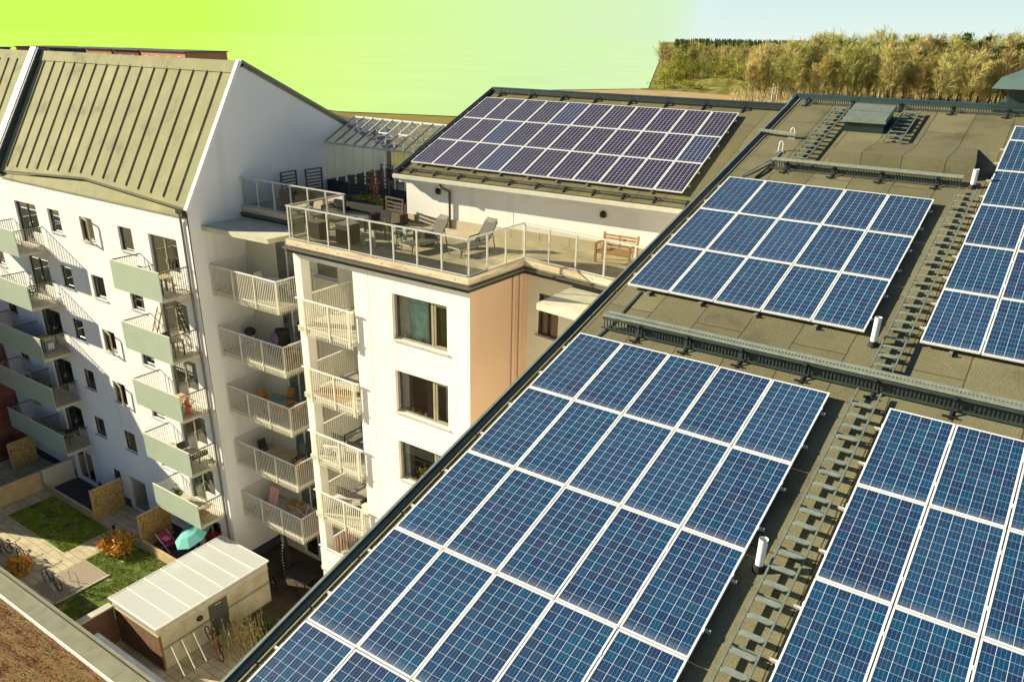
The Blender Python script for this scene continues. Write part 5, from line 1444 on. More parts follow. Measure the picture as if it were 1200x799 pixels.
o = mesh_obj('privacy_screen', MB().box(-15.2, -12.5, YM - .24, YM - .225, F4 + .0, F4 + 1.1), M['white_cloth'], None, (-14, YM - .24, F4)); setp(o, 'plain white privacy screen on the front of the lowest loggia', 'screen')
chair(-13.9, 6.7, F4, .6, 'dark wooden chair in the lowest loggia', 'dark_wood', 'pine')
# sage balconies (right stack)
def bike(loc, ang, label, frame_m='black_steel', tilt=0.0, upright=None, group=None):
    t = thing('bicycle', label, 'bicycle', loc, group, (tilt, 0, ang) if upright is None else upright)
    for s, x in ((1, .52), (-1, -.52)):
        w = mesh_obj('wheel', MB().ring((x, 0, .34), .325, .022, 'y', 22, 6), M['rubber'], t, local=True)
        mb = MB()
        for k in range(10):
            a = math.pi * k / 10; mb.bar((x - .32 * math.cos(a), 0, .34 - .32 * math.sin(a)), (x + .32 * math.cos(a), 0, .34 + .32 * math.sin(a)), .005, .005)
        mesh_obj('spokes', mb, M['steel'], w, local=True)
    mb = MB()
    A, B_, C_, D_, E_ = (-.52, 0, .34), (-.08, 0, .30), (-.20, 0, .74), (.36, 0, .78), (.52, 0, .34)
    for p, q in ((A, B_), (A, C_), (B_, C_), (B_, D_), (C_, D_), (D_, E_)): mb.tube(p, q, .018, 6)
    mb.tube(D_, (.33, 0, .95), .016, 6)
    mesh_obj('frame', mb, M[frame_m], t, local=True)
    mesh_obj('saddle', MB().hexa([(-.36, -.06, .84), (-.10, -.02, .84), (-.10, .02, .84), (-.36, .06, .84), (-.36, -.06, .89), (-.10, -.02, .88), (-.10, .02, .88), (-.36, .06, .89)]).tube((-.2, 0, .74), (-.23, 0, .85), .014, 6), M['rubber'], t, local=True)
    mesh_obj('handlebar', MB().tube((.33, -.27, .97), (.33, .27, .97), .014, 6).tube((.33, -.27, .97), (.22, -.29, .97), .018, 6).tube((.33, .27, .97), (.22, .29, .97), .018, 6), M['black_steel'], t, local=True)
    mesh_obj('crank', MB().ring((-.08, 0, .30), .08, .01, 'y', 14, 4).bar((-.08, .05, .30), (.05, .06, .18), .02, .015).bar((-.08, -.05, .30), (-.21, -.06, .42), .02, .015), M['steel'], t, local=True)
    return t
S0, S1, S2_, S3, S4 = FZ
bike((-24.3, 4.85, S0), .25, 'dark bicycle parked on the top sage balcony of the right stack')
table(-22.9, 4.8, S0, .6, .6, .72, 'pine', 'small table on the top sage balcony near its side railing', leg_m='black_steel')
t = thing('ladder_shelf', 'narrow ladder shaped shelf leaning on the second sage balcony', 'shelf', (-24.6, 4.9, S1))
mesh_obj('frame', MB().bar((-24.75, 4.75, S1), (-24.55, 5.3, S1 + 1.7), .03, .05).bar((-24.4, 4.75, S1), (-24.2, 5.3, S1 + 1.7), .03, .05), M['teak'], t)
for k in range(5): mesh_obj('rung', MB().bar((-24.72 + .04 * k, 4.8 + .1 * k, S1 + .2 + .32 * k), (-24.37 + .04 * k, 4.8 + .1 * k, S1 + .2 + .32 * k), .16, .02), M['pine'], t)
def bistro(x, y, z, where):
    t = table(x, y, z, .55, .55, .72, 'frame_dark', 'small dark bistro table on %s' % where)
    chair(x - .6, y + .1, z, 1.57, 'dark bistro chair left of the small table on %s' % where, 'black_steel', 'frame_dark')
bistro(-22.7, 4.75, S1, 'the second sage balcony')
table(-23.1, 4.8, S2_, .6, .5, .7, 'pine', 'small pale table on the middle sage balcony')
t = thing('hydrant_stool', 'bright red fire hydrant shaped stool on the middle sage balcony', 'stool', (-22.55, 4.75, S2_))
x, y, z = -22.55, 4.75, S2_
mesh_obj('body', MB().tube((x, y, z + .05), (x, y, z + .6), .12, 12, .11).tube((x, y, z), (x, y, z + .06), .18, 12), M['red_paint'], t)
mesh_obj('cap', MB().ball((x, y, z + .66), .13, 12, 6, (1, 1, .9)).tube((x, y, z + .75), (x, y, z + .84), .04, 8), M['red_paint'], t)
for s in (-1, 1): mesh_obj('nozzle', MB().tube((x + s * .1, y, z + .42), (x + s * .24, y, z + .42), .06, 10), M['red_paint'], t)
bistro(-23.0, 4.8, S3, 'the fourth sage balcony')
t = thing('planter_rail', 'dark planter trough with small shoots on the fourth sage balcony railing', 'planter', (-22.4, 4.85, S3 + .6))
mesh_obj('trough', MB().box(-22.42, -22.24, 4.4, 5.2, S3 + .62, S3 + .80), M['frame_dark'], t)
mb = MB()
for k in range(70): mb.leaf((-22.33 + rr.gauss(0, .05), rr.uniform(4.4, 5.2), S3 + .82 + abs(rr.gauss(0, .06))), .08, rr)
mesh_obj('shoots', mb, M['leaf'], t)
t = thing('deck_chair', 'low orange deck chair folded open on the lowest sage balcony', 'deck chair', (-22.6, 4.8, S4))
mesh_obj('sling', MB().hexa([(-23.0, 4.5, S4 + .25), (-22.5, 4.5, S4 + .2), (-22.5, 5.0, S4 + .2), (-23.0, 5.0, S4 + .25), (-23.0, 4.5, S4 + .27), (-22.5, 4.5, S4 + .22), (-22.5, 5.0, S4 + .22), (-23.0, 5.0, S4 + .27)]), M['terracotta'], t)
for y in (4.5, 5.0):
    mesh_obj('side_frame', MB().bar((-23.1, y, S4), (-22.3, y, S4 + .75), .03, .03).bar((-23.0, y, S4 + .26), (-22.35, y, S4), .03, .03), M['oak'], t)
pot(-25.0, 4.9, S4, .2, 'little green pot plant at the left of the lowest sage balcony')
t = thing('toy_box', 'colourful toy box on a left stack balcony in shade', 'box', (-35.0, 4.9, S2_))
mesh_obj('box', MB().box(-35.4, -34.7, 4.7, 5.2, S2_, S2_ + .75), M['blue_box'], t); mesh_obj('lid', MB().box(-35.42, -34.68, 4.68, 5.22, S2_ + .752, S2_ + .8), M['yellow_box'], t)
mesh_obj('sticker', MB().box(-34.698, -34.69, 4.8, 5.1, S2_ + .2, S2_ + .55), M['white_cloth'], t)
pot(-35.3, 4.9, S1, .3, 'green pot plants crowding the second left stack balcony', 'leaf', 'white_cloth', 160, .12, .5)
chair(-35.0, 4.8, S4, .6, 'black office chair on the lowest left stack balcony', 'black_steel', 'rattan')
table(-35.8, 4.8, S0, .7, .6, .7, 'alu', 'grey folding table on the top left stack balcony', leg_m='steel')
table(-38.6, 4.8, S3, .9, .5, .7, 'white_cloth', 'white table with dark clutter on the fourth left stack balcony')
# ================================================================== COURTYARD
def flat(name, poly, z, m, kind='structure'):
    mb = MB(); n = len(poly); mb.v += [(x, y, z) for x, y in poly]; mb.f.append(tuple(range(n)))
    o = mesh_obj(name, mb, m, None, (poly[0][0], poly[0][1], z)); o['kind'] = kind; return o
def rect(x0, x1, y0, y1): return [(x0, y0), (x1, y0), (x1, y1), (x0, y1)]
flat('courtyard_paving', rect(-60, -1, -12, 9), GZ + .004, M['paving'])
flat('gravel_bed', rect(-28.4, -26.22, -1.2, 1.40), GZ + .010, M['gravel'])
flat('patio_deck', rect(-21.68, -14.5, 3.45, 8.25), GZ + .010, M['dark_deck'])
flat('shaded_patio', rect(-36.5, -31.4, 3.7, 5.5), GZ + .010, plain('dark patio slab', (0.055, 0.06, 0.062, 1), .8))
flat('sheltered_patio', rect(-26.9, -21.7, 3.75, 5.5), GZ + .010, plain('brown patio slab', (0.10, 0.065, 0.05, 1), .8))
LA = [rect(-35.6, -29.85, 1.10, 3.62)]
LB = [[(-28.4, 1.42), (-26.2, 1.42), (-26.2, -3.6), (-21.75, -3.6), (-21.75, 3.6), (-28.4, 3.6)]]
flat('lawn_soil', LA[0], GZ + .016, M['soil']); flat('lawn_soil', LB[0], GZ + .016, M['soil'])
def inside(p, poly):
    c = False; n = len(poly)
    for i in range(n):
        (x1, y1), (x2, y2) = poly[i], poly[(i + 1) % n]
        if (y1 > p[1]) != (y2 > p[1]) and p[0] < (x2 - x1) * (p[1] - y1) / (y2 - y1) + x1: c = not c
    return c
from mathutils import noise as mnoise
rg = random.Random(9)
for poly, n in ((LA[0], 9000), (LB[0], 13000)):
    mb = MB(); xs = [p[0] for p in poly]; ys = [p[1] for p in poly]; k = 0
    while k < n:
        x, y = rg.uniform(min(xs), max(xs)), rg.uniform(min(ys), max(ys))
        if not inside((x, y), poly): continue
        k += 1
        if mnoise.noise(Vector((x * 1.4, y * 1.4, 3.0))) > (.22 if y > 1.2 else .02): continue
        a = rg.uniform(0, 6.28); h = rg.uniform(.04, .11); w = .016
        dx, dy = math.cos(a) * w, math.sin(a) * w; lx, ly = rg.uniform(-.05, .05), rg.uniform(-.05, .05)
        mb.tri((x - dx, y - dy, GZ + .016), (x + dx, y + dy, GZ + .016), (x + lx, y + ly, GZ + .016 + h))
    o = mesh_obj('lawn_grass', mb, M['blade'], None, (poly[0][0], poly[0][1], GZ)); setp(o, 'short green courtyard grass between the paths' if n == 9000 else 'patchy sunlit courtyard grass left of the shed', 'grass', kind='stuff')
mb = MB().box(-26.23, -26.15, -1.2, 1.42, GZ, GZ + .08); o = mesh_obj('lawn_edging', mb, M['slab'], None, (-26.2, 0, GZ)); setp(o, 'straight pale edging between gravel bed and lawn', 'edging')

def osb(x, y0, y1, h, label, name='garden_partition'):
    t = thing(name, label, 'partition', (x, (y0 + y1) / 2, GZ))
    mesh_obj('board', MB().box(x - .04, x + .04, y0 + .06, y1, GZ + .02, GZ + h), M['osb'], t)
    mesh_obj('edge_trim', MB().box(x - .06, x + .06, y0, y0 + .058, GZ + .02, GZ + h + .02).box(x - .06, x + .06, y0, y1, GZ + h + .003, GZ + h + .05), M['pine'], t)
osb(-31.3, 3.63, 5.4, 1.80, 'chipboard privacy panel in shade beside the recessed house entrance')
osb(-27.0, 3.68, 5.45, 1.84, 'chipboard privacy panel standing beside the orange bush')
osb(-40.2, 3.6, 5.1, 1.8, 'chipboard privacy panel in deep shade at the far left edge')
def low_fence(p, q, h, label, m='pine', th=.06):
    t = thing('low_fence', label, 'fence', (p[0], p[1], GZ))
    mesh_obj('boards', MB().bar((*p, GZ + h / 2 + .01), (*q, GZ + h / 2 + .01), th, h), M[m], t)
    mesh_obj('top_rail', MB().bar((*p, GZ + h + .032), (*q, GZ + h + .032), th + .05, .04), M[m], t)
low_fence((-36.4, 3.6), (-31.36, 3.6), .5, 'low board fence in front of the shaded patio')
low_fence((-26.94, 3.68), (-21.7, 3.68), .50, 'low sunlit board fence in front of the teal parasol')
low_fence((-36.75, -1.5), (-36.75, 3.65), 1.15, 'yellowish board fence at the far left of the courtyard')
o = mesh_obj('garden_wall', MB().box(-36.85, -36.65, 3.72, 5.48, GZ, GZ + 1.2), M['render_beige'], None, (-36.75, 4.6, GZ)); setp(o, 'short pale garden wall joining the left house', 'wall')
# bushes
def bush(x, y, rx, ry, h, n, m, label, s=.13, twig=None, seed=1):
    r = random.Random(seed)
    t = thing('bush', label, 'bush', (x, y, GZ))
    mb = MB()
    for k in range(40):
        a = r.uniform(0, 6.28); q = r.random() ** .5
        mb.bar((x + rx * .3 * q * math.cos(a), y + ry * .3 * q * math.sin(a), GZ), (x + rx * q * math.cos(a), y + ry * q * math.sin(a), GZ + h * r.uniform(.5, .95)), .015, .015)
    mesh_obj('stems', mb, M[twig or 'bark_brown'], t)
    mb = MB()
    cl = [(r.uniform(0, 6.28), r.random() ** .6, r.uniform(.25, .95)) for _ in range(60)]
    for k in range(n):
        a, q, hh = r.choice(cl)
        mb.leaf((x + rx * q * math.cos(a) + r.gauss(0, .12), y + ry * q * math.sin(a) + r.gauss(0, .12), GZ + max(.05, h * hh * (1 - .35 * q) + r.gauss(0, .10))), s * r.uniform(.6, 1.3), r)
    mesh_obj('leaves', mb, M[m], t)
bush(-27.95, 2.95, 1.0, .75, .85, 3200, 'orange_leaf', 'big orange bush beside the chipboard panel and the path', seed=3)
bush(-30.2, -.85, .6, .45, .7, 1500, 'orange_leaf', 'small orange bush next to the parked bicycles', seed=4)
bush(-16.9, 3.05, .9, .5, .75, 900, 'leaf', 'dark green bush behind the dry grass by the shed', seed=6)
t = thing('ornamental_grass', 'clump of tall dry straw grass in front of the shed door', 'plant', (-16.9, 2.1, GZ))
mb = MB(); r = random.Random(12); md = MB()
for k in range(190):
    x, y = -16.85 + r.gauss(0, .5), 2.0 + r.gauss(0, .45); h = r.uniform(.5, 1.5)
    tx, ty = x + r.gauss(0, .12), y + r.gauss(0, .12); mb.bar((x, y, GZ), (tx, ty, GZ + h), .012, .012)
    for q in range(5): md.leaf((x + (tx - x) * .95 + r.gauss(0, .03), y + (ty - y) * .95 + r.gauss(0, .03), GZ + h * r.uniform(.72, 1.0)), .07, r)
mesh_obj('stems', mb, M['straw'], t); mesh_obj('seed_heads', md, M['straw'], t)
o = mesh_obj('bollard', MB().tube((-28.65, 3.25, GZ), (-28.65, 3.25, GZ + .85), .06, 10).tube((-28.65, 3.25, GZ + .85), (-28.65, 3.25, GZ + .95), .085, 10), M['black_steel'], None, (-28.65, 3.25, GZ), smooth=False); setp(o, 'dark bollard lamp by the path at the orange bush', 'bollard')
# bicycles
bike((-27.55, -.60, GZ + .01), math.pi + .03, 'black bicycle leaning in the hoop rack by the gravel bed')
bike((-31.5, -.45, GZ + .01), .15, 'bicycle with dark frame left of the small orange bush')
bike((-32.9, -.62, GZ + .01), -.2, 'bicycle with yellowish frame at the left edge of the courtyard', 'yellow_box')
t = thing('bicycle_rack', 'steel hoop bicycle rack beside the gravel bed', 'bicycle rack', (-26.8, -.5, GZ))
for y in (-1.0, -.45, .1):
    pts = [(-27.3, y, GZ), (-27.3, y, GZ + .55)] + [(-26.9 + .4 * -math.cos(a * math.pi / 6), y, GZ + .55 + .22 * math.sin(a * math.pi / 6)) for a in range(1, 6)] + [(-26.5, y, GZ + .55), (-26.5, y, GZ)]
    mesh_obj('hoop', MB().path(pts, .018, 6), M['steel'], t)
mesh_obj('ground_rail', MB().bar((-26.5, -1.1, GZ + .03), (-26.5, .2, GZ + .03), .04, .03), M['steel'], t)
# parasol and seating behind the low fence
t = thing('parasol', 'open teal parasol tilted over the patio by the shed', 'parasol', (-23.7, 4.75, GZ))
mesh_obj('pole', MB().tube((-23.7, 4.75, GZ), (-23.78, 4.55, GZ + 1.95), .02, 8), M['alu'], t)
mesh_obj('foot', MB().tube((-23.7, 4.75, GZ), (-23.7, 4.75, GZ + .08), .25, 14, .2), M['black_steel'], t)
top = Vector((-23.8, 4.45, GZ + 2.0)); ax = Vector((-.18, -.38, .9)).normalized()
e1 = ax.cross(Vector((1, 0, 0))).normalized(); e2 = ax.cross(e1)
mb = MB(); nseg = 8
rings_ = []
for q, (rr_, dz) in enumerate(((.001, 0), (.5, -.12), (.98, -.40))):
    rings_.append([top + e1 * rr_ * math.cos(6.2832 * k / nseg) + e2 * rr_ * math.sin(6.2832 * k / nseg) + ax * dz for k in range(nseg)])
for q in range(2):
    for k in range(nseg): mb.quad(rings_[q + 1][k], rings_[q + 1][(k + 1) % nseg], rings_[q][(k + 1) % nseg], rings_[q][k])
mesh_obj('canopy', mb, M['teal_cloth'], t)
mb = MB()
for k in range(nseg): mb.bar(top + ax * -.02, rings_[2][k] + ax * -.01, .012, .012)
mesh_obj('ribs', mb, M['alu'], t)
t = thing('deck_chair', 'white framed deck chair with a magenta towel left of the parasol', 'deck chair', (-25.9, 4.5, GZ))
for y in (4.2, 4.8): mesh_obj('side_frame', MB().bar((-26.5, y, GZ + .75), (-25.4, y, GZ + .05), .04, .04).bar((-26.2, y, GZ), (-25.5, y, GZ + .5), .04, .04), M['white_metal'], t)
mesh_obj('sling', MB().hexa([(-26.45, 4.23, GZ + .72), (-25.6, 4.23, GZ + .30), (-25.6, 4.77, GZ + .30), (-26.45, 4.77, GZ + .72), (-26.45, 4.23, GZ + .74), (-25.6, 4.23, GZ + .32), (-25.6, 4.77, GZ + .32), (-26.45, 4.77, GZ + .74)]), M['magenta_cloth'], t)
mesh_obj('towel', MB().box(-26.3, -25.75, 4.3, 4.6, GZ + .56, GZ + .60), M['pink_cloth'], t)
chair(-23.1, 5.0, GZ, 1.2, 'wooden chair half hidden behind the teal parasol', 'oak', 'pine')
t = thing('hanging_basket', 'basket of red flowers hanging by the ground floor door near the corner', 'flower basket', (-22.95, 5.25, -17.6))
mesh_obj('basket', MB().ball((-22.95, 5.25, -17.55), .16, 10, 6, (1, 1, .8)), M['dark_wood'], t, smooth=True)
mesh_obj('hanger', MB().bar((-22.95, 5.25, -17.5), (-22.95, 5.25, -16.72), .012, .012), M['black_steel'], t)
mb = MB(); r = random.Random(15)
for k in range(160): mb.leaf((-22.95 + r.gauss(0, .13), 5.25 + r.gauss(0, .1), -17.38 + r.gauss(0, .12)), .10, r)
mesh_obj('flowers', mb, M['red_leaf'], t)
# under the corner balconies
t = thing('closed_parasol', 'closed black parasol wound with string lights under the corner balconies', 'parasol', (-19.2, 6.6, GZ))
mesh_obj('cover', MB().tube((-19.2, 6.6, GZ + .5), (-19.2, 6.6, GZ + 2.3), .30, 12, .05), M['rubber'], t)
mesh_obj('pole', MB().tube((-19.2, 6.6, GZ), (-19.2, 6.6, GZ + .5), .03, 8).tube((-19.2, 6.6, GZ), (-19.2, 6.6, GZ + .06), .3, 14), M['black_steel'], t)
mb = MB()
for k in range(12):
    a = -1.2 - k * .12; rr_ = .34 - .022 * k; mb.ball((-19.2 + rr_ * math.cos(a) * 1.05, 6.6 + rr_ * math.sin(a) * 1.05, GZ + .45 + k * .15), .03, 6, 4)
mesh_obj('string_lights', mb, M['string_bulb'], t)
table(-18.0, 6.3, GZ + .01, 1.5, .8, .74, 'rattan', 'black patio table under the lowest corner balcony', leg_m='black_steel')
for (x, y, a, l) in ((-18.6, 5.6, 2.9, 'in front of'), (-17.2, 5.8, 2.6, 'at the right front of'), (-17.6, 7.1, 0, 'behind')):
    chair(x, y, GZ + .01, a, 'black patio chair %s the black patio table' % l, 'black_steel', 'rattan', 'black patio chairs under the corner balconies', .95)

# ------------------------------------------------------------------ shed
sx0, sx1, sy0, sy1 = -21.60, -18.35, -.78, 4.80
SZ0, SZ1 = -17.02, -16.62
t = thing('bicycle_shed', 'garden shed with a translucent white sheet roof and a grey door', 'shed', (-20, 2, GZ))
mb = MB(); mb.box(sx0, sx1, sy0 + .02, sy0 + .12, GZ, SZ0).box(sx0, sx0 + .1, sy0 + .12, sy1, GZ, SZ0).box(sx0 + .1, sx1 - .1, sy1 - .1, sy1, GZ, SZ0)
mesh_obj('side_wall', mb, M['timber_wall'], t)
mb = MB().box(sx1 - .1, sx1, sy0 + .12, 1.58, GZ, SZ0).box(sx1 - .1, sx1, 2.56, sy1, GZ, SZ0).box(sx1 - .1, sx1, 1.58, 2.56, GZ + 2.0, SZ0)
for y in (.45, 3.3, 4.05): mb.box(sx1 - .004, sx1 + .006, y - .05, y + .05, GZ + .05, SZ0)
mesh_obj('front_wall', mb, M['shed_wall'], t)
d = mesh_obj('door', MB().box(sx1 - .07, sx1 - .03, 1.60, 2.54, GZ + .03, GZ + 1.98), M['door_leaf'], t)
mesh_obj('handle', MB().box(sx1 - .03, sx1 + .03, 1.68, 1.80, GZ + 1.0, GZ + 1.03), M['steel'], d)
mesh_obj('door_sign', MB().box(sx1 - .03, sx1 - .024, 1.95, 2.25, GZ + 1.62, GZ + 1.66), M['alu'], d)
lm = mesh_obj('wall_lamp', MB().ball((sx1 + .05, 1.12, -17.38), .15, 12, 6, (.7, 1, .8)), M['lamp_metal'], t, smooth=True)
mb = MB()
for y in (sy0, sy1 - .05): mb.box(sx0 - .05, sx1 + .05, y, y + .05, SZ1 - .09, SZ1 - .012)
mb.box(sx1 + .0, sx1 + .05, sy0 + .05, sy1 - .05, SZ1 - .09, SZ1 - .012); mb.box(sx0 - .05, sx0, sy0 + .05, sy1 - .05, SZ1 - .09, SZ1 - .012)
for k in range(8):
    y = sy0 + .02 + (sy1 - sy0 - .08) * k / 7; mb.box(sx0, sx1, y, y + .05, SZ1 - .10, SZ1 - .014)
for k in range(15):
    y = sy0 + .03 + (sy1 - sy0 - .1) * k / 14; mb.box(sx1 - .05, sx1, y, y + .06, SZ0 + .002, SZ1 - .092)
for k in range(6):
    x = sx0 + .03 + (sx1 - sx0 - .1) * k / 5; mb.box(x, x + .06, sy0 + .06, sy0 + .12, SZ0 + .002, SZ1 - .102)
mesh_obj('roof_frame', mb, M['pine'], t)
mb = MB()
for k in range(7):
    y0 = sy0 - .04 + (sy1 - sy0 + .08) * k / 7; y1 = y0 + (sy1 - sy0 + .08) / 7 - .012
    mb.box(sx0 - .08, sx1 + .08, y0, y1, SZ1, SZ1 + .018)
rf_ = mesh_obj('roof', mb, M['polycarb'], t)
mb = MB()
for k in range(8):
    y = sy0 - .04 + (sy1 - sy0 + .08) * k / 7; mb.box(sx0 - .08, sx1 + .08, y - .022, y + .022, SZ1 + .02, SZ1 + .034)
mb.box(sx1 + .07, sx1 + .10, sy0 - .05, sy1 + .05, SZ1 - .03, SZ1 + .03); mb.box(sx0 - .1, sx0 - .07, sy0 - .05, sy1 + .05, SZ1 - .03, SZ1 + .03); mb.box(sx0 - .1, sx1 + .1, sy0 - .08, sy0 - .055, SZ1 - .03, SZ1 + .03)
mesh_obj('glazing_bar', mb, M['white_metal'], rf_)
mb = MB(); mb.quad((sx0, sy0 - .01, SZ0), (sx1, sy0 - .01, SZ0), (sx1, sy0 - .01, SZ1 - .03), (sx0, sy0 - .01, SZ1 - .03)); mb.quad((sx1 + .01, sy0, SZ0), (sx1 + .01, sy1, SZ0), (sx1 + .01, sy1, SZ1 - .09), (sx1 + .01, sy0, SZ1 - .09))
mesh_obj('translucent_band', mb, M['polycarb'], t)
mesh_obj('batten', MB().box(sx1 + .001, sx1 + .05, sy0 - .05, sy1 + .02, SZ0 - .03, SZ0 + .015).box(sx0, sx1, sy0 - .03, sy0 + .019, SZ0 - .05, SZ0 + .0), M['pine'], t)
# poles leaning out from the shed and the lifted bicycle
t = thing('lift_rack', 'three leaning steel bicycle poles against the shed front', 'bicycle rack', (-18, .3, GZ))
for y in (-.35, .15, .70): mesh_obj('pole', MB().bar((-18.31, y, GZ + 1.05), (-17.45, y - .12, GZ + .02), .04, .03), M['steel'], t)
mesh_obj('ground_rail', MB().bar((-17.42, -.6, GZ + .02), (-17.42, .9, GZ + .02), .05, .04), M['steel'], t)
bike((-17.62, 1.08, GZ + .39), 0, 'red and black bicycle standing tipped up against the shed front', 'red_paint', upright=(0, -.68, 2.98))
# brick garden wall and ribbed fence by the sedum roof
t = thing('garden_wall', 'brown brick garden wall between the shed and the sedum roofed house', 'wall', (-21.7, -2.4, GZ))
mesh_obj('wall', MB().box(-21.82, -21.58, -2.88, -.80, GZ, GZ + 1.85), brick_mat('brown brick', (0.19, 0.10, 0.06, 1), (0.15, 0.08, 0.05, 1), (0.12, 0.09, 0.07, 1), .25, .075, (math.pi / 2, 0, math.pi / 2)), t)
mesh_obj('coping', MB().box(-21.88, -21.52, -2.88, -.80, GZ + 1.853, GZ + 1.92), M['slab'], t)
t = thing('metal_fence', 'dark ribbed metal fence under the parapet of the sedum roof', 'fence', (-16, -2.5, GZ))
mb = MB(); mb.box(-19.6, -13.0, -2.52, -2.48, GZ, -16.42)
x = -19.6
while x < -13: mb.box(x, x + .03, -2.56, -2.44, GZ, -16.42); x += .16
mesh_obj('ribs', mb, M['black_steel'], t)
mesh_obj('top_rail', MB().box(-19.65, -13.0, -2.60, -2.40, -16.418, -16.33), M['steel'], t)

# ------------------------------------------------------------------ low house with sedum roof in the foreground
t = thing('terrace_house', 'low house at bottom left with a red brown sedum roof behind a zinc parapet', 'house', (-25, -9, GZ))
PZ = -15.5
mesh_obj('wall', MB().box(-70, -3, -15, -3.05, GZ, PZ - .4), M['render_beige'], t)
# lumpy sedum mat
mb = MB(); nx, ny = 170, 46
x0_, x1_, y0_, y1_ = -62.0, -3.2, -14.9, -3.95
i0 = len(mb.v)
for j in range(ny + 1):
    for i in range(nx + 1):
        x = x0_ + (x1_ - x0_) * i / nx; y = y0_ + (y1_ - y0_) * j / ny
        h = .05 * mnoise.noise(Vector((x * .8, y * 2.6, 0))) + .035 * mnoise.noise(Vector((x * 2.2, y * 5.0, 4)))
        mb.v.append((x, y, PZ - .16 + h))
for j in range(ny):
    for i in range(nx):
        a = i0 + j * (nx + 1) + i; mb.f.append((a, a + 1, a + nx + 2, a + nx + 1))
mesh_obj('sedum_mat', mb, M['sedum'], t, smooth=True)
mb = MB(); r = random.Random(31)
for k in range(9000):
    x = r.uniform(-28, -14); y = r.uniform(-7.2, -4.0)
    mb.leaf((x, y, PZ - .12 + r.uniform(0, .05)), r.uniform(.03, .07), r, 1.0)
o = mesh_obj('sedum_tufts', mb, M['sedum'], t)
o['kind'] = 'stuff'
mesh_obj('parapet_flashing', MB().box(-62, -3, -3.93, -3.89, PZ - .2, PZ + .012), M['white_metal'], t)
mb = MB(); x = -62
while x < -3: mb.box(x, min(x + 1.99, -3), -3.887, -3.28, PZ - .3, PZ); x += 2.0
mesh_obj('parapet', mb, M['parapet'], t)
mesh_obj('parapet_lip', MB().box(-62, -3, -3.277, -3.22, PZ - .3, PZ + .05), M['parapet'], t)
mesh_obj('groove', MB().box(-62, -3, -3.217, -3.12, PZ - .3, PZ - .06), M['black_steel'], t)
mesh_obj('outer_capping', MB().box(-62, -3, -3.117, -3.0, PZ - .35, PZ - .01), M['parapet'], t)

# ------------------------------------------------------------------ brick wing at the far left
t = thing('brick_house', 'red brick house end closing the courtyard at the left edge', 'house', (-46, 2, GZ))
prof = [(-3.1, GZ), (5.4, GZ), (5.4, -7.2), (1.2, -5.45), (.2, -6.05), (-.45, -7.8), (-3.1, -7.85)]
mb = MB(); i = len(mb.v); n = len(prof)
mb.v += [(-42.0, y, z) for y, z in prof] + [(-54, y, z) for y, z in prof]
mb.f.append(tuple(i + k for k in range(n))); mb.f.append(tuple(i + n + k for k in reversed(range(n))))
for k in range(n): mb.f.append((i + k, i + n + k, i + n + (k + 1) % n, i + (k + 1) % n))
rb = brick_mat('red brick gable', (0.22, 0.062, 0.042, 1), (0.17, 0.048, 0.035, 1), (0.24, 0.19, 0.16, 1), .25, .075, (math.pi / 2, 0, math.pi / 2))
mesh_obj('wall', mb, rb, t)
for k in range(3):
    z = -17.6 + k * 2.8
    w = mesh_obj('window', MB().box(-41.998, -41.95, 2.4, 3.5, z, z + 1.3), M['frame_dark'], t); mesh_obj('pane', MB().box(-41.948, -41.945, 2.48, 3.42, z + .08, z + 1.22), M['pane'], w)

# ================================================================== LANDSCAPE
mb = MB(); mb.v += [(-4200, -900, GZ), (3200, -900, GZ), (3200, 4600, GZ), (-4200, 4600, GZ)]; mb.f.append((0, 1, 2, 3))
o = mesh_obj('ground', mb, ramp_noise_mat('olive grassland', [(0.3, (0.17, 0.135, 0.020, 1)), (0.6, (0.26, 0.20, 0.035, 1)), (0.75, (0.34, 0.27, 0.09, 1))], .03, 8), None, (0, 0, GZ)); o['kind'] = 'structure'
# added ground sheet beyond the houses; the low sky's lime-to-mint grading painted into its colour
def sky_tint_mat():
    m, nt, b = new_mat('sky tinted ground sheet')
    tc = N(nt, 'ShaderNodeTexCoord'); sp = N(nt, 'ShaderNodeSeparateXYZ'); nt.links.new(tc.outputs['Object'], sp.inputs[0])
    # bearing from the camera, along which the sky's grading is laid
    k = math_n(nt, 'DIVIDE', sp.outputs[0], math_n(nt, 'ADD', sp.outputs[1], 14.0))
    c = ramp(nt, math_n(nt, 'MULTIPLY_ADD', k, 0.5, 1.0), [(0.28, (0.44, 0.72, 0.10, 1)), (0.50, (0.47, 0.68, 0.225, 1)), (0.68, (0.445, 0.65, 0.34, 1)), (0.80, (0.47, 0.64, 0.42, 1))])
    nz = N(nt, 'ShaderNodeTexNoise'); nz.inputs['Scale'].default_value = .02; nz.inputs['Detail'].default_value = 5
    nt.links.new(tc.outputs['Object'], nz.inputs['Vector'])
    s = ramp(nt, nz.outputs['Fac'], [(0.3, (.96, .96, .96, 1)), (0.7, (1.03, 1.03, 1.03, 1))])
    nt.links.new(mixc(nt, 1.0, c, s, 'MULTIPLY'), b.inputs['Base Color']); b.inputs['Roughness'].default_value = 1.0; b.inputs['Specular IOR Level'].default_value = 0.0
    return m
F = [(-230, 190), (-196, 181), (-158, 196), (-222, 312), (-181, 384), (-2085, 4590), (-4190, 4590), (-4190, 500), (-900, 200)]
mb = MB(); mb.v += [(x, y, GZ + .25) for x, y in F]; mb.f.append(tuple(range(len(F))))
o = mesh_obj('sky_tint_ground', mb, sky_tint_mat()); o['kind'] = 'structure'
S = [(-215, 318), (-150, 305), (-90, 320), (-95, 352), (-140, 372), (-178, 384)]
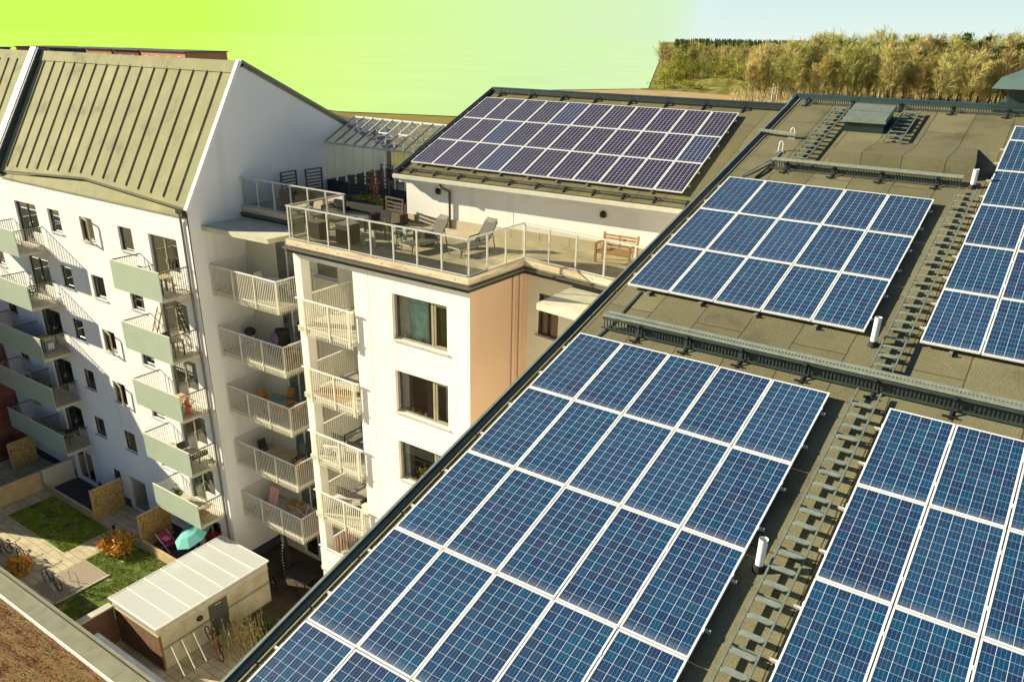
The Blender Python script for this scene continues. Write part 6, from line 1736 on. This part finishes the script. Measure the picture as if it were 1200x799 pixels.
mb = MB(); mb.v += [(x, y, GZ + .12) for x, y in S]; mb.f.append(tuple(range(len(S))))
o = mesh_obj('sand_field', mb, ramp_noise_mat('sandy ground', [(0.3, (0.36, 0.24, 0.10, 1)), (0.7, (0.50, 0.36, 0.18, 1))], .12)); o['kind'] = 'structure'
# grassy banks
mb = MB(); nx, ny = 60, 26
for j in range(ny + 1):
    for i in range(nx + 1):
        u, v = i / nx, j / ny
        x = -186 + 72 * u + 10 * v; y = 372 + 60 * v + 8 * u
        e = min(1, u * 6, (1 - u) * 5, v * 5, (1 - v) * 5)
        h = e * (2.6 + 2.0 * mnoise.noise(Vector((x * .05, y * .08, 2))) + 1.4 * mnoise.noise(Vector((x * .16, y * .2, 5)))) + (1.8 * e if v > .5 else 0)
        mb.v.append((x, y, GZ - .2 + max(0, h)))
for j in range(ny):
    for i in range(nx):
        a = j * (nx + 1) + i; mb.f.append((a, a + 1, a + nx + 2, a + nx + 1))
o = mesh_obj('grassy_bank', mb, ramp_noise_mat('bank vegetation', [(0.3, (0.06, 0.065, 0.012, 1)), (0.5, (0.17, 0.17, 0.03, 1)), (0.72, (0.36, 0.30, 0.12, 1))], .16, 9, bump=1.0), smooth=True); o['kind'] = 'structure'

# ---- trees: prototypes, then copies
def crown_branch(mb, p, d, L, w, r, depth=0):
    q = p + d * L; mb.bar(p, q, w, w)
    return q
def make_bare(name, H, seed, twig_m, bark_m, buds=0, bud_m='bud', spread=.2, label='', cat='tree', multi=1, ntw=13):
    r = random.Random(seed)
    t = thing(name, label, cat, (0, 0, GZ))
    tr, tw, lf = MB(), MB(), MB()
    for s in range(multi):
        bx_, by_ = (r.gauss(0, .8), r.gauss(0, .8)) if multi > 1 else (0, 0)
        lean = Vector((r.gauss(0, .05), r.gauss(0, .05), 1)).normalized(); h = H * r.uniform(.85, 1) if multi > 1 else H
        base = Vector((bx_, by_, 0)); pts = [base + lean * h * k / 5 + Vector((r.gauss(0, .12), r.gauss(0, .12), 0)) * (k > 0) for k in range(6)]
        for k in range(5): tr.tube(pts[k], pts[k + 1], .22 * (1 - k / 5.6) * H / 24, 6, .22 * (1 - (k + 1) / 5.6) * H / 24, caps=False)
        nb = int(64 / multi ** .5)
        for b_ in range(nb):
            f = r.uniform(.26, .98); k = min(int(f * 5), 4); p = pts[k].lerp(pts[k + 1], f * 5 - k)
            a = r.uniform(0, 6.28); up = r.uniform(.9, 1.9)
            L = H * spread * (.30 + .85 * math.sin(math.pi * min(1, .12 + .86 * f)) ** .7) * r.uniform(.55, 1.15)
            d = Vector((math.cos(a), math.sin(a), up)).normalized(); q = p + d * L; tr.bar(p, q, .07, .07)
            for w_ in range(ntw):
                g = r.uniform(.25, 1.0); s_ = p.lerp(q, g)
                dd = (d + Vector((r.gauss(0, .5), r.gauss(0, .5), r.gauss(.15, .4)))).normalized(); l = L * r.uniform(.4, .8)
                e = dd.cross(Vector((r.gauss(0, 1), r.gauss(0, 1), r.gauss(0, 1)))).normalized() * r.uniform(.028, .06)
                tw.quad(s_ - e, s_ + e, s_ + dd * l + e * .2, s_ + dd * l - e * .2)
                for _ in range(8):
                    g2 = s_ + dd * l * r.uniform(.2, .9); d3 = (dd + Vector((r.gauss(0, .6), r.gauss(0, .6), r.gauss(.3, .5)))).normalized(); e3 = e * .7
                    tw.quad(g2 - e3, g2 + e3, g2 + d3 * l * .5 + e3 * .2, g2 + d3 * l * .5 - e3 * .2)
                for _ in range(buds):
                    lf.leaf(s_ + dd * l * r.uniform(.3, 1.1) + Vector((r.gauss(0, .2), r.gauss(0, .2), r.gauss(0, .2))), r.uniform(.15, .30), r)
    mesh_obj('trunk', tr, M[bark_m], t, local=True); mesh_obj('crown', tw, M[twig_m], t, local=True)
    if buds: mesh_obj('leaves', lf, M[bud_m], t, local=True)
    return t
def make_pine(label, H, seed):
    r = random.Random(seed); t = thing('pine_tree', label, 'pine', (0, 0, GZ)); tr, lf = MB(), MB()
    tr.tube((0, 0, 0), (.3, .2, H * .93), .28, 7, .08)
    for b in range(16):
        f = r.uniform(.55, 1.0); a = r.uniform(0, 6.28); p = Vector((.3 * f, .2 * f, H * f * .93)); L = H * .17 * (1.35 - f) * r.uniform(.7, 1.4)
        q = p + Vector((math.cos(a) * L, math.sin(a) * L, L * .35)); tr.bar(p, q, .1, .1)
        R = r.uniform(.9, 1.7)
        for k in range(95):
            c = q + Vector((r.gauss(0, R * .55), r.gauss(0, R * .55), r.gauss(0, R * .28))); lf.leaf(c, r.uniform(.3, .6), r, .8)
    mesh_obj('trunk', tr, M['bark_brown'], t, local=True); mesh_obj('crown', lf, M['pine_leaf'], t, local=True); return t
def make_spruce(label, H, seed):
    r = random.Random(seed); t = thing('spruce_tree', label, 'spruce', (0, 0, GZ)); tr, lf = MB(), MB()
    tr.tube((0, 0, 0), (0, 0, H), .28, 7, .03)
    for k in range(26):
        f = .12 + .87 * k / 26; R = H * .15 * (1 - f) + .2
        for b in range(9):
            a = r.uniform(0, 6.28); L = R * r.uniform(.6, 1.15)
            for q in range(7):
                g = q / 7 + .1; lf.leaf((math.cos(a) * L * g + r.gauss(0, .1), math.sin(a) * L * g + r.gauss(0, .1), H * f - L * g * .35 + r.gauss(0, .12)), r.uniform(.3, .55), r, -.4)
    mesh_obj('trunk', tr, M['bark_brown'], t, local=True); mesh_obj('crown', lf, M['pine_leaf'], t, local=True); return t
def make_round(label, H, R, seed, m, name='willow_tree', cat='tree'):
    r = random.Random(seed); t = thing(name, label, cat, (0, 0, GZ)); tr, lf = MB(), MB()
    tr.tube((0, 0, 0), (0, 0, H * .5), .25, 7, .12)
    for b in range(34):
        a = r.uniform(0, 6.28); f = r.uniform(.25, .9); q = Vector((math.cos(a) * R * r.uniform(.3, .8), math.sin(a) * R * r.uniform(.3, .8), H * f)); tr.bar((0, 0, H * f * .45), q, .09, .09)
        for k in range(70): lf.leaf(q + Vector((r.gauss(0, R * .2), r.gauss(0, R * .2), r.gauss(0, H * .07))), r.uniform(.25, .5), r)
    mesh_obj('trunk', tr, M['bark_brown'], t, local=True); mesh_obj('crown', lf, M[m], t, local=True); return t
GA, GP, GW = 'bare spring trees of the wood', 'evergreens standing in the wood', 'bushy trees left of the wood'
protos = {
 'gold': [make_bare('bare_tree', 25, 101, 'twig', 'bark_brown', 0, label='tall bare tree with golden brown twigs in the wood behind the roofs'), make_bare('bare_tree', 24, 102, 'twig_pale', 'bark_brown', 1, label='tall bare tree with golden brown twigs in the wood behind the roofs', spread=.24)],
 'birch': [make_bare('birch_tree', 25, 103, 'twig_pale', 'bark_birch', 1, label='slender pale stemmed birch in the wood behind the roofs', spread=.15), make_bare('birch_tree', 23, 104, 'twig', 'bark_birch', 1, label='slender pale stemmed birch in the wood behind the roofs', spread=.14, multi=2)],
 'bud': [make_bare('budding_tree', 25, 105, 'twig_pale', 'bark_brown', 4, label='tree with fresh yellow green buds in the wood behind the roofs', spread=.22), make_bare('budding_tree', 23, 106, 'twig', 'bark_birch', 4, 'olive_leaf', label='tree with fresh yellow green buds in the wood behind the roofs', spread=.2)],
 'pine': [make_pine('dark pine with clumped crown standing among the bare trees', 26, 107)],
 'spruce': [make_spruce('dark pointed spruce at the right end of the wood', 23, 108)],
 'round': [make_round('round yellow green willow at the left end of the wood', 12, 5.5, 109, 'olive_leaf'), make_round('round yellow green willow at the left end of the wood', 10, 5, 110, 'bud')],
}
PCAT = {'gold': ('bare tree', GA), 'birch': ('birch', GA), 'bud': ('budding tree', GA), 'pine': ('pine', GP), 'spruce': ('spruce', GP), 'round': ('willow', GW)}
taken = set(); count = 0
rt = random.Random(77)
def plant(kind, x, y, s, sz=None):
    p = rt.choice(protos[kind])
    if p.name in taken: o = copy_tree(p)
    else: taken.add(p.name); o = p
    o.location = (x, y, GZ); o.rotation_euler = (0, 0, rt.uniform(0, 6.28)); o.scale = (s, s, sz or s)
    setp(o, None, PCAT[kind][0], PCAT[kind][1])
CAM = Vector((7.513, -13.559, 5.603))
def polar(az, D): return CAM.x + D * math.cos(math.radians(az)), CAM.y + D * math.sin(math.radians(az))
# azimuth 116.6 is where the bank begins at left, 86 is past the right edge
for row, (D, n) in enumerate(((352, 46), (374, 46), (402, 46), (440, 46))):
    for k in range(n):
        az = 109.0 - (109.0 - 85.5) * (k + rt.uniform(.1, .9)) / n
        d = D + rt.uniform(-9, 9); x, y = polar(az, d)
        hgt = rt.uniform(.84, .97) * (1.0 if az > 92 else .93) * (.9 if row == 0 else 1.0 + .04 * row)
        q = rt.random()
        kind = 'gold' if q < .30 else ('birch' if q < .54 else 'bud')
        if az > 104: hgt *= 1 - .045 * (az - 104)
        plant(kind, x, y, hgt * rt.uniform(1.0, 1.2), hgt)
for az, D, s in ((99.6, 380, 1.03), (98.2, 392, 1.02), (101.3, 396, 1.0), (96.6, 376, 1.12), (95.9, 384, 1.08), (94.9, 368, .95), (97.5, 372, .93), (103.6, 402, .98), (95.4, 371, .8), (100.4, 360, .80), (98.9, 366, .84), (94.2, 378, 1.0), (93.1, 372, .85), (102.5, 378, .86), (97.0, 360, .72), (105.2, 398, .88)):
    x, y = polar(az, D); plant('pine', x, y, s)
for az, D, s in ((88.6, 452, 1.10), (88.0, 446, 1.05), (87.3, 450, 1.16), (86.7, 444, 1.15), (86.2, 452, 1.1)):
    x, y = polar(az, D); plant('spruce', x, y, s)
for az, D, s in ((115.9, 540, 1.0), (115.6, 580, 1.3), (114.9, 530, 1.0), (114.0, 520, 1.15), (113.3, 545, 1.3), (112.5, 510, 1.1), (111.6, 500, 1.1), (110.7, 495, 1.2), (109.8, 470, 1.0), (115.9, 500, 1.1), (115.0, 600, 1.5), (113.8, 590, 1.6), (112.9, 480, 1.0), (112.2, 570, 1.6), (111.2, 560, 1.6), (110.2, 540, 1.5), (109.4, 500, 1.3), (114.4, 480, .9), (115.6, 480, .9)):
    if az > 114.6: az -= 2.2
    x, y = polar(az, D); plant('round', x, y, s)
for k in range(34):
    az = 114.5 - 6.0 * (k + rt.random()) / 34; x, y = polar(az, 520 + rt.uniform(0, 110)); plant(rt.choice(['gold', 'bud', 'birch', 'gold']), x, y, .74 * rt.uniform(.85, 1.15))
# undergrowth in front of and between the trunks
mb = MB(); r = random.Random(51)
for k in range(16000):
    az = r.uniform(85, 110); D = r.uniform(340, 445); x, y = polar(az, D); h = abs(r.gauss(0, 2.6))
    d = Vector((r.gauss(0, .4), r.gauss(0, .4), 1)).normalized(); e = d.cross(Vector((r.gauss(0, 1), r.gauss(0, 1), .1))).normalized() * r.uniform(.05, .12)
    c = Vector((x, y, GZ + h * .4)); l = r.uniform(.8, 2.6); mb.quad(c - e, c + e, c + d * l + e * .2, c + d * l - e * .2)
o = mesh_obj('undergrowth', mb, M['straw']); setp(o, 'dry golden undergrowth between the trunks of the wood', 'undergrowth', kind='stuff')
# far wooded hill
mb = MB()
for k in range(3600):
    az = r.uniform(80, 113.9); D = r.uniform(1500, 2100); x, y = polar(az, D); h = r.uniform(15, 25) * (1.0 if az < 113 else .93)
    mb.tube((x, y, GZ), (x, y, GZ + h), 6.5, 6, .3, caps=False)
o = mesh_obj('far_wood', mb, M['pine_leaf']); setp(o, 'dark distant conifer wood along the horizon', 'wood', kind='stuff')
# white poles before the wood
for k, px in enumerate((107.35, 107.05, 106.5, 106.2, 106.1, 105.7, 105.2, 104.95, 104.6, 104.45)):
    x, y = polar(px, 352); t = thing('pole', 'slim white pole in front of the wood, %s from the left of its row' % ORD[k], 'pole', (x, y, GZ), 'white poles in front of the wood')
    mesh_obj('shaft', MB().tube((x, y, GZ), (x, y, GZ + 8.5 - .25 * k), .19, 6, .14), M['white_metal'], t); mesh_obj('finial', MB().ball((x, y, GZ + 8.6 - .25 * k), .22, 6, 4), M['white_metal'], t)
# scrubby bushes on the bank
for k in range(18):
    x, y = -180 + 62 * rt.random(), 378 + 40 * rt.random(); R = rt.uniform(1.2, 2.4)
    t = thing('shrub', 'low green shrub on the grassy bank left of the wood', 'shrub', (x, y, GZ + 1.5), 'shrubs on the grassy bank')
    mb = MB()
    for q in range(150): mb.leaf((x + rt.gauss(0, R), y + rt.gauss(0, R), GZ + 2.6 + abs(rt.gauss(0, R * .6))), rt.uniform(.4, .8), rt)
    mesh_obj('leaves', mb, M['olive_leaf'], t); mesh_obj('stem', MB().tube((x, y, GZ + .5), (x, y, GZ + 3), .12, 5), M['bark_brown'], t)

# ---- buildings and traffic beyond the left roof
def far_block(name, label, p, q, depth, z1, m, storeys, wm='frame_white', cat='house', roof_m='asphalt'):
    """block whose front runs from p to q on the ground (front faces the camera)"""
    p, q = Vector((*p, 0)), Vector((*q, 0)); e = (q - p).normalized(); L = (q - p).length; nrm = Vector((-e.y, e.x, 0))
    t = thing(name, label, cat, (p.x, p.y, GZ), None)
    mb = MB(); a, b, c, d = p, q, q + nrm * depth, p + nrm * depth
    mb.hexa([(v.x, v.y, GZ) for v in (a, b, c, d)] + [(v.x, v.y, z1) for v in (a, b, c, d)]); mesh_obj('wall', mb, m, t)
    mb = MB(); o_ = .25
    a, b, c, d = p - e * o_ - nrm * o_, q + e * o_ - nrm * o_, q + e * o_ + nrm * (depth + o_), p - e * o_ + nrm * (depth + o_)
    mb.hexa([(v.x, v.y, z1 + .002) for v in (a, b, c, d)] + [(v.x, v.y, z1 + .22) for v in (a, b, c, d)]); mesh_obj('roof', mb, M[roof_m], t)
    n = int(L / 3.2)
    for s in range(storeys):
        for k in range(n):
            c = p + e * (L * (k + .5) / n) - nrm * .03; z = z1 - 2.2 - s * 2.9
            mb = MB().bar((*(c - e * .6).to_2d(), z + .65), (*(c + e * .6).to_2d(), z + .65), .06, 1.3)
            w = mesh_obj('window', mb, M[wm], t)
            mb = MB(); c2 = c - nrm * .035; mb.bar((*(c2 - e * .5).to_2d(), z + .65), (*(c2 + e * .5).to_2d(), z + .65), .01, 1.05); mesh_obj('pane', mb, M['frame_dark'], w)
    return t
def at(az, D): return polar(az, D)
far_block('apartment_building', 'orange rendered apartment block peeping over the left roof ridge, nearest the gable', at(148.0, 218), at(145.5, 206), 12, .55, M['orange_render'], 2)
far_block('apartment_building', 'maroon apartment block peeping over the left roof ridge', at(149.5, 226), at(148.15, 219), 12, .50, M['maroon_render'], 2)
far_block('apartment_building', 'orange rendered apartment block peeping over the left roof ridge, between the maroon ones', at(151.0, 234), at(149.65, 227), 12, .5, M['orange_render'], 2)
far_block('apartment_building', 'dark slate apartment block peeping over the left roof ridge', at(153.0, 244), at(151.15, 235), 12, .45, plain('slate render', (0.08, 0.085, 0.095, 1), .9), 2)
far_block('apartment_building', 'orange rendered apartment block peeping over the left roof ridge, the farthest left', at(154.6, 250), at(153.15, 245), 12, .45, M['orange_render'], 2)
far_block('warehouse', 'long dark warehouse roof beyond the left roof ridge', at(163, 205), at(154.9, 245), 20, .35, M['maroon_render'], 1, cat='warehouse')
far_block('warehouse', 'low grey roofed warehouse behind the sloping gable coping', at(142.0, 135), at(136.2, 96), 6, -5.0, plain('brown cladding', (0.16, 0.11, 0.07, 1), .9), 1, cat='warehouse')
# ================================================================== LIGHT, SKY, CAMERA
SUN_TO = Vector((0.842, 0.348, -0.412)).normalized()      # the way the light travels
EXPO = 1.12
sun = bpy.data.lights.new('sun', 'SUN'); sun.energy = 5.0; sun.angle = math.radians(.53); sun.color = (1.0, .895, .66)
so = bpy.data.objects.new('sun', sun); COL.objects.link(so)
so.rotation_euler = SUN_TO.to_track_quat('-Z', 'Y').to_euler(); so.location = (-60, -40, 50)
world = bpy.data.worlds.new('World'); scene.world = world; world.use_nodes = True
nt = world.node_tree; nt.nodes.clear()
out = N(nt, 'ShaderNodeOutputWorld')
sky = N(nt, 'ShaderNodeTexSky'); sky.sky_type = 'NISHITA'; sky.sun_disc = False
elev = math.asin(-SUN_TO.z); sky.sun_elevation = elev
sd = -SUN_TO
sky.sun_rotation = math.atan2(sd.x, sd.y)
sky.air_density = 1.0; sky.dust_density = 0.1; sky.ozone_density = 3.5; sky.altitude = 50
bg = N(nt, 'ShaderNodeBackground'); bg.inputs['Strength'].default_value = .05
nt.links.new(sky.outputs[0], bg.inputs[0])
# the low sky over the western horizon is lime coloured, paling to mint towards the wood
tc = N(nt, 'ShaderNodeTexCoord'); sp = N(nt, 'ShaderNodeSeparateXYZ'); nt.links.new(tc.outputs['Generated'], sp.inputs[0])
az = math_n(nt, 'ARCTAN2', sp.outputs[1], sp.outputs[0])
deg = math_n(nt, 'MULTIPLY', az, 180 / math.pi)
k = math_n(nt, 'DIVIDE', math_n(nt, 'SUBTRACT', deg, 111.0), 38.0)
def disp(r, g, b): q = 2 ** -EXPO; return (lin(r) * q, lin(g) * q, lin(b) * q, 1)
lime = ramp(nt, k, [(0.0, disp(228, 246, 240)), (0.035, disp(226, 246, 236)), (0.055, disp(218, 245, 206)), (0.17, disp(217, 246, 193)), (0.35, disp(216, 249, 176)), (0.52, disp(215, 252, 157)), (0.67, disp(214, 255, 135)), (0.88, disp(207, 255, 92))])
hi = math_n(nt, 'MINIMUM', math_n(nt, 'MAXIMUM', math_n(nt, 'MULTIPLY', sp.outputs[2], 12.0), 0.0), 1.0)
pale = ramp(nt, hi, [(0.0, disp(231, 246, 238)), (1.0, disp(196, 234, 238))])
lime = mixc(nt, math_n(nt, 'MINIMUM', math_n(nt, 'MAXIMUM', math_n(nt, 'MULTIPLY', k, 11.0), 0.0), 1.0), pale, lime)
up = math_n(nt, 'SUBTRACT', 1.0, math_n(nt, 'DIVIDE', math_n(nt, 'SUBTRACT', sp.outputs[2], 0.055), 0.03))
up = math_n(nt, 'MINIMUM', math_n(nt, 'MAXIMUM', up, 0.0), 1.0)
behind = math_n(nt, 'LESS_THAN', deg, 170.0)
msk = math_n(nt, 'MULTIPLY', math_n(nt, 'MULTIPLY', up, math_n(nt, 'GREATER_THAN', deg, 76.0)), behind)
bg2 = N(nt, 'ShaderNodeBackground'); nt.links.new(lime, bg2.inputs[0]); bg2.inputs['Strength'].default_value = 1.0
mx = N(nt, 'ShaderNodeMixShader'); nt.links.new(msk, mx.inputs[0]); nt.links.new(bg.outputs[0], mx.inputs[1]); nt.links.new(bg2.outputs[0], mx.inputs[2])
nt.links.new(mx.outputs[0], out.inputs[0])

cam = bpy.data.cameras.new('camera'); co = bpy.data.objects.new('camera', cam); COL.objects.link(co)
R0, R1, R2 = Vector((0.8220604668, 0.5691203407, 0.0178501193)), Vector((0.2462387470, -0.3270616538, -0.9123580186)), Vector((-0.5134034168, 0.7544088497, -0.4090039354))
rm = Matrix((R0, -R1, -R2)).transposed().to_4x4()
co.matrix_world = Matrix.Translation(Vector((7.513220802, -13.559181168, 5.603410171))) @ rm
cam.sensor_width = 36.0; cam.lens = 924.92581 / 1200 * 36.0
cam.shift_x = (600 - 598.43486) / 1200; cam.shift_y = (455.10904 - 399.5) / 1200
cam.clip_start = .1; cam.clip_end = 8000
scene.camera = co
scene.render.engine = 'CYCLES'
scene.render.resolution_x = 1024; scene.render.resolution_y = 681
scene.cycles.max_bounces = 8; scene.cycles.transparent_max_bounces = 16; scene.cycles.diffuse_bounces = 3
vs = scene.view_settings
vs.view_transform = 'Standard'; vs.look = 'None'; vs.exposure = EXPO; vs.gamma = 1.0; vs.use_curve_mapping = False
